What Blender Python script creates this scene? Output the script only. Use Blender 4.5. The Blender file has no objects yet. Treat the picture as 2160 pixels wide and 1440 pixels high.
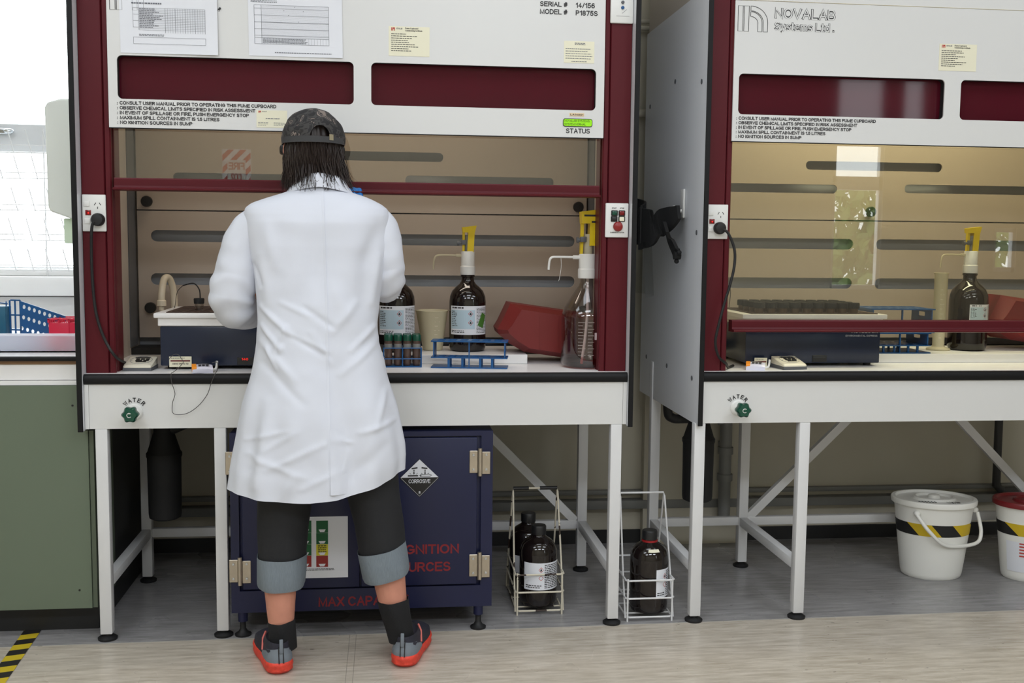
import bpy, bmesh, math, random
from math import sin, cos, pi, radians as R
from mathutils import Vector, Matrix, Euler, noise

SC = bpy.context.scene
COL = SC.collection

# ------------------------------------------------------------------ camera
cd = bpy.data.cameras.new('camera')
cd.sensor_width = 36.0
cd.lens = 37.5
cd.clip_start = 0.05
cam = bpy.data.objects.new('camera', cd)
COL.objects.link(cam)
CLOC = Vector((1.00391, -3.59349, 1.34445))
cam.location = CLOC
cam.rotation_euler = (1.47778683, -0.01054231, -0.11530543)
SC.camera = cam
CROT = Euler(cam.rotation_euler).to_matrix()

# ------------------------------------------------------------------ world, lights, exposure
SC.view_settings.view_transform = 'Standard'
SC.view_settings.look = 'None'
SC.view_settings.gamma = 1.0
SC.view_settings.exposure = 0.06
wd = bpy.data.worlds.new('overcast_sky')
SC.world = wd
wd.use_nodes = True
bg = wd.node_tree.nodes['Background']
bg.inputs[0].default_value = (0.93, 0.97, 1.0, 1)
bg.inputs[1].default_value = 6.0


def area(name, loc, rot, sx, sy, power, col):
    l = bpy.data.lights.new(name, 'AREA')
    l.shape = 'RECTANGLE'
    l.size, l.size_y = sx, sy
    l.energy = power
    l.color = col
    o = bpy.data.objects.new(name, l)
    o.location = loc
    o.rotation_euler = rot
    COL.objects.link(o)
    return o


CEIL = 3.0
LAMPS = [(x, y) for y in (-0.75, -2.1, -3.9) for x in (-0.5, 1.5, 3.5)]
POWER = {-0.75: 7.0, -2.1: 14.0, -3.9: 35.0}
for lx, ly in LAMPS:                       # light of the ceiling fittings built further down
    area('ceiling_lamp_light', (lx, ly, CEIL - 0.075), (0, 0, 0), 1.2, 0.55, POWER[ly], (0.91, 0.97, 1.06))


# ------------------------------------------------------------------ helpers
def ray(u, v):
    return CROT @ Vector(((u - 1080) / 2250.0, -(v - 720) / 2250.0, -1.0))


def at(u, v, Y=None, X=None, Z=None):
    """the point of a plane of the room that a photo position looks at"""
    d = ray(u, v)
    if Y is not None:
        t = (Y - CLOC.y) / d.y
    elif X is not None:
        t = (X - CLOC.x) / d.x
    else:
        t = (Z - CLOC.z) / d.z
    return CLOC + d * t


def lin(c):
    c = c / 255.0
    return c / 12.92 if c <= 0.04045 else ((c + 0.055) / 1.055) ** 2.4


def rgb(r, g, b):
    return (lin(r), lin(g), lin(b), 1.0)


def mat(name, col, rough=0.5, metal=0.0, spec=0.5, var=0.06, vscale=8.0, bump=0.0, bscale=60.0, coat=0.0,
        emit=None, estr=0.0, stretch=None):
    m = bpy.data.materials.new(name)
    m.use_nodes = True
    nt = m.node_tree
    p = nt.nodes['Principled BSDF']
    c = rgb(*col)
    p.inputs['Roughness'].default_value = rough
    p.inputs['Metallic'].default_value = metal
    p.inputs['Specular IOR Level'].default_value = spec
    p.inputs['Coat Weight'].default_value = coat
    p.inputs['Base Color'].default_value = c
    tc = nt.nodes.new('ShaderNodeTexCoord')
    src = tc.outputs['Object']
    if stretch:
        mp = nt.nodes.new('ShaderNodeMapping')
        mp.inputs['Scale'].default_value = stretch
        nt.links.new(src, mp.inputs['Vector'])
        src = mp.outputs['Vector']
    if var > 0:
        n = nt.nodes.new('ShaderNodeTexNoise')
        n.inputs['Scale'].default_value = vscale
        n.inputs['Detail'].default_value = 5
        nt.links.new(src, n.inputs['Vector'])
        mr = nt.nodes.new('ShaderNodeMapRange')
        mr.inputs['To Min'].default_value = 1 - var
        mr.inputs['To Max'].default_value = 1 + var
        nt.links.new(n.outputs['Fac'], mr.inputs['Value'])
        mx = nt.nodes.new('ShaderNodeMix')
        mx.data_type = 'RGBA'
        mx.blend_type = 'MULTIPLY'
        mx.inputs['Factor'].default_value = 1
        mx.inputs['A'].default_value = c
        nt.links.new(mr.outputs['Result'], mx.inputs['B'])
        nt.links.new(mx.outputs['Result'], p.inputs['Base Color'])
    if bump > 0:
        n2 = nt.nodes.new('ShaderNodeTexNoise')
        n2.inputs['Scale'].default_value = bscale
        n2.inputs['Detail'].default_value = 4
        nt.links.new(src, n2.inputs['Vector'])
        b = nt.nodes.new('ShaderNodeBump')
        b.inputs['Strength'].default_value = bump
        b.inputs['Distance'].default_value = 0.004
        nt.links.new(n2.outputs['Fac'], b.inputs['Height'])
        nt.links.new(b.outputs['Normal'], p.inputs['Normal'])
    if emit:
        p.inputs['Emission Color'].default_value = rgb(*emit)
        p.inputs['Emission Strength'].default_value = estr
    return m


def glass(name, tint=(255, 255, 255), refl=1.0, rough=0.0, base=0.0):
    """thin clear pane: lets light straight through and mirrors the room by Fresnel"""
    m = bpy.data.materials.new(name)
    m.use_nodes = True
    nt = m.node_tree
    nt.nodes.clear()
    out = nt.nodes.new('ShaderNodeOutputMaterial')
    tr = nt.nodes.new('ShaderNodeBsdfTransparent')
    tr.inputs[0].default_value = rgb(*tint)
    gl = nt.nodes.new('ShaderNodeBsdfGlossy')
    gl.inputs['Roughness'].default_value = rough
    fr = nt.nodes.new('ShaderNodeLayerWeight')
    fr.inputs['Blend'].default_value = 0.5
    pw = nt.nodes.new('ShaderNodeMath')
    pw.operation = 'POWER'
    pw.inputs[1].default_value = 4.0
    nt.links.new(fr.outputs['Facing'], pw.inputs[0])
    ma = nt.nodes.new('ShaderNodeMath')
    ma.operation = 'MULTIPLY_ADD'
    ma.use_clamp = True
    ma.inputs[1].default_value = 0.9 * refl
    ma.inputs[2].default_value = 0.045 * refl + base
    nt.links.new(pw.outputs[0], ma.inputs[0])
    mx = nt.nodes.new('ShaderNodeMixShader')
    nt.links.new(ma.outputs[0], mx.inputs[0])
    nt.links.new(tr.outputs[0], mx.inputs[1])
    nt.links.new(gl.outputs[0], mx.inputs[2])
    nt.links.new(mx.outputs[0], out.inputs[0])
    return m


WM = {}                                     # object name -> matrix of the frame its vertices live in


def frame(o):
    return WM.get(o.name, Matrix.Identity(4)) if o else Matrix.Identity(4)


def thing(name, label, cat, loc=(0, 0, 0), rz=0.0, group=None, rot=None):
    o = bpy.data.objects.new(name, None)
    o.empty_display_size = 0.05
    COL.objects.link(o)
    o.location = loc
    e = Euler(rot) if rot else Euler((0, 0, rz))
    o.rotation_euler = e
    o['label'] = label
    o['category'] = cat
    if group:
        o['group'] = group
    WM[o.name] = Matrix.Translation(Vector(loc)) @ e.to_matrix().to_4x4()
    return o


def tag(o, label, cat, group=None):
    o['label'] = label
    o['category'] = cat
    if group:
        o['group'] = group
    return o


def copy_thing(o, loc, rz=None, label=None):
    r = o.copy()
    COL.objects.link(r)
    r.location = loc
    if rz is not None:
        r.rotation_euler = (0, 0, rz)
    if label:
        r['label'] = label
    for ch in list(o.children):
        c = ch.copy()
        COL.objects.link(c)
        c.parent = r
        for g in list(ch.children):
            d = g.copy()
            COL.objects.link(d)
            d.parent = c
    return r


class MB:
    def __init__(self):
        self.v, self.f, self.mi = [], [], []
        self.cur = 0

    def add(self, vs, fs):
        n = len(self.v)
        self.v += [Vector(p) for p in vs]
        self.f += [[i + n for i in q] for q in fs]
        self.mi += [self.cur] * len(fs)
        return self

    def box(self, x0, x1, y0, y1, z0, z1, M=None):
        vs = [Vector((x, y, z)) for z in (z0, z1) for y in (y0, y1) for x in (x0, x1)]
        if M:
            vs = [M @ p for p in vs]
        return self.add(vs, [(0, 2, 3, 1), (4, 5, 7, 6), (0, 1, 5, 4), (2, 6, 7, 3), (0, 4, 6, 2), (1, 3, 7, 5)])

    def rbox(self, x0, x1, y0, y1, z0, z1, r=0.005, seg=2, M=None):
        b = bmesh.new()
        vs = [b.verts.new((x, y, z)) for z in (z0, z1) for y in (y0, y1) for x in (x0, x1)]
        for q in [(0, 2, 3, 1), (4, 5, 7, 6), (0, 1, 5, 4), (2, 6, 7, 3), (0, 4, 6, 2), (1, 3, 7, 5)]:
            b.faces.new([vs[i] for i in q])
        r = min(r, 0.49 * min(x1 - x0, y1 - y0, z1 - z0))
        bmesh.ops.bevel(b, geom=list(b.edges), offset=r, segments=seg, profile=0.5, affect='EDGES')
        b.verts.index_update()
        pv = [M @ q.co if M else q.co.copy() for q in b.verts]
        self.add(pv, [[w.index for w in fc.verts] for fc in b.faces])
        b.free()
        return self

    def rings(self, rings, closed=True, cap0=True, cap1=True):
        n = len(rings[0])
        vs, fs = [], []
        for r in rings:
            vs += list(r)
        for i in range(len(rings) - 1):
            for j in range(n if closed else n - 1):
                k = (j + 1) % n
                fs.append((i * n + j, i * n + k, (i + 1) * n + k, (i + 1) * n + j))
        if cap0:
            fs.append(tuple(range(n - 1, -1, -1)))
        if cap1:
            fs.append(tuple((len(rings) - 1) * n + j for j in range(n)))
        return self.add(vs, fs)

    def tube(self, pts, r, n=8, closed=False, caps=True):
        pts = [Vector(p) for p in pts]
        m = len(pts)
        rad = r if isinstance(r, (list, tuple)) else [r] * m
        tans = []
        for i in range(m):
            if closed:
                t = pts[(i + 1) % m] - pts[i - 1]
            else:
                t = pts[min(i + 1, m - 1)] - pts[max(i - 1, 0)]
            tans.append(t.normalized() if t.length > 1e-9 else Vector((0, 0, 1)))
        up = Vector((0, 0, 1)) if abs(tans[0].z) < 0.9 else Vector((1, 0, 0))
        rg = []
        a = tans[0].cross(up).normalized()
        for i in range(m):
            a = (a - tans[i] * a.dot(tans[i])).normalized()
            b = tans[i].cross(a)
            rg.append([pts[i] + (a * cos(2 * pi * j / n) + b * sin(2 * pi * j / n)) * rad[i] for j in range(n)])
        if closed:
            rg.append(rg[0])
            return self.rings(rg, True, False, False)
        return self.rings(rg, True, caps, caps)

    def cyl(self, p0, p1, r, n=24, r1=None):
        return self.tube([p0, p1], [r, r if r1 is None else r1], n)

    def lathe(self, prof, c=(0, 0, 0), n=36, M=None, cap0=True, cap1=True):
        c = Vector(c)
        rg = []
        for r, z in prof:
            ring = [Vector((max(r, 1e-5) * cos(2 * pi * j / n), max(r, 1e-5) * sin(2 * pi * j / n), z)) for j in range(n)]
            if M:
                ring = [M @ p for p in ring]
            rg.append([c + p for p in ring])
        return self.rings(rg, True, cap0, cap1)

    def prism(self, poly, y0, y1, fn=None):
        """polygon given in (x, z), extruded along y"""
        n = len(poly)
        vs = [Vector((x, y0, z)) for x, z in poly] + [Vector((x, y1, z)) for x, z in poly]
        fs = [tuple(range(n - 1, -1, -1)), tuple(range(n, 2 * n))]
        fs += [(i, (i + 1) % n, n + (i + 1) % n, n + i) for i in range(n)]
        if fn:
            vs = [fn(p) for p in vs]
        return self.add(vs, fs)

    def ball(self, c, rad, n=16, M=None):
        rx, ry, rz = rad if isinstance(rad, (tuple, list)) else (rad, rad, rad)
        c = Vector(c)
        rg = []
        for i in range(n + 1):
            t = -pi / 2 + pi * i / n
            k = max(cos(t), 1e-3)
            ring = [Vector((rx * k * cos(2 * pi * j / (2 * n)), ry * k * sin(2 * pi * j / (2 * n)), rz * sin(t))) for j in range(2 * n)]
            if M:
                ring = [M @ p for p in ring]
            rg.append([c + p for p in ring])
        return self.rings(rg)

    def capsule(self, p0, p1, r0, r1, n=16):
        p0, p1 = Vector(p0), Vector(p1)
        d = (p1 - p0).normalized()
        pts, rad = [], []
        for k in range(5):
            t = pi / 2 * k / 5
            pts.append(p0 - d * r0 * cos(t)); rad.append(max(r0 * sin(t), 1e-4))
        pts += [p0, p1]; rad += [r0, r1]
        for k in range(1, 6):
            t = pi / 2 * k / 5
            pts.append(p1 + d * r1 * sin(t)); rad.append(max(r1 * cos(t), 1e-4))
        return self.tube(pts, rad, n)

    def build(self, name, m, parent=None, ang=35, local=False, kind=None, origin=None):
        vs = self.v
        W = frame(parent)
        if origin is not None:
            W = Matrix.Translation(Vector(origin))
        if not local:
            I = W.inverted()
            vs = [I @ p for p in vs]
        me = bpy.data.meshes.new(name)
        me.from_pydata([tuple(p) for p in vs], [], self.f)
        ms = m if isinstance(m, (list, tuple)) else [m]
        for q in ms:
            me.materials.append(q)
        if len(ms) > 1:
            me.polygons.foreach_set('material_index', self.mi)
        me.validate()
        b = bmesh.new()
        b.from_mesh(me)
        bmesh.ops.recalc_face_normals(b, faces=list(b.faces))
        b.to_mesh(me)
        b.free()
        for p in me.polygons:
            p.use_smooth = True
        me.set_sharp_from_angle(angle=R(ang))
        o = bpy.data.objects.new(name, me)
        COL.objects.link(o)
        if origin is not None:
            o.location = origin
        if parent:
            o.parent = parent
            WM[o.name] = W
        else:
            WM[o.name] = W
        if kind:
            o['kind'] = kind
        return o


def from_curve(cu):
    o = bpy.data.objects.new('tmp', cu)
    COL.objects.link(o)
    bpy.context.view_layer.update()
    me = bpy.data.meshes.new_from_object(o.evaluated_get(bpy.context.evaluated_depsgraph_get()))
    vs = [v.co.copy() for v in me.vertices]
    fs = [list(p.vertices) for p in me.polygons]
    bpy.data.objects.remove(o)
    bpy.data.curves.remove(cu)
    bpy.data.meshes.remove(me)
    return vs, fs


# ---- a plain grotesque alphabet drawn as strokes: (width, [polylines]); 'a' marks an arc (cx, cz, rx, rz, from, to)
def _arc(cx, cz, rx, rz, a0, a1, n=10):
    return [(cx + rx * cos(R(a0 + (a1 - a0) * k / n)), cz + rz * sin(R(a0 + (a1 - a0) * k / n))) for k in range(n + 1)]


GL = {
    'A': (.70, [[(0, 0), (.35, 1), (.70, 0)], [(.12, .35), (.58, .35)]]),
    'B': (.62, [[(0, 0), (0, 1)], [(0, 1), (.34, 1)] + _arc(.34, .76, .23, .24, 90, -90) + [(0, .52)], [(.2, .52), (.36, .52)] + _arc(.36, .26, .26, .26, 90, -90) + [(0, 0)]]),
    'C': (.70, [_arc(.37, .5, .37, .5, 42, 318, 18)]),
    'D': (.68, [[(0, 0), (0, 1), (.28, 1)] + _arc(.28, .5, .40, .5, 90, -90, 14) + [(0, 0)]]),
    'E': (.60, [[(.60, 1), (0, 1), (0, 0), (.60, 0)], [(0, .53), (.54, .53)]]),
    'F': (.56, [[(.56, 1), (0, 1), (0, 0)], [(0, .51), (.48, .51)]]),
    'G': (.74, [_arc(.37, .5, .37, .5, 42, 320, 18) + [(.74, .22), (.74, .46), (.40, .46)]]),
    'H': (.66, [[(0, 0), (0, 1)], [(.66, 0), (.66, 1)], [(0, .53), (.66, .53)]]),
    'I': (.0, [[(0, 0), (0, 1)]]),
    'K': (.64, [[(0, 0), (0, 1)], [(.60, 1), (0, .36)], [(.22, .60), (.64, 0)]]),
    'L': (.54, [[(0, 1), (0, 0), (.54, 0)]]),
    'M': (.78, [[(0, 0), (0, 1), (.39, .02), (.78, 1), (.78, 0)]]),
    'N': (.66, [[(0, 0), (0, 1), (.66, 0), (.66, 1)]]),
    'O': (.76, [_arc(.38, .5, .38, .5, 0, 360, 24)]),
    'P': (.60, [[(0, 0), (0, 1)], [(0, 1), (.34, 1)] + _arc(.34, .73, .26, .27, 90, -90) + [(0, .46)]]),
    'R': (.64, [[(0, 0), (0, 1)], [(0, 1), (.36, 1)] + _arc(.36, .75, .25, .25, 90, -90) + [(0, .50)], [(.32, .50), (.64, 0)]]),
    'S': (.60, [_arc(.30, .755, .27, .245, 25, 270, 12) + _arc(.30, .255, .30, .255, 90, -155, 12)[1:]]),
    'T': (.62, [[(0, 1), (.62, 1)], [(.31, 1), (.31, 0)]]),
    'U': (.66, [[(0, 1), (0, .33)] + _arc(.33, .33, .33, .33, 180, 360, 12) + [(.66, 1)]]),
    'V': (.68, [[(0, 1), (.34, 0), (.68, 1)]]),
    'W': (.96, [[(0, 1), (.23, 0), (.48, 1), (.73, 0), (.96, 1)]]),
    'X': (.66, [[(0, 1), (.66, 0)], [(0, 0), (.66, 1)]]),
    'Y': (.66, [[(0, 1), (.33, .42), (.66, 1)], [(.33, .42), (.33, 0)]]),
    '0': (.56, [_arc(.28, .5, .28, .5, 0, 360, 20)]),
    '1': (.26, [[(0, .76), (.26, 1), (.26, 0)]]),
    '3': (.54, [_arc(.26, .75, .25, .25, 155, -90, 12) + _arc(.26, .26, .28, .26, 90, -155, 12)]),
    '2': (.54, [_arc(.27, .72, .26, .28, 165, -20, 12) + [(0, 0), (.54, 0)]]),
    '4': (.58, [[(.42, 0), (.42, 1), (0, .30), (.58, .30)]]),
    '5': (.54, [[(.48, 1), (.10, 1), (.04, .52)] + _arc(.26, .32, .27, .32, 130, -155, 14)]),
    '6': (.56, [_arc(.30, .5, .30, .5, 55, 180, 10) + _arc(.28, .30, .28, .30, 180, 540, 18)]),
    '7': (.54, [[(0, 1), (.54, 1), (.20, 0)]]),
    '8': (.54, [_arc(.27, .75, .24, .25, 0, 360, 16), _arc(.27, .26, .27, .26, 0, 360, 16)]),
    '9': (.56, [_arc(.26, .5, .30, .5, -125, 0, 10) + _arc(.28, .70, .28, .30, 0, 360, 18)]),
    '#': (.62, [[(.12, 0), (.26, 1)], [(.38, 0), (.52, 1)], [(.02, .66), (.62, .66)], [(0, .34), (.60, .34)]]),
    '/': (.34, [[(0, 0), (.34, 1)]]),
    '.': (.0, [[(0, 0), (0, .06)]]), ',': (.04, [[(.04, .08), (0, -.14)]]), ':': (.0, [[(0, .0), (0, .08)], [(0, .55), (0, .63)]]), '-': (.3, [[(0, .4), (.3, .4)]]),
    'a': (.48, [_arc(.24, .53, .22, .20, 160, 0, 8) + [(.46, 0)], _arc(.23, .21, .23, .21, 60, 330, 14)]),
    'b': (.50, [[(0, 0), (0, 1)], _arc(.25, .35, .25, .36, 0, 360, 18)]),
    'c': (.46, [_arc(.25, .35, .25, .36, 45, 315, 14)]),
    'd': (.50, [[(.50, 0), (.50, 1)], _arc(.25, .35, .25, .36, 0, 360, 18)]),
    'e': (.50, [[(0, .36), (.50, .36)] + _arc(.25, .35, .25, .36, 0, 315, 16)]),
    'f': (.28, [[(.12, 0), (.12, .80)] + _arc(.28, .82, .16, .18, 180, 90, 5), [(0, .70), (.28, .70)]]),
    'g': (.50, [[(.50, .70), (.50, -.05)] + _arc(.25, -.04, .25, .22, 0, -150, 10), _arc(.25, .35, .25, .36, 0, 360, 18)]),
    'i': (.0, [[(0, 0), (0, .70)], [(0, .92), (0, 1)]]),
    'l': (.0, [[(0, 0), (0, 1)]]),
    'm': (.78, [[(0, 0), (0, .70)], _arc(.195, .48, .195, .23, 180, 0, 8) + [(.39, 0)], _arc(.585, .48, .195, .23, 180, 0, 8) + [(.78, 0)]]),
    'n': (.46, [[(0, 0), (0, .70)], _arc(.23, .46, .23, .25, 180, 0, 8) + [(.46, 0)]]),
    'o': (.52, [_arc(.26, .35, .26, .36, 0, 360, 18)]),
    'p': (.50, [[(0, -.28), (0, .70)], _arc(.25, .35, .25, .36, 0, 360, 18)]),
    'r': (.28, [[(0, 0), (0, .70)], _arc(.24, .45, .24, .26, 180, 85, 6)]),
    's': (.44, [_arc(.22, .53, .20, .18, 30, 270, 10) + _arc(.22, .18, .22, .18, 90, -150, 10)[1:]]),
    't': (.28, [[(.12, .95), (.12, .12), (.18, .0), (.28, 0)], [(0, .70), (.28, .70)]]),
    'u': (.46, [[(0, .70), (0, .24)] + _arc(.23, .24, .23, .25, 180, 360, 8) + [(.46, .70)], [(.46, .24), (.46, 0)]]),
    'v': (.46, [[(0, .70), (.23, 0), (.46, .70)]]),
    'y': (.46, [[(0, .70), (.24, 0)], [(.46, .70), (.20, -.18), (.05, -.27)]]),
}


def text(mb, body, x0, x1, zb, cap, y, bold=0.0, outline=0.0, fn=None, zb1=None):
    """lettering facing the room: fitted between x0 and x1 on the baseline zb with capitals of height cap"""
    st = .145 + bold * 2.2
    x = st / 2
    lines = []
    for ch in body:
        if ch == ' ':
            x += .34
            continue
        w, pl = GL[ch]
        for p in pl:
            lines.append([(x + a, b) for a, b in p])
        x += w + .20 + st * .35
    total = x - .20 - st * .35 + st / 2
    sx = (x1 - x0) / total
    passes = [(st, 0.0)]
    if outline:
        passes = [(.215, 0.0)]

    def put(weight, dy, cutend):
        hw = weight * cap / 2 * (0.5 + 0.5 * min(1.3, sx / cap))
        for li, ln in enumerate(lines):
            P2 = [Vector((x0 + a * sx, hw + (b * (1 - 2 * hw / cap)) * cap)) for a, b in ln]
            P2 = [p for i, p in enumerate(P2) if i == 0 or (p - P2[i - 1]).length > 1e-7]
            n = len(P2)
            if n < 2:
                continue
            closed = (P2[0] - P2[-1]).length < 1e-6 and n > 3
            Ls, Rs = [], []
            for i in range(n):
                if closed:
                    d0, d1 = P2[i] - P2[i - 1 if i else n - 2], P2[(i + 1) if i < n - 1 else 1] - P2[i]
                else:
                    d0 = P2[i] - P2[i - 1] if i else P2[1] - P2[0]
                    d1 = P2[i + 1] - P2[i] if i < n - 1 else d0
                d0, d1 = d0.normalized(), d1.normalized()
                n0, n1 = Vector((-d0.y, d0.x)), Vector((-d1.y, d1.x))
                b = n0 + n1
                b = b.normalized() if b.length > .05 else n0
                k = min(1 / max(b.dot(n0), .1), 1.9)
                e = Vector((0, 0))
                if not closed and i == 0:
                    e = -d1 * hw * cutend
                if not closed and i == n - 1:
                    e = d0 * hw * cutend
                Ls.append(P2[i] + b * hw * k + e)
                Rs.append(P2[i] - b * hw * k + e)
            vs = []
            for a, b in zip(Ls, Rs):
                for p in (a, b):
                    z = zb + p.y
                    if zb1 is not None:
                        z += (zb1 - zb) * (p.x - x0) / (x1 - x0)
                    q = Vector((p.x, y - dy - li % 7 * 3e-5, z))
                    vs.append(fn(q) if fn else q)
            mb.add(vs, [(2 * i, 2 * i + 1, 2 * i + 3, 2 * i + 2) for i in range(n - 1)])
    if outline:
        mb.cur = 0
        put(.235, 0.0, 1.0)
        mb.cur = 1
        put(.125, 0.0005, .45)
        mb.cur = 0
    else:
        put(st, 0.0, 1.0)
    return mb


def rrect(x0, x1, z0, z1, r, n=6):
    r = min(r, (x1 - x0) / 2 - 1e-5, (z1 - z0) / 2 - 1e-5)
    pts = []
    for cx, cz, a0 in ((x1 - r, z1 - r, 0), (x0 + r, z1 - r, 90), (x0 + r, z0 + r, 180), (x1 - r, z0 + r, 270)):
        for k in range(n + 1):
            a = R(a0 + 90.0 * k / n)
            pts.append((cx + r * cos(a), cz + r * sin(a)))
    return pts


def plate(mb, outer, holes, y0, y1, fn=None):
    """flat panel in the x-z plane with openings, from y0 to y1"""
    cu = bpy.data.curves.new('tmp', 'CURVE')
    cu.dimensions = '2D'
    cu.fill_mode = 'BOTH'
    cu.extrude = abs(y1 - y0) / 2
    for poly in [outer] + list(holes):
        s = cu.splines.new('POLY')
        s.points.add(len(poly) - 1)
        for p, (x, z) in zip(s.points, poly):
            p.co = (x, z, 0, 1)
        s.use_cyclic_u = True
    vs, fs = from_curve(cu)
    ym = (y0 + y1) / 2
    out = [Vector((p.x, ym - p.z, p.y)) for p in vs]
    if fn:
        out = [fn(p) for p in out]
    return mb.add(out, fs)


def remesh(mb, voxel, smooth=6):
    me = bpy.data.meshes.new('tmp')
    me.from_pydata([tuple(p) for p in mb.v], [], mb.f)
    o = bpy.data.objects.new('tmp', me)
    COL.objects.link(o)
    md = o.modifiers.new('r', 'REMESH')
    md.mode = 'VOXEL'
    md.voxel_size = voxel
    if smooth:
        sm = o.modifiers.new('s', 'SMOOTH')
        sm.iterations = smooth
        sm.factor = 0.5
    bpy.context.view_layer.update()
    m2 = bpy.data.meshes.new_from_object(o.evaluated_get(bpy.context.evaluated_depsgraph_get()))
    out = MB()
    out.add([v.co.copy() for v in m2.vertices], [list(p.vertices) for p in m2.polygons])
    bpy.data.objects.remove(o)
    bpy.data.meshes.remove(me)
    bpy.data.meshes.remove(m2)
    return out


def spline(pts, n):
    """smooth path through the points"""
    pts = [Vector(p) for p in pts]
    out = []
    m = len(pts)
    for i in range(m - 1):
        p0, p1, p2, p3 = pts[max(i - 1, 0)], pts[i], pts[i + 1], pts[min(i + 2, m - 1)]
        for k in range(n):
            t = k / n
            out.append(0.5 * ((2 * p1) + (p2 - p0) * t + (2 * p0 - 5 * p1 + 4 * p2 - p3) * t * t + (3 * p1 - p0 - 3 * p2 + p3) * t ** 3))
    out.append(pts[-1])
    return out


def lerp(a, b, t):
    return a + (b - a) * t


def interp(tab, x):
    """piecewise linear look-up in [(x, y...)]"""
    if x <= tab[0][0]:
        return tab[0][1:]
    for a, b in zip(tab, tab[1:]):
        if x <= b[0]:
            t = (x - a[0]) / (b[0] - a[0])
            return tuple(lerp(p, q, t) for p, q in zip(a[1:], b[1:]))
    return tab[-1][1:]


def ink_rows(mb, x0, x1, z0, z1, rows, y, rnd, fill=0.8, h=0.45, fn=None, word=0.006):
    """rows of small print too fine to read: short dashes"""
    for i in range(rows):
        z = z1 - (i + 0.5) * (z1 - z0) / rows
        hh = (z1 - z0) / rows * h / 2
        x = x0
        end = x0 + (x1 - x0) * (fill + (1 - fill) * rnd.random())
        while x < end - 0.001:
            w = min(word * (0.5 + rnd.random()), end - x)
            q = [Vector((x, y, z - hh)), Vector((x + w, y, z - hh)), Vector((x + w, y, z + hh)), Vector((x, y, z + hh))]
            if fn:
                q = [fn(p) for p in q]
            mb.add(q, [(0, 1, 2, 3)])
            x += w + word * 0.25
    return mb


def quad(mb, x0, x1, z0, z1, y, fn=None):
    q = [Vector((x0, y, z0)), Vector((x1, y, z0)), Vector((x1, y, z1)), Vector((x0, y, z1))]
    if fn:
        q = [fn(p) for p in q]
    return mb.add(q, [(0, 1, 2, 3)])


def line(mb, x0, z0, x1, z1, w, y, fn=None):
    d = Vector((x1 - x0, 0, z1 - z0)).normalized()
    n = Vector((-d.z, 0, d.x)) * w / 2
    a, b = Vector((x0, y, z0)), Vector((x1, y, z1))
    q = [a - n, b - n, b + n, a + n]
    if fn:
        q = [fn(p) for p in q]
    return mb.add(q, [(0, 1, 2, 3)])


# ------------------------------------------------------------------ materials
M = {}
M['wall'] = mat('painted_wall', (196, 190, 172), 0.7, var=0.05, vscale=3, bump=0.05)
M['ceiling'] = mat('ceiling_paint', (235, 233, 228), 0.8)
M['white_lam'] = mat('white_laminate', (240, 239, 238), 0.28, var=0.02, vscale=3)
M['front_white'] = mat('front_panel_white', (222, 222, 220), 0.33, var=0.02, vscale=2)
M['grey_panel'] = mat('grey_side_laminate', (222, 224, 228), 0.3, var=0.03, vscale=4)
M['black_edge'] = mat('black_edging', (26, 26, 27), 0.45, var=0.1, spec=0.2)
M['maroon'] = mat('maroon_powder_coat', (88, 27, 34), 0.4, spec=0.18, var=0.05, vscale=5)
M['red_pane'] = mat('dark_red_acrylic', (78, 20, 32), 0.05, var=0.03, spec=0.28)
M['lining'] = mat('beige_fume_lining', (190, 180, 168), 0.4, var=0.05, vscale=3)
M['baffle'] = mat('beige_baffle_board', (186, 172, 158), 0.42, var=0.05, vscale=2.5, bump=0.03, bscale=200)
M['slot_back'] = mat('duct_grey', (172, 175, 180), 0.5)
M['black'] = mat('black_plastic', (26, 26, 27), 0.4, var=0.1)
M['rubber'] = mat('black_rubber', (22, 22, 23), 0.6, var=0.15)
M['matt_black'] = mat('matt_black_plastic', (20, 20, 20), 0.75)
M['ink'] = mat('black_ink', (38, 36, 38), 0.6, var=0)
M['grey_ink'] = mat('grey_ink', (110, 112, 120), 0.7, var=0)
M['red_ink'] = mat('red_ink', (190, 70, 60), 0.7, var=0)
M['leg_white'] = mat('white_powder_steel', (222, 222, 222), 0.38, var=0.04, vscale=6)
M['white_pl'] = mat('white_plastic', (232, 232, 228), 0.3, var=0.02)
M['cream_pl'] = mat('cream_plastic', (225, 219, 200), 0.35, var=0.03)
M['paper'] = mat('white_paper', (232, 234, 240), 0.45, var=0.03, bump=0.15, bscale=12)
M['cream_paper'] = mat('cream_paper', (238, 234, 208), 0.6, var=0.02)
M['lcd'] = mat('green_screen', (120, 190, 10), 0.3, emit=(150, 220, 0), estr=0.45, var=0)
M['steel'] = mat('brushed_steel', (190, 180, 165), 0.3, metal=0.9, var=0.15, vscale=30)
M['chrome'] = mat('chrome', (200, 205, 210), 0.15, metal=1.0, var=0)
M['navy'] = mat('navy_paint', (19, 25, 62), 0.42, var=0.12, vscale=4, bump=0.04)
M['navy_block'] = mat('navy_block_enamel', (28, 38, 60), 0.25, var=0.06)
M['red_letter'] = mat('faded_red_lettering', (128, 30, 36), 0.7, var=0.35, vscale=40)
M['brown_glass'] = mat('dark_amber_glass', (24, 17, 15), 0.07, var=0, spec=0.6)
M['yellow_pl'] = mat('yellow_plastic', (226, 196, 12), 0.35, var=0.03)
M['blue_pl'] = mat('blue_plastic', (10, 80, 136), 0.35, var=0.05)
M['red_bin'] = mat('red_bin_plastic', (116, 27, 26), 0.45, var=0.06)
M['green_pl'] = mat('dark_green_plastic', (14, 74, 56), 0.25, var=0.04)
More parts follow.
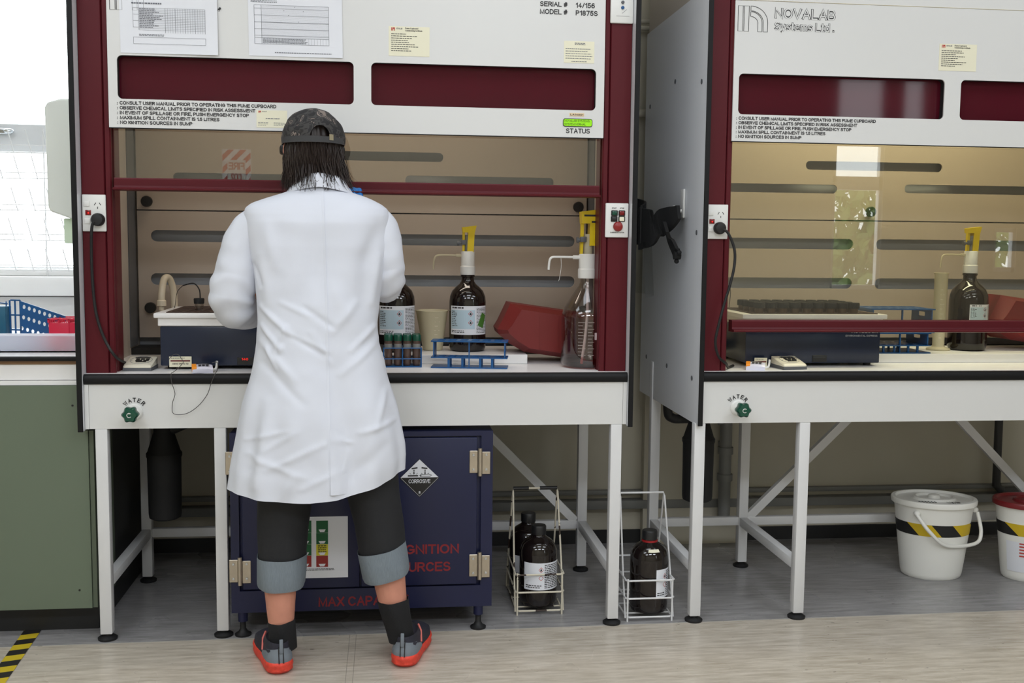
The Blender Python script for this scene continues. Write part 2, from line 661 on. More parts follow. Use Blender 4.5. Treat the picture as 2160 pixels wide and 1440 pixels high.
M['green_door'] = mat('sage_green_laminate', (104, 116, 98), 0.4, var=0.05, vscale=3)
M['beige_pl'] = mat('beige_tap_plastic', (222, 210, 186), 0.35, var=0.03)
M['skin'] = mat('skin', (206, 142, 120), 0.5, var=0.1, vscale=30, bump=0.05)
M['coat'] = mat('white_cotton', (216, 219, 228), 0.75, var=0.02, vscale=6, bump=0.035, bscale=260)
M['coat_shade'] = M['coat']
M['denim_dark'] = mat('black_denim', (30, 31, 34), 0.8, var=0.15, vscale=60, bump=0.1, bscale=300)
M['denim_grey'] = mat('grey_denim_reverse', (122, 132, 140), 0.85, var=0.28, vscale=90, bump=0.2, bscale=300, stretch=(6, 6, 0.6))
M['sock'] = mat('black_sock', (22, 22, 24), 0.9, var=0.1, bump=0.2, bscale=200)
M['hair'] = mat('dark_brown_hair', (46, 36, 32), 0.45, var=0.35, vscale=25)
M['coral'] = mat('coral_foam_sole', (226, 70, 52), 0.6, var=0.35, vscale=60, bump=0.5, bscale=90)
M['shoe_grey'] = mat('grey_shoe_upper', (120, 128, 136), 0.6, var=0.06, bump=0.1, bscale=300)
M['shoe_dark'] = mat('dark_shoe_mesh', (42, 42, 54), 0.7, var=0.2, vscale=120, bump=0.15, bscale=300)
M['glove'] = mat('blue_nitrile', (20, 120, 200), 0.4, var=0.05)
M['kick'] = mat('dark_kickboard', (32, 32, 33), 0.5)
M['brown_edge'] = mat('brown_edge', (132, 100, 70), 0.5, var=0.15)
M['grey_pipe'] = mat('grey_pvc', (128, 128, 124), 0.45, var=0.05)
M['dark_pipe'] = mat('dark_grey_pvc', (56, 56, 56), 0.5)
M['bucket'] = mat('white_bucket_plastic', (240, 239, 232), 0.35, var=0.03)
M['red_lid'] = mat('red_lid_plastic', (120, 22, 28), 0.4)
M['rust_white'] = mat('chipped_cream_enamel', (214, 206, 184), 0.5, var=0.1)
M['pink_pl'] = mat('crimson_plastic', (205, 24, 62), 0.4, var=0.05)
M['green_tape'] = mat('green_sticker', (70, 120, 44), 0.6)
M['lbl_blue'] = mat('pale_blue_label', (190, 212, 224), 0.5)
M['orange_pl'] = mat('orange_plastic', (245, 150, 30), 0.4)
M['lilac_pl'] = mat('pale_lilac_plastic', (222, 222, 238), 0.35)
M['grey_pl'] = mat('grey_plastic', (90, 92, 96), 0.45)
M['liquid'] = mat('brown_sample', (70, 44, 32), 0.3)
M['led_red'] = mat('red_neon', (200, 20, 20), 0.3, emit=(255, 30, 20), estr=0.7, var=0)
M['neon_body'] = mat('dark_red_lens', (120, 8, 12), 0.2, var=0)
M['brown_plate'] = mat('brown_phenolic', (60, 42, 34), 0.5)
M['window_bar'] = mat('window_frame_paint', (214, 216, 218), 0.5, var=0.06)
M['pane'] = glass('sash_glass', (244, 243, 238), 1.7)
M['clear'] = glass('clear_glass', (240, 238, 236), 1.3)
M['visor'] = glass('clear_visor', (225, 226, 222), 0.8, 0.15)
M['win_glass'] = glass('window_glass', (250, 252, 252), 0.8)
M['trans_pl'] = mat('translucent_cream_plastic', (222, 214, 186), 0.4, var=0.05)
_n = M['trans_pl'].node_tree
_t, _m = _n.nodes.new('ShaderNodeBsdfTransparent'), _n.nodes.new('ShaderNodeMixShader')
_t.inputs[0].default_value = rgb(238, 232, 212)
_m.inputs[0].default_value = 0.38
_n.links.new(_n.nodes['Principled BSDF'].outputs[0], _m.inputs[1])
_n.links.new(_t.outputs[0], _m.inputs[2])
_n.links.new(_m.outputs[0], _n.nodes['Material Output'].inputs[0])
M['dispenser'] = mat('dispenser_white', (216, 220, 214), 0.35, var=0.02)
M['green_paper'] = mat('pale_green_paper_towel', (214, 232, 208), 0.8, var=0.05)
M['leaf'] = mat('leaf_green', (96, 122, 60), 0.6, var=0.4, vscale=6)
M['bark'] = mat('bark', (84, 70, 56), 0.8, var=0.3)


def striped(name, c1, c2, scale, ang, rough=0.5):
    m = bpy.data.materials.new(name)
    m.use_nodes = True
    nt = m.node_tree
    p = nt.nodes['Principled BSDF']
    p.inputs['Roughness'].default_value = rough
    tc = nt.nodes.new('ShaderNodeTexCoord')
    d = nt.nodes.new('ShaderNodeVectorMath')
    d.operation = 'DOT_PRODUCT'
    d.inputs[1].default_value = ang
    nt.links.new(tc.outputs['Object'], d.inputs[0])
    mm = nt.nodes.new('ShaderNodeMath')
    mm.operation = 'MULTIPLY'
    mm.inputs[1].default_value = scale
    nt.links.new(d.outputs['Value'], mm.inputs[0])
    fr = nt.nodes.new('ShaderNodeMath')
    fr.operation = 'FRACT'
    nt.links.new(mm.outputs[0], fr.inputs[0])
    gt = nt.nodes.new('ShaderNodeMath')
    gt.operation = 'GREATER_THAN'
    gt.inputs[1].default_value = 0.5
    nt.links.new(fr.outputs[0], gt.inputs[0])
    mx = nt.nodes.new('ShaderNodeMix')
    mx.data_type = 'RGBA'
    mx.inputs['A'].default_value = rgb(*c1)
    mx.inputs['B'].default_value = rgb(*c2)
    nt.links.new(gt.outputs[0], mx.inputs['Factor'])
    nt.links.new(mx.outputs['Result'], p.inputs['Base Color'])
    return m


M['hazard_floor'] = striped('hazard_tape', (40, 38, 36), (206, 180, 40), 9.0, (0.25, 0.97, 0))
M['hazard_wrap'] = striped('hazard_tape_wrap', (28, 28, 28), (210, 178, 30), 8.0, (0.75, 0.0, 0.66))
M['red_hatch'] = striped('red_hatch', (240, 240, 240), (200, 30, 36), 14.0, (0.7, 0, 0.7))


def chipped():
    """cream enamel worn through to dark metal in spots"""
    m = bpy.data.materials.new('worn_enamel_wire')
    m.use_nodes = True
    nt = m.node_tree
    p = nt.nodes['Principled BSDF']
    p.inputs['Roughness'].default_value = 0.5
    tc = nt.nodes.new('ShaderNodeTexCoord')
    n = nt.nodes.new('ShaderNodeTexNoise')
    n.inputs['Scale'].default_value = 22
    n.inputs['Detail'].default_value = 3
    nt.links.new(tc.outputs['Object'], n.inputs['Vector'])
    cr = nt.nodes.new('ShaderNodeValToRGB')
    cr.color_ramp.interpolation = 'CONSTANT'
    cr.color_ramp.elements[0].color = rgb(216, 208, 188)
    cr.color_ramp.elements[1].position = 0.6
    cr.color_ramp.elements[1].color = rgb(58, 44, 36)
    nt.links.new(n.outputs['Fac'], cr.inputs['Fac'])
    nt.links.new(cr.outputs['Color'], p.inputs['Base Color'])
    return m


M['worn'] = chipped()


def camo():
    m = bpy.data.materials.new('dark_camouflage_cotton')
    m.use_nodes = True
    nt = m.node_tree
    p = nt.nodes['Principled BSDF']
    p.inputs['Roughness'].default_value = 0.85
    tc = nt.nodes.new('ShaderNodeTexCoord')
    n = nt.nodes.new('ShaderNodeTexNoise')
    n.inputs['Scale'].default_value = 27
    n.inputs['Detail'].default_value = 2.2
    n.inputs['Distortion'].default_value = 1.0
    nt.links.new(tc.outputs['Object'], n.inputs['Vector'])
    cr = nt.nodes.new('ShaderNodeValToRGB')
    cr.color_ramp.interpolation = 'CONSTANT'
    e = cr.color_ramp.elements
    e[0].color = rgb(34, 33, 34)
    e[1].position = 0.44
    e[1].color = rgb(62, 60, 59)
    for pos, c in ((0.52, (40, 38, 37)), (0.595, (128, 116, 108)), (0.65, (56, 54, 54))):
        q = e.new(pos)
        q.color = rgb(*c)
    nt.links.new(n.outputs['Fac'], cr.inputs['Fac'])
    nt.links.new(cr.outputs['Color'], p.inputs['Base Color'])
    return m


M['camo'] = camo()


def floor_mat():
    m = bpy.data.materials.new('streaked_vinyl')
    m.use_nodes = True
    nt = m.node_tree
    L = nt.links.new
    N = nt.nodes.new
    p = nt.nodes['Principled BSDF']
    p.inputs['Roughness'].default_value = 0.27
    p.inputs['Specular IOR Level'].default_value = 0.5
    g = N('ShaderNodeNewGeometry')
    mp = N('ShaderNodeMapping')
    mp.inputs['Scale'].default_value = (1.0, 8.0, 1.0)
    L(g.outputs['Position'], mp.inputs['Vector'])
    n1 = N('ShaderNodeTexNoise')
    n1.inputs['Scale'].default_value = 6.5
    n1.inputs['Detail'].default_value = 10
    n1.inputs['Roughness'].default_value = 0.68
    L(mp.outputs['Vector'], n1.inputs['Vector'])

    def ramp(a, b, lo=0.30, hi=0.70):
        r = N('ShaderNodeValToRGB')
        r.color_ramp.elements[0].position = lo
        r.color_ramp.elements[0].color = rgb(*a)
        r.color_ramp.elements[1].position = hi
        r.color_ramp.elements[1].color = rgb(*b)
        L(n1.outputs['Fac'], r.inputs['Fac'])
        return r.outputs['Color']
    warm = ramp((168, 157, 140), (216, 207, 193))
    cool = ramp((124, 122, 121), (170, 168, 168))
    sx = N('ShaderNodeSeparateXYZ')
    L(g.outputs['Position'], sx.inputs[0])

    def math(op, a, b):
        q = N('ShaderNodeMath')
        q.operation = op
        for i, z in enumerate((a, b)):
            if isinstance(z, (int, float)):
                q.inputs[i].default_value = z
            else:
                L(z, q.inputs[i])
        return q.outputs[0]

    def mix(f, a, b):
        q = N('ShaderNodeMix')
        q.data_type = 'RGBA'
        L(f, q.inputs['Factor'])
        for k, z in (('A', a), ('B', b)):
            if isinstance(z, tuple):
                q.inputs[k].default_value = z
            else:
                L(z, q.inputs[k])
        return q.outputs['Result']
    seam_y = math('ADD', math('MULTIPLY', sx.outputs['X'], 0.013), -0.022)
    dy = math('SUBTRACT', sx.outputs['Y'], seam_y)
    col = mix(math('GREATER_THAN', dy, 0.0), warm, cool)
    col = mix(math('LESS_THAN', math('ABSOLUTE', dy, 0), 0.0022), col, rgb(196, 192, 182))
    dx = math('ABSOLUTE', math('SUBTRACT', math('ABSOLUTE', math('SUBTRACT', sx.outputs['X'], 0.885), 0), 0.011), 0)
    f2 = math('MULTIPLY', math('LESS_THAN', dx, 0.0012), math('LESS_THAN', dy, 0.0))
    col = mix(math('MULTIPLY', f2, 0.45), col, rgb(96, 90, 80))
    # scuffs and grit
    n3 = N('ShaderNodeTexNoise')
    n3.inputs['Scale'].default_value = 26
    n3.inputs['Detail'].default_value = 3
    mp3 = N('ShaderNodeMapping')
    mp3.inputs['Scale'].default_value = (1, 2.2, 1)
    L(g.outputs['Position'], mp3.inputs['Vector'])
    L(mp3.outputs['Vector'], n3.inputs['Vector'])
    col = mix(math('MULTIPLY', math('GREATER_THAN', n3.outputs['Fac'], 0.715), 0.55), col, rgb(72, 66, 58))
    L(col, p.inputs['Base Color'])
    n2 = N('ShaderNodeTexNoise')
    n2.inputs['Scale'].default_value = 3
    L(g.outputs['Position'], n2.inputs['Vector'])
    mr = N('ShaderNodeMapRange')
    mr.inputs['To Min'].default_value = 0.2
    mr.inputs['To Max'].default_value = 0.36
    L(n2.outputs['Fac'], mr.inputs['Value'])
    L(mr.outputs['Result'], p.inputs['Roughness'])
    return m


M['floor'] = floor_mat()
# ------------------------------------------------------------------ the room
X0, X1, YR, YB = -2.6, 7.6, -5.5, 1.03
o = MB().box(X0, X1, YR, YB, -0.06, 0.0).build('floor', M['floor'], kind='structure')
MB().box(X0, X1, YR, YB, CEIL, CEIL + 0.08).build('ceiling', M['ceiling'], kind='structure')
WL, WR, WB, WT = -2.1, -0.03, 1.19, 2.5          # the bright window on the left of the back wall
plate(MB(), rrect(X0, X1, 0, CEIL, 0.0001, 1), [rrect(WL, WR, WB, WT, 0.0001, 1)], YB, YB + 0.12).build('wall_back', M['wall'], kind='structure')
RW = [(4.95, 5.42, 0.95, 2.85), (5.56, 5.8, 2.34, 2.85), (6.5, 6.72, 1.12, 1.52)]
plate(MB(), rrect(X0, X1, 0, CEIL, 0.0001, 1), [rrect(a, b, c, d, 0.0001, 1) for a, b, c, d in RW], YR - 0.12, YR).build('wall_front', M['wall'], kind='structure')
MB().box(X0 - 0.1, X0, YR, YB, 0, CEIL).build('wall_left', M['wall'], kind='structure')
MB().box(X1, X1 + 0.1, YR, YB, 0, CEIL).build('wall_right', M['wall'], kind='structure')
MB().box(X0, X1, YB - 0.012, YB, 0.0, 0.06).build('baseboard_back', M['kick'], kind='structure')
m = MB()
m.rbox(X0 + 0.4, X1, YB - 0.055, YB, 0.165, 0.205, 0.006)
m.rbox(X0 + 0.4, X1, YB - 0.03, YB, 0.225, 0.245, 0.004)
m.build('trim_1', M['grey_pipe'], kind='structure')          # trunking low along the back wall
MB().box(2.135, 2.6, YB - 0.05, YB, 0.0, CEIL).build('trim_2', M['wall'], kind='structure')   # shallow pier behind the gap

# window frames
m = MB()
m.rbox(WL, WR, YB - 0.045, YB + 0.02, 1.685, 1.80, 0.012)
m.box(WL, WR, YB - 0.01, YB + 0.05, WB, WB + 0.03)
m.box(WL, WR, YB, YB + 0.05, WT - 0.05, WT)
for x in (WL, -1.15, WR - 0.05):
    m.box(x, x + 0.05, YB + 0.005, YB + 0.05, WB, WT)
w1 = m.build('window_1', M['window_bar'], kind='structure')
m = MB()
m.rbox(WL - 0.1, 0.0, YB - 0.10, YB + 0.01, 1.105, 1.185, 0.01)
m.rbox(WL - 0.1, 0.0, YB - 0.06, YB + 0.01, 1.185, 1.215, 0.006)
m.build('window_sill', M['white_lam'], w1)
MB().box(WL, WR, YB + 0.03, YB + 0.036, WB, WT).build('window_pane', M['win_glass'], w1)
m = MB()
hc = at(8, 277, YB - 0.05)
m.rbox(hc.x - 0.075, hc.x + 0.035, hc.y - 0.02, hc.y, hc.z - 0.012, hc.z + 0.012, 0.006, 3)
m.ball((hc.x + 0.025, hc.y - 0.018, hc.z), (0.022, 0.014, 0.011), 8)
m.build('window_latch', M['chrome'], w1)
for i, (a, b, c, d) in enumerate(RW):
    m = MB()
    for (p, q) in ((a, a + 0.03), (b - 0.03, b)):
        m.box(p, q, YR - 0.08, YR - 0.02, c, d)
    for (p, q) in ((c, c + 0.04), (d - 0.04, d)) + (((1.84, 1.96),) if i == 0 else ()):
        m.box(a, b, YR - 0.08, YR - 0.02, p, q)
    w = m.build('window_%d' % (i + 2), M['window_bar'], kind='structure')
    MB().box(a, b, YR - 0.055, YR - 0.05, c, d).build('window_pane', M['win_glass'], w)

# a tree outside the rear windows (seen mirrored in the lowered sash)
rnd = random.Random(5)
t = thing('tree', 'leafy green tree outside the tall windows, mirrored in the lowered glass sash', 'tree', (7.3, -9.5, -0.5))
m = MB().tube([(7.3, -9.5, -0.5), (7.35, -9.5, 0.6), (7.25, -9.55, 1.6)], [0.14, 0.11, 0.08], 10)
m.build('trunk', M['bark'], t)
m = MB()
for k in range(2200):
    a, b, r = rnd.random() * 2 * pi, math.acos(2 * rnd.random() - 1), rnd.random() ** 0.4
    c = Vector((7.3 + 2.3 * r * sin(b) * cos(a), -9.5 + 1.2 * r * sin(b) * sin(a), 1.25 + 0.85 * r * cos(b)))
    e = Euler((rnd.random() * 6, rnd.random() * 6, rnd.random() * 6)).to_matrix()
    s = 0.07 + 0.06 * rnd.random()
    m.add([c + e @ Vector(p) for p in ((-s, 0, 0), (0, -s * .5, 0), (s, 0, 0), (0, s * .5, s * .2))], [(0, 1, 2, 3)])
m.build('foliage', M['leaf'], t)

# ceiling fittings
for i, (lx, ly) in enumerate(LAMPS):
    side = {-0.5: 'left', 1.5: 'middle', 3.5: 'right'}[lx]
    row = {-0.75: 'nearest the fume cupboards', -2.1: 'in the middle row of the ceiling', -3.9: 'in the row farthest from the fume cupboards'}[ly]
    t = thing('ceiling_light', 'flat white ceiling light %s, on the %s' % (row, side), 'light', (lx, ly, CEIL), group='ceiling lights')
    MB().box(lx - 0.65, lx + 0.65, ly - 0.3, ly + 0.3, CEIL - 0.06, CEIL).build('housing', M['white_pl'], t)

# fire sign on the wall behind the camera (seen mirrored in the raised sash)
t = thing('fire_extinguisher_sign', 'red hatched fire extinguisher sign on the wall opposite, mirrored in the raised sash', 'sign', (-0.25, YR, 1.95), rz=pi)
# text runs towards -x on this wall because it faces the cupboards
flip = lambda p: Vector((-0.5 - p.x, p.y, p.z))
MB().rbox(-0.37, -0.13, YR, YR + 0.006, 1.80, 2.09, 0.002).build('board', M['white_pl'], t)
m = MB()
quad(m, -0.365, -0.135, 2.0, 2.085, YR + 0.0075)
quad(m, -0.365, -0.325, 1.81, 2.0, YR + 0.0075)
quad(m, -0.175, -0.135, 1.81, 2.0, YR + 0.0075)
m.build('hatching', M['red_hatch'], t)
m = MB()
text(m, 'FIRE', -0.315, -0.185, 1.92, 0.06, YR + 0.008, 0.02, fn=flip)
text(m, 'CO2', -0.29, -0.205, 1.83, 0.06, YR + 0.008, 0.02, fn=flip)
m.build('lettering', M['red_ink'], t)

# pipes on the back wall between and below the cupboards
for z0, z1, r, lab in ((2.29, 2.29, .011, 'upper of two thin cream conduits crossing the wall in the gap between the cupboards'),
                       (2.262, 2.262, .011, 'lower of two thin cream conduits crossing the wall in the gap between the cupboards'),
                       (1.89, 1.905, .018, 'thicker cream pipe crossing the wall in the gap below the two thin conduits')):
    m = MB().cyl((1.9, 0.985, z0), (2.137, 0.985, z1), r, 12)
    tag(m.build('conduit', M['wall'], origin=(2.0, 0.985, z0)), lab, 'pipe')
p = [(3.795, 0.97, 0.86), (3.8, 0.97, 0.30), (3.805, 0.97, 0.25), (3.83, 0.97, 0.226), (3.88, 0.97, 0.222), (4.4, 0.97, 0.222)]
tag(MB().tube(spline(p, 5), 0.018, 12).build('drain_pipe', M['dark_pipe'], origin=(3.8, 0.97, 0.5)), 'dark drain pipe turning low on the wall behind the white buckets', 'pipe')
c = at(1530, 960, 0.93)
m = MB()
m.cyl((c.x, 0.93, 0.12), (c.x, 0.93, 0.86), 0.027, 16)
for z in (0.3, 0.42, 0.6):
    m.cyl((c.x, 0.93, z), (c.x, 0.93, z + 0.03), 0.034, 16)
m.tube(spline([(c.x - 0.14, 0.90, 0.70), (c.x - 0.08, 0.92, 0.66), (c.x - 0.02, 0.93, 0.56)], 5), 0.02, 12)
m.rbox(c.x - 0.02, c.x + 0.02, 0.95, YB - 0.052, 0.44, 0.47, 0.003)
tag(m.build('waste_pipe', M['grey_pipe'], origin=(c.x, 0.93, 0.12)), 'grey upright waste pipe on the wall behind the black trap of the right cupboard', 'pipe')
a = at(1408, 880, 0.8)
m = MB().tube(spline([(a.x, 0.8, 0.80), (a.x, 0.8, 0.64), (a.x + 0.02, 0.8, 0.605), (a.x + 0.07, 0.8, 0.60), (a.x + 0.16, 0.72, 0.62)], 6), 0.02, 12)
tag(m.build('bent_pipe', M['dark_pipe'], origin=(a.x, 0.8, 0.8)), 'dark grey bent pipe under the left end of the right cupboard', 'pipe')

# hazard tape on the floor
c0, c1 = at(92, 1297, Z=0.001), at(-30, 1470, Z=0.001)
d = (c1 - c0).normalized()
n = Vector((-d.y, d.x, 0)) * 0.028
m = MB()
pts = [c0 - n + Vector((0.0, -0.02, 0)), c0 + n, c1 + n + d * 0.3, c1 - n + d * 0.3]
m.add([p + Vector((0, 0, 0.0008)) for p in pts], [(0, 1, 2, 3)])
o = m.build('floor_tape', M['hazard_floor'], origin=(c0.x, c0.y, 0.0))
o.data.materials[0] = striped('hazard_tape_floor', (40, 38, 36), (206, 180, 40), 11.0, (-0.30, 0.95, 0))
tag(o, 'yellow and black hazard tape stuck to the floor beside the green bench', 'tape')
# ------------------------------------------------------------------ the two fume cupboards
YF = 0.02                                   # face of the white front panel
YBAF = 0.70                                 # face of the slotted back baffle


def cupboard(O, label, px, sash_z, lamp):
    T = thing('fume_cupboard', label, 'fume cupboard', (O + 0.92, 0.3, 0.0))
    TOP = 2.46
    # side panels
    for s, (a, b) in enumerate(((0.0, 0.0165), (1.8275, 1.844))):
        zt = 2.21 if (O > 1 and s == 0) else TOP
        p = MB().box(O + a, O + b, -0.018, 0.85, 0.714, zt).build('side_panel', M['grey_panel'], T)
        MB().rbox(O + a - 0.0004, O + b + 0.0004, -0.0215, -0.018, 0.712, zt + 0.001, 0.001, 1).build('edge_strip', M['black_edge'], p)
        if O > 1 and s == 0:
            MB().box(O + 0.008, O + 0.0165, 0.0, 0.85, 2.2105, 2.44).build('upper_side_panel', M['lining'], T)
            for y, z in ((0.388, 1.95), (0.042, 1.9), (0.772, 1.904), (0.056, 1.384), (0.412, 0.874), (0.067, 0.87), (0.741, 0.874)):
                MB().cyl((O - 0.002, y, z), (O + 0.001, y, z), 0.009, 14).build('screw_cap', M['grey_pl'], p)
    MB().box(O + 0.0165, O + 1.8275, 0.1, 0.85, TOP - 0.02, TOP).build('roof_panel', M['grey_panel'], T)
    MB().box(O + 0.0165, O + 1.8275, 0.835, 0.85, 0.714, TOP - 0.02).build('back_panel', M['slot_back'], T)
    # red corner posts with the sash groove
    for s in (0, 1):
        fx = (lambda x: O + x) if s == 0 else (lambda x: O + 1.844 - x)
        prof = [(0.0168, 0.14), (0.0168, 0.034), (0.019, 0.030), (0.088, 0.030), (0.0905, 0.034), (0.0915, 0.040), (0.0925, 0.034),
                (0.095, 0.031), (0.108, 0.031), (0.112, 0.036), (0.112, 0.047), (0.104, 0.050), (0.104, 0.068), (0.112, 0.071), (0.112, 0.14)]
        if s:
            prof = prof[::-1]
        r0 = [Vector((fx(x), y, 0.9002)) for x, y in prof]
        r1 = [Vector((fx(x), y, TOP - 0.02)) for x, y in prof]
        MB().rings([r0, r1]).build('corner_post', M['maroon'], T, ang=25)
    # white front panel with the two long windows
    pa, pb = O + px['pl'], O + 1.731
    holes = [rrect(a, b, 1.790, 1.928, 0.016, 6) for a, b in px['win']]
    fp = plate(MB(), rrect(pa, pb, 1.699, 2.172, 0.0006, 1), holes, YF, YF + 0.006).build('front_panel', M['front_white'], T)
    MB().box(pa, pb, YF, YF + 0.006, 2.1745, TOP).build('upper_panel', M['front_white'], T)
    MB().box(pa, pb, YF - 0.0005, YF + 0.012, 1.6965, 1.6988).build('panel_trim', M['black_edge'], fp)
    for a, b in px['win']:
        h = [rrect(a - 0.0005, b + 0.0005, 1.7895, 1.9285, 0.0165, 6)]
        plate(MB(), rrect(a - 0.006, b + 0.006, 1.784, 1.934, 0.02, 6), h, YF + 0.0062, YF + 0.030).build('window_surround', M['matt_black'], fp)
        MB().box(a - 0.008, b + 0.008, YF + 0.0305, YF + 0.0345, 1.782, 1.936).build('tinted_window', M['red_pane'], fp)
    # lettering
    m = MB()
    wx = px['warn']
    rows = ['CONSULT USER MANUAL PRIOR TO OPERATING THIS FUME CUPBOARD', 'OBSERVE CHEMICAL LIMITS SPECIFIED IN RISK ASSESSMENT',
            'IN EVENT OF SPILLAGE OR FIRE, PUSH EMERGENCY STOP', 'MAXIMUM SPILL CONTAINMENT IS 1.5 LITRES', 'NO IGNITION SOURCES IN SUMP']
    wid = [0.495, 0.428, 0.407, 0.313, 0.227]
    for i, (r, w) in enumerate(zip(rows, wid)):
        z = 1.7715 - i * 0.01545
        text(m, ':', wx, wx + 0.0018, z, 0.011, YF - 0.0006, 0.02)
        text(m, r, wx + 0.008, wx + 0.008 + w, z, 0.0112, YF - 0.0006, 0.032)
    m.build('lettering', M['ink'], fp)
    # outlined company mark
    m = MB()
    lx = px['logo']

    def outl(poly):
        m.tube([Vector((lx + x, YF - 0.0006, 2.0695 + z)) for x, z in poly], 0.0009, 4, closed=True)
    outl([(0, 0), (0.017, 0), (0.017, 0.085), (0, 0.085)])
    outl([(0.021, 0), (0.038, 0), (0.038, 0.085), (0.021, 0.085)])

    def arch(ro, ri, zc):
        pts = []
        cx = 0.044
        for k in range(13):
            a = R(90 - 90 * k / 12)
            pts.append((cx + ro * cos(a), zc + (0.085 - zc) * 1.0 * sin(a) if ro > 0.05 else zc + (0.066 - zc) * sin(a)))
        pts.append((cx + ro, 0)); pts.append((cx + ri, 0))
        for k in range(13):
            a = R(90 * k / 12)
            top = 0.069 if ro > 0.05 else 0.050
            pts.append((cx + ri * cos(a), zc + (top - zc) * sin(a)))
        return pts
    outl(arch(0.061, 0.045, 0.03))
    outl(arch(0.041, 0.026, 0.028))
    text(m, 'NOVALAB', lx + 0.130, lx + 0.345, 2.1155, 0.036, YF - 0.0003, 0.0, 0.022)
    text(m, 'Systems Ltd .', lx + 0.130, lx + 0.342, 2.0755, 0.030, YF - 0.0003, 0.0, 0.024)
    m.build('company_mark', [M['ink'], M['front_white']], fp)
    if px.get('serial'):
        m = MB()
        text(m, 'SERIAL #', 1.508, 1.601, 2.1285, 0.016, YF - 0.0006, 0.018)
        text(m, 'MODEL #', 1.508, 1.601, 2.1035, 0.0165, YF - 0.0006, 0.018)
        text(m, '14/156', 1.629, 1.694, 2.1275, 0.0165, YF - 0.0006, 0.018)
        text(m, 'P1875S', 1.629, 1.704, 2.1025, 0.0165, YF - 0.0006, 0.018)
        text(m, 'STATUS', 1.602, 1.684, 1.7125, 0.0165, YF - 0.0006, 0.022)
        m.build('serial_lettering', M['ink'], fp)
        sc = plate(MB(), rrect(1.5915, 1.692, 1.7345, 1.7615, 0.007, 5), [], YF - 0.002, YF + 0.001).build('status_screen', M['black'], fp)
        m = MB()
        plate(m, rrect(1.5935, 1.690, 1.7365, 1.7595, 0.006, 5), [], YF - 0.003, YF - 0.001)
        m.build('screen_face', M['lcd'], fp)
        m = MB()
        text(m, 'NOVALAB SYSTEMS', 1.596, 1.682, 1.7502, 0.0078, YF - 0.0036, 0.0)
        text(m, 'SYSTEM NORMAL', 1.596, 1.670, 1.7388, 0.0078, YF - 0.0036, 0.0)
        m.build('screen_lettering', mat('screen_ink', (58, 84, 10), 0.6, var=0), fp)
    # sliding sash
    sa = MB().box(O + 0.105, O + 1.739, 0.0555, 0.0605, sash_z + 0.03, sash_z + 0.75).build('sash', M['pane'], T)
    m = MB()
    prof = [(0.055, 0.0), (0.0, 0.0), (-0.006, 0.002), (-0.007, 0.006), (-0.004, 0.0085), (0.014, 0.010), (0.0165, 0.016), (0.0165, 0.037), (0.019, 0.041), (0.055, 0.041)]
    r0 = [Vector((O + 0.124, y, sash_z + z)) for y, z in prof]
    r1 = [Vector((O + 1.720, y, sash_z + z)) for y, z in prof]
    m.rings([r0, r1])
    m.build('sash_handle', M['maroon'], sa, ang=22)
    # inside: linings, corners, baffle
    for a, b, c in ((0.017, 0.030, 0), (1.814, 1.827, 1)):
        MB().box(O + a, O + b, 0.142, 0.834, 0.9002, TOP - 0.021).build('lining_panel', M['lining'], T)
    for a, b in ((0.0302, 0.034), (1.810, 1.8138)):
        MB().box(O + a, O + b, 0.585, YBAF - 0.004, 0.93, 2.3).build('corner_seal', M['grey_pl'], T)
    zs = px['split']
    lim = lambda l: [(max(a, O + 0.048), min(b, O + 1.796), z, h) for a, b, z, h in l]
    hu = [rrect(a, b, z - h / 2, z + h / 2, h / 2 - 0.0005, 7) for a, b, z, h in lim(px['slots']) if z > zs]
    hl = [rrect(a, b, z - h / 2, z + h / 2, h / 2 - 0.0005, 7) for a, b, z, h in lim(px['slots']) if z < zs]
    plate(MB(), rrect(O + 0.04, O + 1.804, zs + 0.0025, 2.3, 0.001, 1), hu, YBAF, YBAF + 0.008).build('baffle', M['baffle'], T)
    plate(MB(), rrect(O + 0.04, O + 1.804, 0.958, zs - 0.0025, 0.001, 1), hl, YBAF, YBAF + 0.008).build('baffle', M['baffle'], T)
    MB().box(O + 0.03, O + 1.814, YBAF + 0.05, YBAF + 0.056, 0.90, 2.3).build('duct_back', M['slot_back'], T)
    MB().box(O + 0.0302, O + 1.8138, YBAF - 0.1, YBAF + 0.05, 0.9003, 0.925).build('sump', M['black'], T)
    for x, z in px['knobs']:
        m = MB()
        m.lathe([(0.0, 0.0), (0.012, 0.0), (0.012, 0.012), (0.021, 0.014), (0.0215, 0.028), (0.019, 0.033), (0.0, 0.034)], (x, YBAF, z), 20,
                Matrix.Rotation(R(90), 3, 'X'))
        m.build('baffle_knob', M['black'], T)
    # worktop
    wt = MB().box(O + 0.017, O + 1.827, 0.012, 0.834, 0.868, 0.9).build('worktop', M['white_lam'], T)
    m = MB()
    prof = [(0.0122, 0.866), (0.0, 0.866), (-0.006, 0.870), (-0.0075, 0.882), (-0.006, 0.893), (-0.001, 0.8985), (0.004, 0.8995), (0.0122, 0.8995)]
    m.rings([[Vector((O + 0.0175, y, z)) for y, z in prof], [Vector((O + 1.8265, y, z)) for y, z in prof]])
    m.build('worktop_edge', M['black_edge'], wt, ang=50)
    m = MB()
    m.box(O + 0.031, O + 1.813, 0.003, 0.019, 0.7185, 0.8655)
    m.box(O + 0.0175, O + 0.0305, 0.0, 0.019, 0.7185, 0.8655)
    m.box(O + 1.8135, O + 1.8265, 0.0, 0.019, 0.7185, 0.8655)
    m.build('apron', M['front_white'], T)
    # steel underframe
    lx = px['legs']
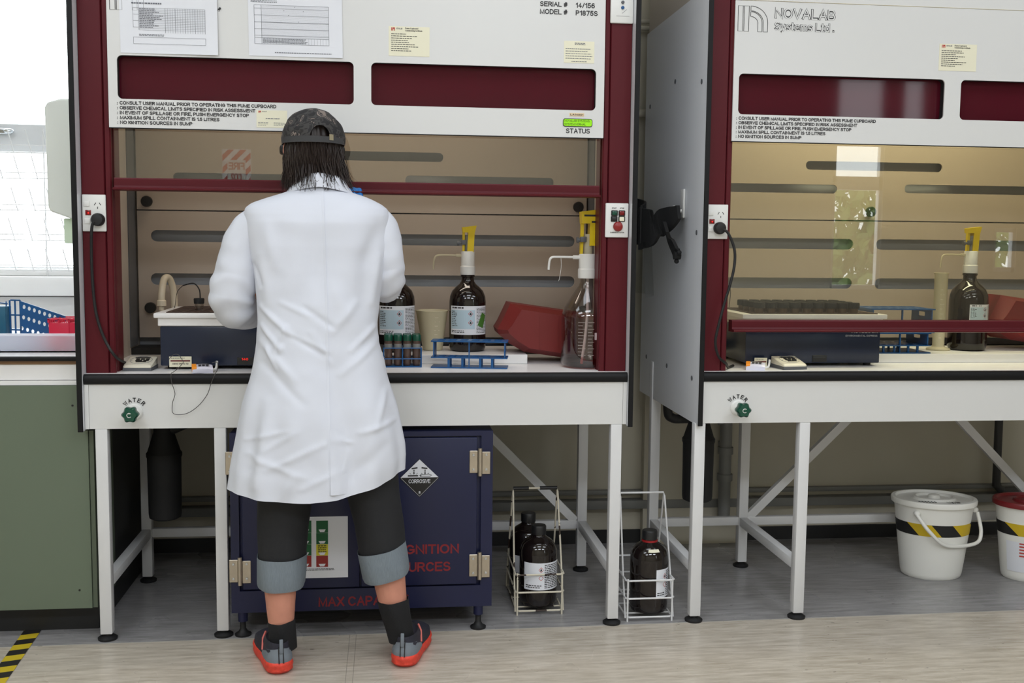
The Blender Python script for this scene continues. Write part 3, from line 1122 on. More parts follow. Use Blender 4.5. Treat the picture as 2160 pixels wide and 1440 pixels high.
    for x in lx:
        for y in (0.022, 0.64):
            if y > 0.1 and x in px['norear']:
                continue
            lg = MB().rbox(x - 0.0195, x + 0.0195, y - 0.0195, y + 0.0195, 0.022, 0.866 if y > .1 else 0.7183, 0.003, 2).build('leg', M['leg_white'], T)
            MB().lathe([(0.0, 0.0), (0.031, 0.0), (0.032, 0.007), (0.024, 0.012), (0.013, 0.016), (0.013, 0.0218), (0, 0.0218)], (x, y, 0), 20).build('foot', M['rubber'], lg)
            if y < 0.1 and x not in px['norear']:
                MB().rbox(x - 0.0165, x + 0.0165, 0.0418, 0.6203, 0.176, 0.213, 0.003, 2).build('side_rail', M['leg_white'], T)
    xs = [x for x in lx if x not in px['norear']]
    MB().rbox(xs[0] + 0.0197, xs[-1] - 0.0197, 0.625, 0.655, 0.178, 0.213, 0.003, 2).build('rear_rail', M['leg_white'], T)
    for (xa, za), (xb, zb) in px['braces']:
        d = Vector((xb - xa, 0, zb - za))
        ln = d.length
        mt = Matrix.Translation((xa, 0.64, za)) @ Matrix.Rotation(-math.atan2(d.z, d.x), 4, 'Y')
        MB().box(0, ln, -0.012, 0.012, -0.017, 0.017, mt).build('brace', M['leg_white'], T)
    # water valve on the apron
    v = px['valve']
    vb = MB().lathe([(0.0, 0.0), (0.027, 0.0), (0.027, 0.006), (0.023, 0.010), (0.011, 0.012), (0.011, 0.042), (0, 0.042)], (v.x, 0.003, v.z), 28,
                    Matrix.Rotation(R(90), 3, 'X')).build('water_valve', M['white_pl'], T)
    m = MB()
    prof = []
    for r, z in ((0.012, 0.038), (0.021, 0.042), (0.0245, 0.048), (0.0245, 0.068), (0.020, 0.075), (0.008, 0.077)):
        prof.append([Vector((v.x, 0.003, v.z)) + Matrix.Rotation(R(90), 3, 'X') @ Vector((r * (1 + 0.1 * cos(6 * 2 * pi * j / 48)) * cos(2 * pi * j / 48),
                     r * (1 + 0.1 * cos(6 * 2 * pi * j / 48)) * sin(2 * pi * j / 48), z)) for j in range(48)])
    m.rings(prof)
    m.build('valve_knob', M['green_pl'], vb)
    m = MB()
    m.tube([Vector((v.x + 0.007 * cos(a), -0.0745, v.z + 0.007 * sin(a))) for a in [R(40 + 10 * k) for k in range(29)]], 0.0011, 5)
    m.cyl((v.x, -0.0745, v.z + 0.003), (v.x, -0.0745, v.z + 0.008), 0.0011, 5)
    m.build('valve_mark', M['white_pl'], vb)
    m = MB()
    for k, ch in enumerate('WATER'):
        a = R(90 + 46 - 23 * k)
        cx, cz = v.x + 0.039 * cos(a), v.z + 0.039 * sin(a)
        w = 0.0125 if ch == 'W' else 0.0105
        rot = a - pi / 2
        fn = lambda q, cx=cx, cz=cz, rot=rot: Vector((cx + q.x * cos(rot) - q.z * sin(rot), q.y, cz + q.x * sin(rot) + q.z * cos(rot)))
        text(m, ch, -w / 2, w / 2, -0.007, 0.0145, 0.0022, 0.03, fn=fn)
    m.build('valve_lettering', M['ink'], T)
    area('cupboard_lamp_light', (O + 0.92, 0.36, 2.32), (0, 0, 0), 1.2, 0.12, lamp[0], lamp[1])
    lm = MB().rbox(O + 0.25, O + 1.6, 0.28, 0.44, 2.33, 2.40, 0.01).build('interior_lamp', M['white_pl'], T)
    return T


def slots(o, l):
    out = []
    for ua, ub, u, v, h in l:
        z = at(u, v, Y=YBAF).z
        out.append((at(ua, v, Y=YBAF).x, at(ub, v, Y=YBAF).x, z, h))
    return out


K = lambda u, v: (at(u, v, Y=YBAF).x, at(u, v, Y=YBAF).z)
XF = lambda u, v=200: at(u, v, Y=YF).x
left = dict(pl=0.1115, win=[(XF(247, 160), XF(746, 165)), (XF(783, 175), XF(1257, 185))], warn=0.138, logo=0.122, serial=True,
            split=at(320, 443, Y=YBAF).z,
            slots=slots(0, [(645, 935, 880, 331, 0.036), (365, 700, 400, 374, 0.036), (855, 1168, 1000, 382, 0.036),
                            (318, 748, 600, 500, 0.044), (790, 1212, 1000, 507, 0.044), (318, 748, 600, 590, 0.045), (790, 1212, 1000, 593, 0.045)]),
            knobs=[K(312, 425), K(1218, 437), K(320, 648), K(1226, 655)],
            legs=[0.067, 0.448, 1.793], norear=[0.448], braces=[((1.765, 0.21), (1.29, 0.69))], valve=at(284, 868, Y=0.003))
right = dict(pl=0.1045, win=[(XF(1558, 195), XF(1992, 205)), (XF(2026, 205), XF(2026, 205) + 0.742)], warn=2.195, logo=2.191,
             split=at(1700, 464, Y=YBAF).z,
             slots=slots(0, [(1700, 1988, 1840, 351, 0.036), (1430, 1766, 1650, 397, 0.036), (1908, 2215, 2030, 400, 0.036),
                             (1370, 1800, 1700, 514, 0.044), (1848, 2262, 2000, 517, 0.044), (1370, 1797, 1700, 597, 0.045), (1845, 2262, 2000, 599, 0.045)]),
             knobs=[K(1832, 447)],
             legs=[2.092, 2.475, 3.86], norear=[], braces=[((2.50, 0.21), (3.0, 0.70)), ((3.83, 0.205), (3.33, 0.70))], valve=at(1556, 859, Y=0.003))
cupboard(0.0, 'maroon and white fume cupboard with raised sash that the person works at', left, 1.4975, (4.8, (1.0, 0.88, 0.74)))
cupboard(2.0765, 'maroon and white fume cupboard with lowered glass sash above the white buckets', right, 1.039, (13.0, (1.0, 0.95, 0.62)))


# ------------------------------------------------------------------ power outlets, control plates, cords
def outlet(x0, z0, x1, z1, label, lean):
    t = thing('power_outlet', label, 'power outlet', ((x0 + x1) / 2, 0.03, (z0 + z1) / 2), group='double power outlets on the red posts')
    y = 0.0298
    MB().rbox(x0, x1, y - 0.0095, y, z0, z1, 0.003, 3).build('cover_plate', M['white_pl'], t)
    f = y - 0.0095
    w, h = x1 - x0, z1 - z0
    X = lambda k: x0 + k * w
    Z = lambda k: z1 - k * h
    MB().rbox(X(.08), X(.32), f - 0.0035, f, Z(.32), Z(.17), 0.0015).build('switch', M['white_pl'], t)
    MB().rbox(X(.10), X(.34), f - 0.0035, f, Z(.79), Z(.64), 0.0015).build('switch', M['white_pl'], t)
    MB().rbox(X(.14), X(.38), f - 0.002, f, Z(.56), Z(.42), 0.0015).build('neon_lens', M['neon_body'], t)
    MB().ball((X(.27), f - 0.0028, Z(.50)), (0.0028, 0.001, 0.0028), 8).build('neon_light', M['led_red'], t)
    m = MB()
    line(m, X(.52), Z(.29), X(.59), Z(.22), 0.0022, f - 0.0005)
    line(m, X(.80), Z(.29), X(.73), Z(.22), 0.0022, f - 0.0005)
    line(m, X(.66), Z(.39), X(.66), Z(.33), 0.0022, f - 0.0005)
    m.build('socket_slots', M['ink'], t)
    return t


def cord(cx, cz, path, label):
    t = thing('electrical_lead', label, 'power cable', (cx, 0.0195, cz), group='black plugs and cords in the outlets')
    m = MB()
    m.lathe([(0.0, 0.0), (0.019, 0.0), (0.021, 0.004), (0.021, 0.018), (0.017, 0.026), (0.008, 0.029), (0, 0.029)], (cx, 0.0202, cz), 28, Matrix.Rotation(R(90), 3, 'X'))
    m.rbox(cx - 0.008, cx + 0.008, -0.008, 0.012, cz - 0.019, cz + 0.01, 0.004)
    m.build('plug', M['rubber'], t)
    MB().tube(spline(path, 10), 0.0048, 10).build('cable', M['rubber'], t)
    return t


outlet(0.0205, 1.364, 0.0945, 1.483, 'white double power outlet on the left red post of the cupboard with raised sash', 0)
outlet(2.0985, 1.362, 2.1765, 1.481, 'white double power outlet on the left red post of the cupboard with lowered sash', 0)
A = lambda u, v, y: tuple(at(u, v, Y=y))
pc = at(205, 463, Y=0.0)
cord(pc.x, pc.z, [A(203, 466, -0.004), A(194, 478, -0.002), A(193, 540, 0.012), A(197, 615, 0.016), A(205, 670, 0.015), A(222, 718, 0.012),
                  A(244, 752, 0.010), (0.118, 0.15, 0.918), (0.10, 0.25, 0.906), (0.12, 0.33, 0.906)],
     'black plug and cord hanging from the outlet left of the person')
pc = at(1520, 481, Y=0.0)
cord(pc.x, pc.z, [A(1522, 482, -0.004), A(1536, 492, -0.006), A(1549, 525, -0.008), A(1549, 560, -0.014), A(1540, 600, -0.018), A(1528, 640, -0.018), A(1516, 685, -0.016),
                  A(1509, 722, -0.01), A(1516, 752, 0.0), A(1531, 766, 0.03), (2.215, 0.09, 0.906), (2.25, 0.14, 0.906)],
     'black plug and cord looping in front of the lowered sash')

a, b = at(1278, 428, Y=0.02), at(1325, 501, Y=0.02)
t = thing('control_panel', 'white push-button plate with red emergency stop button right of the work opening', 'control panel', ((a.x + b.x) / 2, 0.03, (a.z + b.z) / 2))
x0, x1, z0, z1 = a.x, b.x, b.z, a.z
MB().rbox(x0, x1, 0.0205, 0.0298, z0, z1, 0.003, 3).build('cover_plate', M['white_pl'], t)
X = lambda k: x0 + k * (x1 - x0)
Z = lambda k: z1 - k * (z1 - z0)
for i, (kx, kz, mm) in enumerate(((.38, .29, M['green_pl']), (.70, .29, M['neon_body']), (.37, .46, M['black']), (.70, .46, M['cream_paper']))):
    plate(MB(), rrect(X(kx) - 0.0115, X(kx) + 0.0115, Z(kz) - 0.0095, Z(kz) + 0.0095, 0.003, 4), [], 0.0183, 0.0205).build('button_surround', M['black'], t)
    o = MB().rbox(X(kx) - 0.0085, X(kx) + 0.0085, 0.0145, 0.0185, Z(kz) - 0.007, Z(kz) + 0.007, 0.002).build('button', mm, t)
b_ = MB().lathe([(0, 0), (0.016, 0), (0.017, 0.004), (0.014, 0.010), (0.006, 0.013), (0, 0.0135)], (X(.54), 0.0205, Z(.68)), 24, Matrix.Rotation(R(90), 3, 'X')).build('emergency_button', mat('emergency_red', (142, 32, 30), 0.35), t)
m = MB()
text(m, 'START', X(.27), X(.47), Z(.165), 0.0045, 0.0199, 0.02)
text(m, 'STOP', X(.62), X(.80), Z(.165), 0.0045, 0.0199, 0.02)
text(m, 'EMERGENCY STOP', X(.22), X(.82), Z(.875), 0.0045, 0.0199, 0.02)
m.build('lettering', M['ink'], t)

a, b = at(1289, -22, Y=0.02), at(1336, 50, Y=0.02)
x0, x1, z0, z1 = a.x, b.x, b.z, a.z
t = thing('indicator_plate', 'white indicator plate at the top of the right red post, with blue light', 'control panel', ((x0 + x1) / 2, 0.03, (z0 + z1) / 2))
MB().rbox(x0, x1, 0.0205, 0.0298, z0, z1, 0.004, 3).build('cover_plate', M['white_pl'], t)
MB().lathe([(0, 0), (0.0055, 0), (0.0055, 0.004), (0, 0.005)], (X(.52), 0.0205, Z(.37)), 16, Matrix.Rotation(R(90), 3, 'X')).build('indicator', M['grey_pl'], t)
MB().lathe([(0, 0), (0.0055, 0), (0.0055, 0.004), (0, 0.005)], (X(.52), 0.0205, Z(.53)), 16, Matrix.Rotation(R(90), 3, 'X')).build('indicator', M['blue_pl'], t)
m = MB()
line(m, X(.5), Z(.70), X(.7), Z(.58), 0.0012, 0.0199)
line(m, X(.25), Z(.78), X(.82), Z(.78), 0.0008, 0.0199)
m.build('printed_lines', M['grey_ink'], t)


# ------------------------------------------------------------------ papers and stickers on the front panels
rnd = random.Random(3)


def sheet(name, label, cat, x0, x1, z0, z1, mm, curl=0.0, group=None, skew=0.0):
    t = thing(name, label, cat, ((x0 + x1) / 2, YF, z0), group=group)
    m = MB()
    N = 14
    g = []
    for j in range(N + 1):
        row = []
        for i in range(N + 1):
            x, z = lerp(x0, x1, i / N), lerp(z0, z1, j / N)
            x += skew * (j / N)
            d = curl * (max(0, i / N - 0.6) / 0.4) ** 2 * (1 - 0.4 * j / N) + curl * 0.6 * (max(0, 0.3 - j / N) / 0.3) ** 2 * (i / N)
            row.append(Vector((x, YF - 0.0011 - d, z)))
        g.append(row)
    for q in (0, -0.0004):
        n0 = len(m.v)
        m.add([p + Vector((0, -q, 0)) for row in g for p in row], [(j * (N + 1) + i, j * (N + 1) + i + 1, (j + 1) * (N + 1) + i + 1, (j + 1) * (N + 1) + i) for j in range(N) for i in range(N)])
    m.build('page', mm, t)
    sag = lambda p: Vector((p.x + skew * (p.z - z0) / (z1 - z0), p.y - (curl * (max(0, (p.x - x0) / (x1 - x0) - 0.6) / 0.4) ** 2 * (1 - 0.4 * (p.z - z0) / (z1 - z0))
                                      + curl * 0.6 * (max(0, 0.3 - (p.z - z0) / (z1 - z0)) / 0.3) ** 2 * ((p.x - x0) / (x1 - x0))), p.z))
    return t, sag


YP = YF - 0.0018
# left sheet: check list with tick grid
x0, x1, z0 = 0.153, 0.459, 1.935
t, sg = sheet('taped_paper', 'white taped checklist sheet with small tick grid, upper left of the panel', 'paper', x0, x1, z0, z0 + 0.43, M['paper'], 0.006, skew=-0.004)
PX = lambda u, v: (at(u, v, Y=YF).x, at(u, v, Y=YF).z)
m = MB()
ax, az = PX(281, 16)
bx, bz = PX(434, 66)
az = PX(281, 16)[1]; bz = PX(281, 57)[1]
for k in range(4):
    z = lerp(az, bz, k / 3)
    line(m, ax, z, lerp(ax, bx, .08), z, 0.0008, YP, sg)
line(m, ax, az, ax, bz, 0.0008, YP, sg)
cx = PX(293, 20)[0]; dx = PX(349, 20)[0]
bz2 = PX(293, 63)[1]
for k in range(14):
    z = lerp(az, bz2, k / 13)
    line(m, cx, z, bx, z, 0.0006, YP, sg)
for k in range(17):
    x = lerp(dx, bx, k / 16)
    line(m, x, az, x, bz2 - 0.008, 0.0010 if k % 4 == 0 else 0.0005, YP, sg)
line(m, cx, az, cx, bz2, 0.0008, YP, sg)
ex, ez = PX(282, 78); fx, fz = PX(435, 92)
fz = PX(282, 92)[1]
for a, b, c, d in ((ex, ez, fx, ez), (ex, fz, fx, fz), (ex, ez, ex, fz), (fx, ez, fx, fz)):
    line(m, a, b, c, d, 0.0008, YP, sg)
m.build('printed_table', M['grey_ink'], t)
m = MB()
ink_rows(m, cx + 0.002, dx - 0.004, bz2 + 0.006, az, 12, YP - 0.0002, rnd, 0.55, 0.4, sg)
ink_rows(m, cx, dx, PX(293, 76)[1], PX(293, 71)[1], 2, YP, rnd, 0.9, 0.5, sg)
ink_rows(m, PX(278, 5)[0], PX(345, 5)[0], PX(278, 9)[1], PX(278, 3)[1], 1, YP, rnd, 0.9, 0.5, sg)
m.build('printed_text', M['grey_ink'], t)
# right sheet: control chart
x0, x1, z0 = 0.556, 0.857, 1.938
t, sg = sheet('taped_paper', 'white taped chart sheet with ruled graph, right of the checklist', 'paper', x0, x1, z0, z0 + 0.43, M['paper'], 0.002, skew=-0.005)
m = MB()
ax, az = PX(537, 10); bx = PX(694, 10)[0]; bz = PX(537, 92)[1]
cx = PX(552, 10)[0]
for k in (0, .085, .26, .44, .61, .78, .84, 1):
    z = lerp(az, bz, k)
    line(m, ax, z, bx, z, 0.0011 if k == .44 else 0.0008, YP, sg)
for x in (ax, cx, bx):
    line(m, x, az, x, bz, 0.0009, YP, sg)
for k in range(40):
    z = lerp(az, bz, k / 39 * .84)
    line(m, cx, z, bx, z, 0.0002, YP, sg)
for k in range(24):
    x = lerp(cx, bx, k / 23)
    line(m, x, lerp(az, bz, .84), x, bz, 0.0004, YP, sg)
m.build('printed_graph', M['grey_ink'], t)
m = MB()
ink_rows(m, cx + 0.003, lerp(cx, bx, .7), lerp(az, bz, .98), lerp(az, bz, .85), 4, YP - 0.0002, rnd, 0.9, 0.5, sg, 0.004)
ink_rows(m, PX(580, 110)[0], PX(700, 110)[0], PX(580, 113)[1], PX(580, 109)[1], 1, YP, rnd, 1.0, 0.4, sg)
ink_rows(m, PX(530, 3)[0], PX(590, 3)[0], PX(530, 5)[1], PX(530, -1)[1], 2, YP, rnd, 0.9, 0.4, sg)
for (u, v) in ((610, 33), (623, 16), (631, 47), (641, 25), (600, 23)):
    q = PX(u, v)
    quad(m, q[0] - .001, q[0] + .001, q[1] - .001, q[1] + .001, YP - 0.0003, sg)
m.build('printed_text', M['grey_ink'], t)


def certificate(u0, v0, u1, v1, label, mark=True, group=None, kind=0):
    a, b = at(u0, v0, Y=YF), at(u1, v1, Y=YF)
    x0, x1, z0, z1 = a.x, b.x, b.z, a.z
    w, h = x1 - x0, z1 - z0
    t = thing('certificate_sticker', label, 'sticker', ((x0 + x1) / 2, YF, z0), group=group)
    MB().box(x0, x1, YF - 0.0009, YF - 0.0001, z0, z1).build('sticker_paper', M['cream_paper'], t)
    y = YF - 0.0013
    m = MB()
    X = lambda k: x0 + k * w
    Z = lambda k: z1 - k * h
    if kind == 0:
        text(m, 'Fume Cupboard', X(.40), X(.72), Z(.085), h * .05, y, 0.02)
        text(m, 'Commissioning Certificate', X(.40), X(.82), Z(.16), h * .05, y, 0.02)
        ink_rows(m, X(.06), X(.75), Z(.86), Z(.22), 9, y, rnd, 0.45, 0.3, word=0.007)
    elif kind == 1:
        ink_rows(m, X(.35), X(.70), Z(.19), Z(.06), 2, y, rnd, 1, 0.5, word=0.007)
        ink_rows(m, X(.05), X(.95), Z(.85), Z(.3), 5, y, rnd, 0.7, 0.25, word=0.006)
        ink_rows(m, X(.25), X(.75), Z(.97), Z(.9), 1, y, rnd, 1, 0.5)
    else:
        ink_rows(m, X(.3), X(.75), Z(.52), Z(.44), 1, y, rnd, 1, 0.5)
        ink_rows(m, X(.05), X(.4), Z(.9), Z(.68), 3, y, rnd, 0.7, 0.3)
        ink_rows(m, X(.56), X(.95), Z(.9), Z(.68), 3, y, rnd, 0.7, 0.3)
    m.build('printed_text', M['grey_ink'] if kind else M['ink'], t)
    if mark:
        m = MB()
        for k in (0, 1):
            quad(m, X(.06 + .03 * k), X(.08 + .03 * k), Z(.15), Z(.04), y)
        quad(m, X(.13), X(.15), Z(.15), Z(.09), y)
        quad(m, X(.11), X(.15), Z(.09), Z(.04), y)
        m.build('company_mark', M['red_ink'], t)
        m = MB()
        text(m, 'NOVALAB', X(.18), X(.33), Z(.10), h * .055, y, 0.02)
        m.build('company_name', M['grey_ink'], t)
    return t


certificate(820, 55, 906, 120, 'cream commissioning certificate sticker on the panel of the cupboard with raised sash', True, 'cream certificate stickers')
certificate(1982, 92, 2058, 151, 'cream commissioning certificate sticker on the panel of the cupboard with lowered sash', True, 'cream certificate stickers')
certificate(1190, 86, 1253, 134, 'pale test sticker below the serial number lettering', False, 'cream certificate stickers', 1)
certificate(541, 232, 606, 270, 'small cream business card sticker left of the camouflage cap', True, None, 2)
a, b = at(1201, 238, Y=YF), at(1232, 246, Y=YF)
t = thing('asset_tag', 'tiny orange-edged tag reading LA14001 above the green status screen', 'sticker', (a.x, YF, b.z))
MB().box(a.x, b.x, YF - 0.001, YF - 0.0001, b.z, a.z).build('tag_paper', mat('tag_paper', (230, 206, 170), 0.6, var=0), t)
m = MB()
text(m, 'LA14001', a.x + 0.003, b.x - 0.003, b.z + 0.003, 0.006, YF - 0.0014, 0.02)
m.build('lettering', M['ink'], t)
a = at(464, 18, Y=YF)
MBs = MB().cyl((a.x, YF - 0.003, a.z), (a.x, YF, a.z), 0.0035, 10).build('panel_stud', M['black'], None, origin=(a.x, YF, a.z))
tag(MBs, 'tiny black stud on the white panel between the two taped sheets', 'stud')
# ------------------------------------------------------------------ things on the two worktops
WTZ = 0.9003
SLZ = 0.934
for (xa, xb, lab) in ((0.76, 1.512, 'raised white base board under the amber bottle in the cupboard with raised sash'),
                      (2.84, 3.86, 'raised white base board under the measuring cylinder in the other cupboard')):
    t = MB().rbox(xa, xb, 0.264, 0.594, WTZ, SLZ, 0.0015, 1).build('base_board', M['white_lam'], None, origin=((xa + xb) / 2, 0.43, WTZ))
    tag(t, lab, 'board', 'raised white base boards')


def winchester(loc, label, sc=1.0, cap=True, disp=None, lab=None, short=False, group='dark amber bottles'):
    """2.5 litre amber bottle; lab = (half width angle, kind)"""
    t = thing('reagent_bottle', label, 'bottle', loc, group=group)
    B = [(0, 0), (.052, 0), (.064, .004), (.0685, .014), (.069, .03), (.069, .185), (.0665, .205), (.058, .226), (.044, .241), (.031, .252), (.0245, .262),
         (.023, .272), (.0235, .277), (.0265, .279), (.0265, .284), (.0235, .286), (.0225, .30), (.0225, .305), (0, .305)]
    if short:
        B = [(0, 0), (.052, 0), (.064, .004), (.0685, .014), (.069, .03), (.069, .188), (.067, .207), (.060, .226), (.048, .240), (.034, .249), (.027, .254), (.0245, .258),
             (.0245, .262), (.0225, .264), (.0225, .278), (0, .278)]
    dz = -.026 if short else 0
    MB().lathe([(r * sc, z * sc) for r, z in B], n=48).build('bottle_body', M['brown_glass'], t, local=True)
    if cap:
        m = MB()
        m.lathe([(r * sc, (z + dz) * sc) for r, z in ((0, .290), (.0275, .288), (.0275, .316), (.0255, .320), (0, .321))], n=40)
        m.build('cap', M['black'], t, local=True)
    if lab:
        a0, a1, z0, z1, kind = lab
        r = 0.0693 * sc
        cyl = lambda q: Vector(((r - q.y) * sin(q.x), -(r - q.y) * cos(q.x), q.z))      # x is an angle here
        N = 28
        m = MB()
        g = []
        for z in (z0, z1):
            g += [cyl(Vector((lerp(a0, a1, i / N), -0.0003, z))) for i in range(N + 1)]
        m.add(g, [(i, i + 1, N + 2 + i, N + 1 + i) for i in range(N)])
        lb = m.build('label', M['paper'], t, local=True)
        P = lambda k: lerp(a0, a1, k)
        Q = lambda k: lerp(z0, z1, k)
        rr = random.Random(int(loc[0] * 100))
        m = MB()
        yy = -0.0006
        if kind == 'chem':
            N2 = 10
            g = []
            for z in (Q(.2), Q(.86)):
                g += [cyl(Vector((lerp(P(.02), P(.62), i / N2), -0.0005, z))) for i in range(N2 + 1)]
            MB().add(g, [(i, i + 1, N2 + 2 + i, N2 + 1 + i) for i in range(N2)]).build('label_panel', M['lbl_blue'], lb, local=True)
            ink_rows(m, P(.06), P(.36), Q(.90), Q(.97), 1, yy, rr, 1, .7, cyl, .15)
            ink_rows(m, P(.04), P(.22), Q(.28), Q(.84), 9, yy, rr, .6, .42, cyl, .12)
            ink_rows(m, P(.66), P(.98), Q(.05), Q(.95), 18, yy, rr, .9, .4, cyl, .1)
            ink_rows(m, P(.04), P(.40), Q(.06), Q(.16), 2, yy, rr, .9, .5, cyl, .14)
        else:
            ink_rows(m, P(.5), P(.98), Q(.05), Q(.95), 14, yy, rr, .95, .5, cyl, .12)
            ink_rows(m, P(.05), P(.45), Q(.06), Q(.2), 2, yy, rr, .8, .5, cyl, .12)
        m.build('label_print', M['ink'], lb, local=True)
        m = MB()
        for cx, cz in ((P(.52), Q(.73)), (P(.52), Q(.42))) if kind == 'chem' else ((P(.42), Q(.75)), (P(.42), Q(.45))):
            s, h = 0.135, 0.0095 * 1.0
            pts = [(cx - s, cz), (cx, cz - h * 1.1), (cx + s, cz), (cx, cz + h * 1.1)]
            for (ax_, az_), (bx_, bz_) in zip(pts, pts[1:] + pts[:1]):
                q = []
                for k in (0, 1):
                    x, z = (ax_, az_) if k == 0 else (bx_, bz_)
                    q.append((cyl(Vector((cx + (x - cx) * 1.0, yy, cz + (z - cz) * 1.0))), cyl(Vector((cx + (x - cx) * 0.78, yy, cz + (z - cz) * 0.78)))))
                m.add([q[0][0], q[1][0], q[1][1], q[0][1]], [(0, 1, 2, 3)])
        m.build('hazard_diamonds', M['red_ink'], lb, local=True)
        m = MB()
        for cx, cz in ((P(.52), Q(.73)), (P(.52), Q(.42))) if kind == 'chem' else ((P(.42), Q(.75)),):
            m.add([cyl(Vector((cx + dx, yy, cz + dz))) for dx, dz in ((-.05, -.0045), (.05, -.0045), (.035, .0015), (0, .0055), (-.04, .001))], [(0, 1, 2, 3, 4)])
        m.build('hazard_symbols', M['ink'], lb, local=True)
    if disp:
        k = disp
        d = MB().lathe([(r * k, .286 * sc + z * k) for r, z in ((0, 0), (.0265, 0), (.0285, .004), (.0285, .03), (.0255, .034), (.0255, .085), (.0235, .088), (0, .088))], n=36).build('dispenser', M['white_pl'], t, local=True)
        z0 = .286 * sc + .088 * k
        MB().lathe([(0, z0), (.013 * k, z0), (.013 * k, z0 + .06 * k), (0, z0 + .06 * k)], n=20).build('piston', M['grey_pipe'], d, local=True)
        # yellow sleeve: flared, slanted top, open slot on the left
        m = MB()
        for (xa, xb, xa1, xb1, ya) in ((-.004, .020, .000, .0245, .017), (-.021, -.013, -.021, -.012, .008)):
            r0 = [Vector((x * k, y * k, z0 - .004 * k)) for x, y in ((xa, -ya), (xb, -ya), (xb, ya), (xa, ya))]
            r1 = [Vector((x * k, y * k, z0 + .078 * k)) for x, y in ((xa1, -ya), (xb1, -ya), (xb1, ya), (xa1, ya))]
            m.rings([r0, r1])
        r0 = [Vector((x * k, y * k, z0 + .070 * k)) for x, y in ((-.021, -.018), (.0243, -.018), (.0243, .018), (-.021, .018))]
        r1 = [Vector((x * k, y * k, z0 + (.089 if x < 0 else .096) * k)) for x, y in ((-.0235, -.018), (.031, -.018), (.031, .018), (-.0235, .018))]
        m.rings([r0, r1])
        m.build('dispenser_sleeve', M['yellow_pl'], d, local=True)
        m = MB()
        m.cyl((-.020 * k, -.012 * k, z0 + .03 * k), (-.034 * k, -.012 * k, z0 + .03 * k), .005 * k, 12)
        m.cyl((-.034 * k, -.012 * k, z0 + .03 * k), (-.042 * k, -.012 * k, z0 + .03 * k), .009 * k, 12)
        m.rbox(-.026 * k, -.008 * k, -.020 * k, -.010 * k, z0 + .024 * k, z0 + .042 * k, .002)
        m.build('volume_knob', M['grey_pl'], d, local=True)
        zs = .286 * sc + .072 * k
        m = MB()
        m.cyl((-.02 * k, 0, zs), (-.045 * k, 0, zs), .006 * k, 12)
        m.tube(spline([(-.04 * k, 0, zs), (-.09 * k, -.004, zs + .001), (-.118 * k, -.006, zs - .002), (-.127 * k, -.007, zs - .02 * k), (-.129 * k, -.007, zs - .052 * k)], 6), .0034 * k, 10)
        m.build('spout', M['white_pl'] if k > 1.1 else M['trans_pl'], d, local=True)
        if k > 1.1:
            m = MB()
            for q in (0.082, 0.062):
                quad(m, -0.012 * k, 0.026 * k, z0 + q * k, z0 + (q + .008) * k, -0.0184 * k)
            m.build('sleeve_bands', M['ink'], d, local=True)
    return t


b1 = winchester((1.302, 0.415, SLZ), 'amber bottle with yellow pump dispenser and green-marked label in the middle of the open cupboard', 1.0, False, 1.0, (-1.15, 1.25, .065, .172, 'chem'))
lb = [c for c in b1.children if c.name.startswith('label')][0]
m = MB()
r = 0.0704
cyl = lambda q: Vector(((r) * sin(q.x / r), -(r) * cos(q.x / r), q.z))
cx, cz = 0.058, .118
for i in range(6):                       # tilted green sticker wrapped on the label
    for j in range(5):
        def gp(i, j):
            x, z = -0.014 + 0.028 * i / 6, -0.026 + 0.052 * j / 5
            a = R(-24)
            return cyl(Vector((cx + x * cos(a) - z * sin(a), 0, cz + x * sin(a) + z * cos(a))))
        m.add([gp(i, j), gp(i + 1, j), gp(i + 1, j + 1), gp(i, j + 1)], [(0, 1, 2, 3)])
m.build('green_sticker', M['green_tape'], lb, local=True)
winchester((1.035, 0.40, SLZ), 'amber bottle with printed label half hidden behind the white coat sleeve', 1.0, True, None, (-1.1, 1.3, .065, .172, 'chem'))
winchester((3.305, 0.42, SLZ), 'amber bottle with yellow pump dispenser behind the lowered glass sash', 1.07, False, 1.0, (-0.45, 1.25, .11, .185, 'chem'))

# clear storage bottle with dispenser
c = at(1236, 774, Z=WTZ)
BX, BY = 1.712, 0.165
t = thing('storage_bottle', 'large clear glass bottle with yellow pump dispenser and a little pink liquid', 'bottle', (BX, BY, WTZ))
S = 1.0
prof = [(0, 0.002), (.07, 0), (.086, .006), (.0915, .02), (.0915, .175), (.090, .19), (.080, .215), (.058, .250), (.040, .277), (.030, .292), (.027, .305), (.027, .322), (.030, .324), (.030, .330), (.027, .332)]
inn = [(.0245, .332), (.0245, .303), (.037, .276), (.055, .248), (.077, .213), (.0885, .185), (.0885, .022), (.083, .009), (0, .006)]
MB().lathe(prof + inn, n=56, cap0=False, cap1=False).build('bottle_body', M['clear'], t, local=True)
MB().lathe([(0, .0065), (.082, .0095), (.088, .022), (.088, .036), (0, .036)], n=48).build('liquid', glass('pink_liquid', (236, 170, 168), 0.6), t, local=True)
mg = MB()
rr = 0.0918
cy2 = lambda q: Vector((rr * sin(q.x / rr), -rr * cos(q.x / rr), q.z))
for k in range(11):
    quad(mg, -.047, -.03 if k % 2 else -.02, .05 + k * .0115, .0512 + k * .0115, 0, cy2)
    quad(mg, -.012, .002 if k % 2 else .01, .05 + k * .0115, .0512 + k * .0115, 0, cy2)
gm = mg.build('graduation_marks', mat('frosted_white_print', (200, 180, 180), 0.6), t, local=True)
m = MB()
for k in range(6):
    quad(m, .012 + k * .005, .017 + k * .005, .105, .130, 0, cy2)
m.build('marking_patch', gm.data.materials[0], t, local=True)
k = 1.22
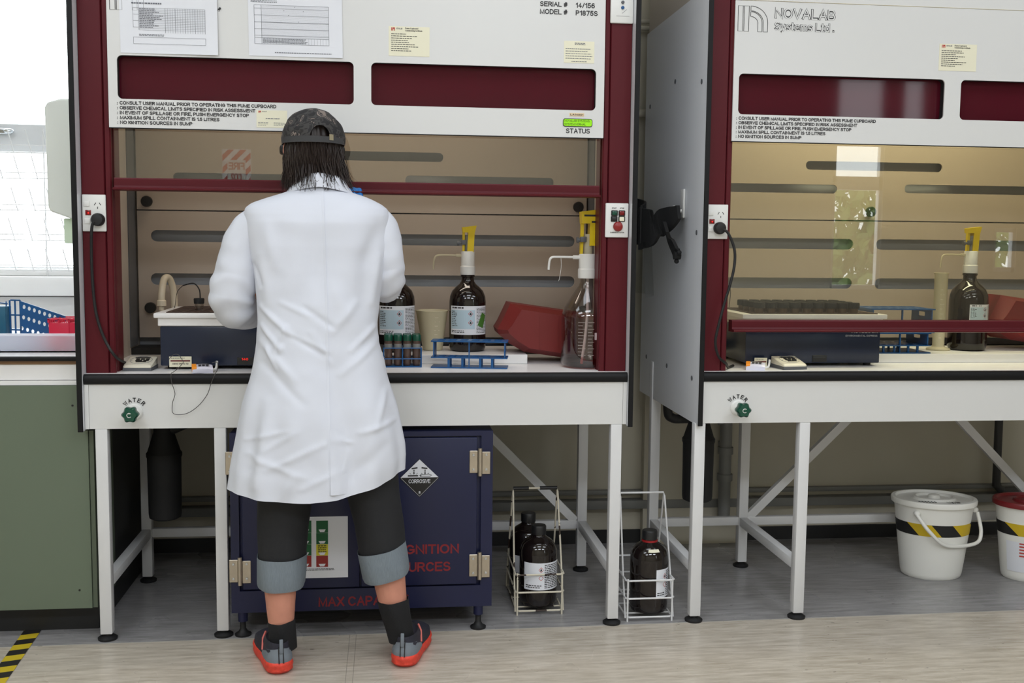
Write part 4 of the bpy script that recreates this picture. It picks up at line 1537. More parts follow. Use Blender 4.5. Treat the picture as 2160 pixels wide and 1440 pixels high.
d = MB().lathe([(r * k, .318 + z * k) for r, z in ((0, 0), (.0275, 0), (.0285, .004), (.0285, .026), (.0262, .029), (.0262, .068), (.024, .071), (0, .071))], n=36).build('dispenser', M['white_pl'], t, local=True)
z0 = .318 + .071 * k
MB().lathe([(0, z0), (.016, z0), (.016, z0 + .07), (0, z0 + .07)], n=20).build('piston', M['trans_pl'], d, local=True)
m = MB()
for (xa, xb, xa1, xb1, ya, zb) in ((.001, .026, .002, .030, .018, .024), (-.024, -.0165, -.022, -.013, .008, .0)):
    m.rings([[Vector((x * k, y * k, z0 + zb * k)) for x, y in ((xa, -ya), (xb, -ya), (xb, ya), (xa, ya))],
             [Vector((x * k, y * k, z0 + .10 * k)) for x, y in ((xa1, -ya), (xb1, -ya), (xb1, ya), (xa1, ya))]])
m.rings([[Vector((x * k, y * k, z0 + .088 * k)) for x, y in ((-.022, -.019), (.030, -.019), (.030, .019), (-.022, .019))],
         [Vector((x * k, y * k, z0 + (.122 if x < 0 else .130) * k)) for x, y in ((-.024, -.019), (.034, -.019), (.034, .019), (-.024, .019))]])
m.build('dispenser_sleeve', M['yellow_pl'], d, local=True)
m = MB()
quad(m, -.016 * k, .026 * k, z0 + .108 * k, z0 + .1135 * k, -.0194 * k)
quad(m, .006 * k, .026 * k, z0 + .090 * k, z0 + .0955 * k, -.0194 * k)
m.build('sleeve_bands', M['ink'], d, local=True)
m = MB()
m.cyl((-.020 * k, -.012 * k, z0 + .04 * k), (-.030 * k, -.012 * k, z0 + .04 * k), .006 * k, 12)
m.cyl((-.030 * k, -.012 * k, z0 + .04 * k), (-.036 * k, -.012 * k, z0 + .04 * k), .009 * k, 12)
m.rbox(-.026 * k, -.008 * k, -.020 * k, -.010 * k, z0 + .034 * k, z0 + .05 * k, .002)
m.build('volume_knob', M['grey_pl'], d, local=True)
zs = .318 + .061 * k
m = MB()
m.cyl((-.02 * k, 0, zs), (-.044 * k, 0, zs), .006 * k, 12)
m.tube(spline([(-.04 * k, 0, zs), (-.09 * k, -.003, zs + .0005), (-.108 * k, -.004, zs - .002), (-.114 * k, -.005, zs - .016), (-.116 * k, -.005, zs - .045)], 6), .0042, 10)
m.tube(spline([(-.08 * k, -.001, zs - .002), (-.079 * k, -.006, zs - .03), (-.083 * k, -.006, zs - .07), (-.086 * k, -.004, zs - .085)], 5), .0008, 6)
m.build('spout', M['white_pl'], d, local=True)
MB().tube(spline([(0.0, 0, .32), (0.002, 0, .2), (-.006, -.004, .1), (-.016, -.008, .03), (-.018, -.008, .012)], 6), .0052, 10).build('dip_tube', mat('milky_tube', (232, 214, 214), 0.4), d, local=True)

# translucent beaker
t = thing('plastic_beaker', 'cream translucent plastic beaker between two amber bottles', 'beaker', (1.172, 0.43, SLZ))
m = MB()
n = 48
prof = [(0, 0), (.033, 0), (.037, .004), (.0565, .146), (.0595, .150), (.058, .152), (.0545, .147), (.0345, .007), (0, .005)]
rg = []
for r, z in prof:
    ring = []
    for j in range(n):
        a = 2 * pi * j / n
        rr_ = max(r, 1e-5)
        if z > .14:
            rr_ += 0.007 * math.exp(-((a - pi) / 0.25) ** 2)
        ring.append(Vector((rr_ * cos(a), rr_ * sin(a), z)))
    rg.append(ring)
m.rings(rg, True, False, False)
m.build('beaker_body', M['trans_pl'], t, local=True)
m = MB()
for k in range(7):
    z = .03 + .016 * k
    rr = .0372 + .0195 * (z - .004) / .142
    f = lambda q, rr=rr: Vector(((rr + .0004) * sin(q.x), -(rr + .0004) * cos(q.x), q.z))
    quad(m, .1, .5 if k % 2 else .35, z, z + .0012, 0, f)
m.build('graduation_marks', M['cream_pl'], t, local=True)

# measuring cylinder behind the glass
t = thing('measuring_cylinder', 'tall translucent measuring cylinder behind the lowered sash, left of the amber bottle', 'measuring cylinder', (3.18, 0.41, SLZ))
MB().lathe([(0, 0), (.044, 0), (.046, .003), (.044, .008), (.026, .013), (.0225, .02), (.0245, .16), (.0255, .298), (.029, .306), (.0275, .307), (.0235, .297), (.0225, .16), (.0205, .022), (0, .018)], n=36, cap0=True, cap1=False).build('cylinder_body', M['trans_pl'], t, local=True)
m = MB()
for k in range(12):
    z = .05 + .019 * k
    f = lambda q: Vector((.0257 * sin(q.x), -.0257 * cos(q.x), q.z))
    quad(m, -.5, .1 if k % 2 else -.15, z, z + .0012, 0, f)
m.build('graduation_marks', M['cream_pl'], t, local=True)


# red bins tipped on their side
def redbin(o, y0, label, s=1.0):
    t = thing('storage_bin', label, 'bin', (o[0], y0, o[1]), group='red tipped plastic bins')
    F = lambda p: (o[0] + p[0] * s, o[1] + p[1] * s)
    outer = [F(p) for p in ((.048, .196), (.015, .125), (.0, .10), (.006, .082), (.045, .048), (.10, .016), (.235, -.004), (.40, -.02), (.42, .06), (.41, .145))]
    inner = [F(p) for p in ((.085, .176), (.05, .118), (.034, .10), (.040, .088), (.075, .058), (.115, .034), (.235, .016), (.36, .004), (.37, .07), (.365, .135))]
    m = MB()
    n = len(outer)
    a0 = [Vector((x, y0 + .05, z)) for x, z in outer]
    a1 = [Vector((x, y0 + .20, z)) for x, z in outer]
    m.rings([a0, a1], True, True, True)
    m.build('bin_shell', M['red_bin'], t, ang=20)
    m = MB()
    a0 = [Vector((x, y0 + .05, z)) for x, z in outer]
    a1 = [Vector((x, y0 + .004, z)) for x, z in inner]
    m.rings([a0, a1, [p + Vector((0, -.003, 0)) for p in a1]], True, False, True)
    for q in (.15, .22, .29):
        x = o[0] + q * s
        m.box(x, x + .003, y0 - .0006, y0 + .01, o[1] + .03, o[1] + .155)
    m.build('bin_base', M['red_bin'], t, ang=20)
    return t


redbin((1.405, 0.923), 0.265, 'red plastic bin tipped on its side behind the clear glass bottle')
redbin((3.392, 0.958), 0.37, 'red plastic bin tipped on its side behind the lowered glass sash')


# blue tube racks
def rack(name, label, loc, rz, L, W, H, end_notch=False, group='blue plastic tube racks'):
    t = thing(name, label, 'rack', loc, rz, group)
    hx, hy = L / 2, W / 2
    nx = 6
    holes = []
    for i in range(nx):
        for j in (-1, 1):
            cx, cy = -hx + L * (i + .75) / (nx + .5), j * W * .24
            holes.append([(cx + .0155 * cos(2 * pi * k / 14), cy + .0155 * sin(2 * pi * k / 14)) for k in range(14)])
    up = lambda z: (lambda p: Vector((p.x, p.z, z - p.y)))
    plate(MB(), rrect(-hx - .004, hx + .004, -hy, hy, .004, 3), holes, 0, .004, up(H)).build('top_plate', M['blue_pl'], t, local=True)
    plate(MB(), rrect(-hx - .004, hx + .004, -hy, hy, .004, 3), holes, 0, .0035, up(H * .40)).build('grid_plate', M['blue_pl'], t, local=True)
    plate(MB(), rrect(-hx - .004, hx + .004, -hy, hy, .004, 3), [], 0, .0035, up(.0036)).build('base_plate', M['blue_pl'], t, local=True)
    for s in (-1, 1):
        m = MB()
        x = s * (hx - .006)
        hl = [rrect(-hy * .3, hy * .3, H * .66, H * .84, .004, 3)] if end_notch else []
        plate(m, rrect(-hy * .9, hy * .9, H * .36, H - .003, .002, 2), hl, -.002, .002, lambda p, x=x: Vector((x + p.y, p.x, p.z)))
        m.build('end_wall', M['blue_pl'], t, local=True)
    for x in (-hx * .55, -hx * .18, hx * .3, hx * .62):
        for y in (-hy * .85, hy * .85):
            MB().box(x - .004, x + .004, y - .003, y + .003, .003, H * .39).build('post', M['blue_pl'], t, local=True)
    MB().box(-.002, .002, -hy * .9, -hy * .8, .003, H - .004).build('post', M['blue_pl'], t, local=True)
    return t


rack('tube_rack', 'empty blue tube rack at the front of the open cupboard, before the amber bottle', (1.293, 0.165, WTZ), R(-9), 0.262, 0.085, 0.096)
rack('tube_rack', 'lower blue tube rack of the stacked pair beside the dark heating block', (2.960, 0.375, SLZ), R(0), 0.235, 0.19, 0.079, True)
rack('tube_rack', 'upper blue tube rack of the stacked pair beside the dark heating block', (2.966, 0.37, SLZ + 0.0795), R(-2), 0.245, 0.19, 0.092, True)

# rack of capped sample tubes beside the person
t = thing('sample_tube_rack', 'blue wire rack holding capped brown sample tubes right of the person', 'rack', (1.055, 0.205, WTZ))
m = MB()
for z in (.030, .068):
    m.tube([(-.066, -.042, z), (.066, -.042, z), (.066, .042, z), (-.066, .042, z)], .0022, 6, closed=True)
    for x in (-.033, 0, .033):
        m.cyl((x, -.042, z), (x, .042, z), .0018, 6)
for x in (-.066, 0.0, .066):
    for y in (-.042, .042):
        m.cyl((x, y, 0), (x, y, .070), .0022, 6)
m.build('wire_frame', M['blue_pl'], t, local=True)
MB().box(-.066, .066, -.043, .043, .0, .004).build('base', M['blue_pl'], t, local=True)
proto = None
for j in range(2):
    for i in range(4):
        loc = (1.055 - .0495 + .033 * i, 0.205 - .021 + .042 * j, WTZ + .0045)
        lab = 'green-capped brown sample tube in the %s row of the blue wire rack beside the person' % ('front', 'back')[j]
        if proto is None:
            proto = thing('sample_tube', lab, 'tube', loc, group='capped sample tubes in the blue wire rack, %s row' % ('front', 'back')[j])
            MB().lathe([(0, 0), (.010, 0), (.0135, .006), (.0138, .09), (0, .09)], n=20).build('tube', mat('brown_filled_tube', (86, 66, 58), 0.25, var=0.1), proto, local=True)
            MB().lathe([(0, .088), (.0152, .088), (.0155, .107), (.014, .110), (0, .110)], n=24).build('cap', M['green_pl'], proto, local=True)
            MB().lathe([(.01385, .06), (.0141, .06), (.0141, .078), (.01385, .078)], n=20, cap0=False, cap1=False).build('label', M['grey_pipe'], proto, local=True)
        else:
            c = copy_thing(proto, loc, 0, lab)
            c['group'] = 'capped sample tubes in the blue wire rack, %s row' % ('front', 'back')[j]


# heating blocks
def block(x0, yf, label, brand):
    t = thing('heating_block', label, 'heating block', (x0 + .257, yf + .2, WTZ))
    x1, yb = x0 + .515, yf + .36
    MB().rbox(x0, x1, yf, yb, WTZ + .012, 1.048, .004, 2).build('housing', M['navy_block'], t)
    for x in (x0 + .03, x1 - .03):
        for y in (yf + .04, yb - .04):
            MB().cyl((x, y, WTZ), (x, y, WTZ + .0118), .014, 14).build('foot', M['rubber'], t)
    m = MB()
    m.rbox(x0 - .006, x1 + .006, yf - .004, yb + .004, 1.0485, 1.076, .002, 1)
    m.rbox(x0 - .018, x1 + .018, yf - .014, yb + .014, 1.0762, 1.0925, .003, 2)
    m.build('splash_collar', M['white_lam'], t)
    holes = []
    for i in range(10):
        for j in range(5):
            cx, cy = x0 + .035 + .0455 * i + .017, yf + .035 + .062 * j
            holes.append([(cx + .0185 * cos(2 * pi * k / 16), cy + .0185 * sin(2 * pi * k / 16)) for k in range(16)])
    plate(MB(), rrect(x0 + .02, x1 - .01, yf + .004, yb - .02, .004, 3), holes, 0, .003, lambda p: Vector((p.x, p.z, 1.0958 - p.y))).build('rack_plate', M['brown_plate'], t)
    # controller window on the front
    c = MB().rbox(x0 + .255, x0 + .31, yf - .002, yf + .001, .916, .941, .001, 1).build('controller', M['black'], t)
    if brand:
        m = MB()
        text(m, 'HOTBLOCK', x1 - .112, x1 - .012, 1.0235, .013, yf - .0006, .02)
        text(m, 'ENVIRONMENTAL EXPRESS', x1 - .135, x1 - .012, 1.010, .0065, yf - .0006, .01)
        m.build('lettering', mat('pale_print', (170, 172, 176), 0.6), t)
        quad_ = MB()
        quad(quad_, x0 + .258, x0 + .305, .934, .9355, yf - .0026)
        quad_.build('controller_line', M['grey_pl'], c)
    else:
        m = MB()
        text(m, '140', x0 + .270, x0 + .292, .931, .008, yf - .0026, .01)
        m.build('digits', M['led_red'], c)
        m = MB()
        quad(m, x0 + .262, x0 + .305, .9395, .9402, yf - .0026)
        m.build('controller_line', M['grey_pl'], c)
    return t


block(0.236, 0.124, 'navy heating block with white collar left of the person, one capped tube in it', False)
block(2.300, 0.157, 'navy heating block filled with rows of black-capped tubes behind the lowered sash', True)

proto = None
for j in range(4):
    for i in range(9):
        loc = (2.300 + .052 + .0455 * (i + .5) - .015, .157 + .035 + .062 * j, 1.062)
        rw = ('front', 'second', 'third', 'back')[j]
        lab = 'black-capped digestion tube in the %s row of the heating block behind the glass' % rw
        grp = 'capped digestion tubes in the heating block, %s row' % rw
        if proto is None:
            proto = thing('digestion_tube', lab, 'tube', loc, group=grp)
            MB().lathe([(0, 0), (.013, 0), (.0155, .004), (.016, .055), (0, .055)], n=20).build('tube', mat('amber_filled_tube', (92, 72, 52), 0.3, var=0.15), proto, local=True)
            MB().lathe([(0, .050), (.0205, .050), (.0205, .068), (.019, .071), (0, .071)], n=24).build('cap', M['matt_black'], proto, local=True)
        else:
            c = copy_thing(proto, loc, 0, lab)
            c['group'] = grp
p = at(420, 640, Y=.23)
t = thing('digestion_tube', 'black-capped tube with a sensor wire standing alone in the left heating block', 'tube', (p.x, .23, 1.0505))
MB().lathe([(0, 0), (.013, 0), (.0155, .004), (.0155, .082), (.0135, .082), (.0135, .006), (0, .005)], n=20, cap1=False).build('tube', M['clear'], t, local=True)
MB().lathe([(0, .068), (.0175, .068), (.0185, .084), (.017, .087), (0, .087)], n=24).build('cap', M['matt_black'], t, local=True)
m = MB()
q = at(386, 602, Y=.26)
m.tube(spline([(0.004, 0, .085), (.002, 0, .115), (-.012, .005, .135), (-.028, .01, .138), tuple(q - Vector((p.x, .23, 1.0505)))], 6), .0022, 8)
m.tube(spline([tuple(q - Vector((p.x, .23, 1.0505))), (-.085, .06, .105), (-.10, .10, .06), (-.115, .16, .045), (-.12, .20, .044)], 6), .0011, 6)
m.build('sensor_wire', M['rubber'], t, local=True)
m = MB()
p0 = at(1538, 640, Y=.43)
m.tube(spline([(p0.x, .43, 1.10), (p0.x + .004, .43, 1.16), (p0.x - .004, .43, 1.185), (p0.x - .022, .43, 1.15), (p0.x - .014, .43, 1.11)], 6), .0014, 6)
tag(m.build('sensor_wire_loop', M['rubber'], origin=(p0.x, .43, 1.10)), 'thin dark wire loop above the tubes at the left end of the right heating block', 'wire')

# gooseneck tap
ty = .535
p = at(366, 660, Y=ty)
t = thing('gooseneck_tap', 'cream plastic gooseneck water tap behind the left heating block', 'tap', (p.x, ty, WTZ))
q = at(341, 612, Y=ty - .06)
a = at(352, 585, Y=ty - .03)
m = MB()
m.tube(spline([(p.x + .006, ty, WTZ), (p.x + .005, ty, 1.02), (p.x + .002, ty, 1.14), (a.x + .006, ty - .012, a.z + .006 - .012), (a.x - .008, ty - .04, a.z - .006), (q.x, ty - .06, q.z - .01), (q.x - .001, ty - .062, q.z - .045)], 8), .0125, 16)
m.lathe([(.014, 0), (.024, 0), (.024, .012), (.014, .02)], (p.x + .006, ty, WTZ), 24)
m.build('spout', M['beige_pl'], t)
z = q.z - .045
m = MB()
m.lathe([(0, -.012), (.017, -.012), (.017, .006), (.0145, .009), (0, .009)], (q.x - .001, ty - .062, z), 20)
m.lathe([(0, -.030), (.009, -.030), (.0095, -.012), (0, -.012)], (q.x - .001, ty - .062, z), 16)
m.lathe([(0, -.046), (.0045, -.046), (.006, -.030), (0, -.030)], (q.x - .001, ty - .062, z), 12)
m.build('nozzle', M['beige_pl'], t)


# desk meters, pocket thermometers, cards
def meter(loc, rz, label):
    t = thing('desk_timer', label, 'timer', loc, rz, 'white wedge timers on the worktops')
    w, d = .092, .098
    hw = w / 2
    m = MB()
    m.rings([[Vector(p) for p in ((-hw, 0, .0), (hw, 0, .0), (hw, d, .0), (-hw, d, .0))], [Vector(p) for p in ((-hw, -.001, .011), (hw, -.001, .011), (hw, d, .014), (-hw, d, .014))]])
    m.build('base', M['grey_pl'], t, local=True)
    m = MB()
    r0 = rrect(-hw, hw, -.001, d, .006, 4)
    r1 = rrect(-hw + .004, hw - .004, .004, d - .012, .006, 4)
    zt = lambda y: .019 + .024 * (y / d)
    m.rings([[Vector((x, y, .0112 + .003 * y / d)) for x, y in r0], [Vector((x, y, zt(y) - .004)) for x, y in r0], [Vector((x, y, zt(y))) for x, y in r1]])
    m.build('case', M['cream_pl'], t, local=True)
    fn = lambda q: Vector((q.x, q.z, zt(q.z) + .0008))
    m = MB()
    quad(m, -.022, .028, .066, .078, 0, fn)
    m.build('display', M['ink'], t, local=True)
    for i, (xa, xb, ya, yb) in enumerate(((-.016, -.004, .053, .061), (0, .012, .053, .061), (.016, .028, .053, .061), (-.016, .006, .041, .049), (.010, .028, .041, .049), (-.012, .022, .030, .037))):
        mm_ = MB()
        mm_.prism([(xa, ya), (xb, ya), (xb, yb), (xa, yb)], 0, .0016, lambda q: Vector((q.x, q.z, zt(q.z) + .0002 + q.y)))
        mm_.build('key', M['black'], t, local=True)
    m = MB()
    m.tube([Vector((.002 + .036 * cos(a), .050 + .034 * sin(a), zt(.050 + .034 * sin(a)) + .0004)) for a in [R(12 * k) for k in range(30)]], .0006, 4, closed=True)
    m.ball((-.028, .044, zt(.044)), (.002, .002, .001), 6)
    quad(m, -.012, .014, .0815, .0845, 0, fn)
    m.build('printed_marks', M['grey_ink'], t, local=True)
    return t


meter((.168, .078, WTZ), R(-2), 'white wedge-shaped timer in front of the left red post near the power cable')
meter((2.452, .055, WTZ), R(8), 'white wedge-shaped timer in front of the right heating block')


def thermo(loc, rz, label):
    t = thing('pocket_thermometer', label, 'thermometer', loc, rz, 'white and orange pocket thermometers')
    m = MB()
    out = []
    for y, z, w in ((0, .0, .028), (0, .012, .028), (.008, .017, .028)):
        pass
    N = 10
    rg = []
    for j in range(N + 1):
        x = -.034 + .066 * j / N
        k = 1 - .18 * ((j / N - .5) * 2) ** 2
        h = .0205 * k
        rg.append([Vector((x, y, z)) for y, z in ((0, 0), (-.001, .004), (0, h * .7), (.006, h), (.05, h + .005), (.056, h), (.057, .004), (.056, 0))])
    m.rings(rg)
    m.build('case', M['lilac_pl'], t, local=True)
    m = MB()
    rg = []
    for x in (-.0346, -.020):
        rg.append([Vector((x, y, z)) for y, z in ((.001, .006), (.001, .0165), (.008, .0215), (.05, .0265), (.0575, .02), (.0575, .006))])
    m.rings(rg)
    m.build('end_cover', M['orange_pl'], t, local=True)
    fn = lambda q: Vector((q.x, q.z, .0212 + (q.z - .006) * .115 + .0016))
    m = MB()
    quad(m, -.014, .022, .040, .046, 0, fn)
    for x in (-.014, -.002, .010):
        quad(m, x, x + .009, .014, .030, 0, fn)
    quad(m, -.014, .020, .030, .034, 0, fn)
    m.build('display', M['ink'], t, local=True)
    m = MB()
    m.tube(spline([(.031, .03, .008), (.042, .035, .010), (.046, .037, .022), (.047, .037, .036)], 5), [.004] * 4 + [.004] * 12, 8)
    m.build('probe_plug', M['white_pl'], t, local=True)
    return t


thermo((.395, .0125, WTZ), R(12), 'white and orange thermometer at the worktop edge with a wire loop hanging down')
thermo((2.300, .040, WTZ), R(-20), 'white and orange thermometer beside the right wedge timer')
# thin wire loop of the left thermometer hanging over the edge
W = lambda u, v, y: tuple(at(u, v, Y=y))
pts = [W(447, 765, .05), W(458, 764, .05), W(459, 778, .0), W(452, 792, -.016), W(444, 812, -.014), W(437, 832, -.012), W(418, 856, -.010), W(393, 872, -.008), W(366, 872, -.008),
       W(364, 850, -.008), W(369, 830, -.012), W(362, 806, -.014), W(361, 788, -.016), (.30, .0, .905), W(374, 778, .05), W(386, 765, .08), W(384, 758, .09), W(376, 748, .1), W(366, 748, .1), W(357, 757, .112)]
m = MB().tube(spline(pts, 7), .0011, 6)
o = m.build('sensor_lead', mat('grey_wire', (74, 72, 70), 0.5), None, origin=(.40, -.01, .90))
tag(o, 'thin grey sensor wire looping down over the black worktop edge left of the person', 'wire')


def card(loc, w, h, rz, label, txt):
    t = thing('service_card', label, 'card', loc, rz)
    MB().box(-w / 2, w / 2, 0, .0008, 0, h).build('card_paper', M['cream_paper'], t, local=True)
    m = MB()
    quad(m, -w * .44, w * .44, h * .52, h * .66, -.0004)
    m.build('red_band', mat('maroon_print', (110, 34, 36), 0.6), t, local=True)
    m = MB()
    if txt:
        text(m, txt, -w * .36, w * .36, h * .24, h * .15, -.0004, .02)
    else:
        ink_rows(m, -w * .4, w * .4, h * .2, h * .4, 1, -.0004, rnd, 1, .6)
    ink_rows(m, -w * .42, w * .2, h * .80, h * .9, 1, -.0004, rnd, 1, .5)
    m.build('printed_text', M['ink'], t, local=True)
    return t


card((.302, .1215, .9085), .074, .036, 0, 'cream service card reading 0800 95 10 10 on the left heating block', '0800 95 10 10')
card((2.352, .1355, WTZ), .046, .034, R(-6), 'small cream and maroon card leaning on the right heating block', None)
# ------------------------------------------------------------------ below the worktops
# blue safety cabinet
cx0, cx1, cz0, cz1, cy = 0.478, 1.362, 0.083, 0.700, 0.002
t = thing('safety_cabinet', 'navy blue steel safety cabinet with two hinged doors behind the person', 'cabinet', ((cx0 + cx1) / 2, 0.25, 0))
MB().rbox(cx0, cx1, cy + .012, 0.50, cz0, cz1, .004, 2).build('body', M['navy'], t)
m = MB()
fr = .030
m.box(cx0, cx0 + .028, cy, cy + .0118, cz0, cz1)
m.box(cx1 - .04, cx1, cy, cy + .0118, cz0, cz1)
m.box(cx0 + .028, cx1 - .04, cy, cy + .0118, 0.683, cz1)
m.box(cx0 + .028, cx1 - .04, cy, cy + .0118, cz0, .158)
m.build('front_frame', M['navy'], t)
mid = (cx0 + cx1) / 2 - .01
for a, b in ((cx0 + .039, mid - .003), (mid + .003, cx1 - .054)):
    MB().rbox(a, b, cy - .004, cy + .0115, .164, .678, .003, 2).build('door', M['navy'], t)


def hinge(x, z):
    m = MB()
    h = .078
    m.rbox(x - .036, x - .007, cy - .0075, cy - .0042, z - h / 2, z + h / 2, .003, 1)
    m.rbox(x + .007, x + .036, cy - .0075, cy - .0042, z - h / 2 - .004, z + h / 2 - .004, .003, 1)
    hg = m.build('hinge', M['steel'], t)
    m = MB()
    m.cyl((x, cy - .010, z - h / 2 - .009), (x, cy - .010, z + h / 2 + .009), .0075, 14)
    for q in (-.032, .028):
        m.cyl((x, cy - .010, z + q), (x, cy - .010, z + q + .006), .0085, 14)
    m.build('hinge_pin', M['steel'], hg)
    for dx in (-.022, .022):
        for dz in (-.026, .024):
            MB().lathe([(0, 0), (.0048, 0), (.004, .0025), (0, .003)], (x + dx, cy - .0075, z + dz), 10, Matrix.Rotation(R(90), 3, 'X')).build('screw', M['chrome'], hg)


for u, v in ((1012, 973), (1011, 1191), (507, 1203), (499, 976)):
    p = at(u, v, Y=cy)
    hinge(p.x, p.z)
for x in (cx0 + .035, cx1 - .045):
    for y in (0.02, 0.45):
        lg = MB().cyl((x, y, .05), (x, y, cz0), .0165, 16).build('leg', M['navy'], t)
        MB().lathe([(0, 0), (.027, 0), (.028, .006), (.017, .012), (.010, .024), (.010, .0498), (0, .0498)], (x, y, 0), 20).build('foot', M['rubber'], lg)
yl = cy - .0046
p = at(968, 1167, Y=cy)
text(MB(), 'NO IGNITION', p.x - .275, p.x, at(900, 1167, Y=cy).z - .0, .0335, yl, .02).build('lettering', M['red_letter'], t)
p2 = at(950, 1202, Y=cy)
text(MB(), 'SOURCES', p2.x - .205, p2.x, at(905, 1204, Y=cy).z, .0335, yl, .02).build('lettering', M['red_letter'], t)
p3 = at(672, 1278, Y=cy)
text(MB(), 'MAX CAPACITY', p3.x, p3.x + .305, at(720, 1278, Y=cy).z, .034, cy - .0006, .02).build('lettering', M['red_letter'], t)
# corrosive diamond
p = at(885, 1008, Y=cy - .006)
s = .067
t2 = thing('hazard_sign', 'black and white diamond CORROSIVE sign on the navy cabinet door', 'sign', (p.x, cy - .0045, p.z))
yy = cy - .0052
MB().prism([(p.x - s, p.z), (p.x, p.z - s), (p.x + s, p.z), (p.x, p.z + s)], yy, yy + .0009).build('sign_plate', M['black'], t2)
m = MB()
m.prism([(p.x - s * .96, p.z + .002), (p.x + s * .96, p.z + .002), (p.x, p.z + s * .96)], yy - .0005, yy)
m.build('white_half', M['paper'], t2)
m = MB()
for a, b in (((-.98, 0), (0, -.98)), ((0, -.98), (.98, 0))):
    line(m, p.x + a[0] * s * .96, p.z + a[1] * s * .96, p.x + b[0] * s * .96, p.z + b[1] * s * .96, .0007, yy - .0003)
text(m, 'CORROSIVE', p.x - .037, p.x + .037, p.z - .0175, .0135, yy - .0006, .0)
text(m, '8', p.x - .0032, p.x + .0032, p.z - .0545, .0095, yy - .0006, .01)
m.build('sign_lettering', M['paper'], t2)
m = MB()
ys = yy - .0012
quad(m, p.x - .040, p.x - .005, p.z + .006, p.z + .0105, ys)
for sx, ox in ((-1, -.020), (1, .019)):
    line(m, p.x + ox * .35, p.z + .036, p.x + ox * .35 + sx * .020, p.z + .033, .0045, ys)
    for k, (dx, dz) in enumerate(((.010, .027), (.011, .021), (.0115, .016))):
        q = [Vector((p.x + ox * .35 + sx * (.012) + .0022 * cos(2 * pi * i / 8), ys, p.z + dz + .0026 * sin(2 * pi * i / 8))) for i in range(8)]
        m.add(q, [tuple(range(8))])
    for k in (-.008, 0, .008):
        line(m, p.x + ox + k, p.z + .013, p.x + ox + k * 1.7, p.z + .020 - abs(k) * .3, .0011, ys)
hand = [(.002, .006), (.018, .004), (.036, .006), (.041, .010), (.036, .013), (.028, .0145), (.022, .0125), (.008, .0135), (.002, .0115), (.007, .010), (-.001, .0085), (.006, .0075)]
m.tube([Vector((p.x + x, ys, p.z + z)) for x, z in hand], .0007, 4, closed=True)
m.build('corrosion_symbol', M['ink'], t2)
# notice between the legs
a, b = at(545, 1092, Y=cy - .006), at(734, 1217, Y=cy - .006)
t3 = thing('notice', 'white printed notice with coloured boxes on the cabinet between the person\'s legs', 'notice', ((a.x + b.x) / 2, cy - .0045, b.z))
MB().box(a.x, b.x, cy - .0054, cy - .0044, b.z, a.z).build('page', M['paper'], t3)
yy = cy - .0058
cols = [mat('notice_green', (26, 96, 56), 0.6, var=0), mat('notice_yellow', (220, 210, 50), 0.6, var=0), mat('notice_red', (150, 44, 40), 0.6, var=0)]
for i, (u0, u1) in enumerate(((632, 657), (667, 692))):
    for j, (v0, v1, c) in enumerate(((1098, 1123, 0), (1124, 1147, 0), (1148, 1171, 1 if i else 0), (1172, 1195, 2))):
        A_, B_ = at(u0, v0, Y=yy), at(u1, v1, Y=yy)
        m = MB()
        quad(m, A_.x, B_.x, B_.z, A_.z, yy)
        m.build('colour_box', cols[c], t3)
m = MB()
for i, (u0, u1) in enumerate(((632, 657), (667, 692))):
    for j, (v0, v1) in enumerate(((1098, 1123), (1124, 1147), (1148, 1171), (1172, 1195))):
        A_, B_ = at(u0, v0, Y=yy), at(u1, v1, Y=yy)
        xm, w, h = (A_.x + B_.x) / 2, B_.x - A_.x, A_.z - B_.z
        m.add([Vector((xm + x * w, yy - .0005, B_.z + z * h)) for x, z in ((-.3, .28), (-.18, .06), (.18, .06), (.3, .28))], [(0, 1, 2, 3)])
m.build('box_symbols', M['paper'], t3)
m = MB()
p = at(640, 1203, Y=yy)
q = at(705, 1199, Y=yy)
ink_rows(m, p.x, q.x, at(670, 1203, Y=yy).z, at(670, 1198, Y=yy).z, 2, yy, rnd, 1, .5)
A_, B_ = at(668, 1149, Y=yy), at(691, 1165, Y=yy)
ink_rows(m, A_.x + .004, B_.x - .004, B_.z, A_.z, 4, yy - .0005, rnd, 1, .5)
m.build('printed_text', M['ink'], t3)


# black dilution traps under the sinks
def trap(x, y, zb, label, arm):
    t = thing('dilution_trap', label, 'waste trap', (x, y, zb), group=None)
    zt = .867
    MB().lathe([(0, 0), (.046, 0), (.056, .006), (.058, .02), (.060, .225), (.063, .232), (.063, .243), (.058, .25), (.036, .32), (.034, .36), (.034, zt - zb - .001), (0, zt - zb - .001)], n=36).build('trap_body', M['matt_black'], t, local=True)
    m = MB()
    m.tube(spline([(.02, 0, .33), (.09, .01, .36), (.12, .02, .372)], 5), .024, 14)
    m.tube([(.105, .017, .368), (.19, .035, .385)], .030, 16)
    m.build('outlet_pipe', M['matt_black'], t, local=True)
    return t


p = at(349, 1098, Y=.36)
trap(p.x, .36, p.z + .01, 'black bottle-shaped waste trap under the left end of the cupboard with raised sash', 1)
p = at(1470, 1060, Y=.36)
trap(p.x, .36, p.z + .01, 'black bottle-shaped waste trap under the left end of the cupboard with lowered sash', 1)


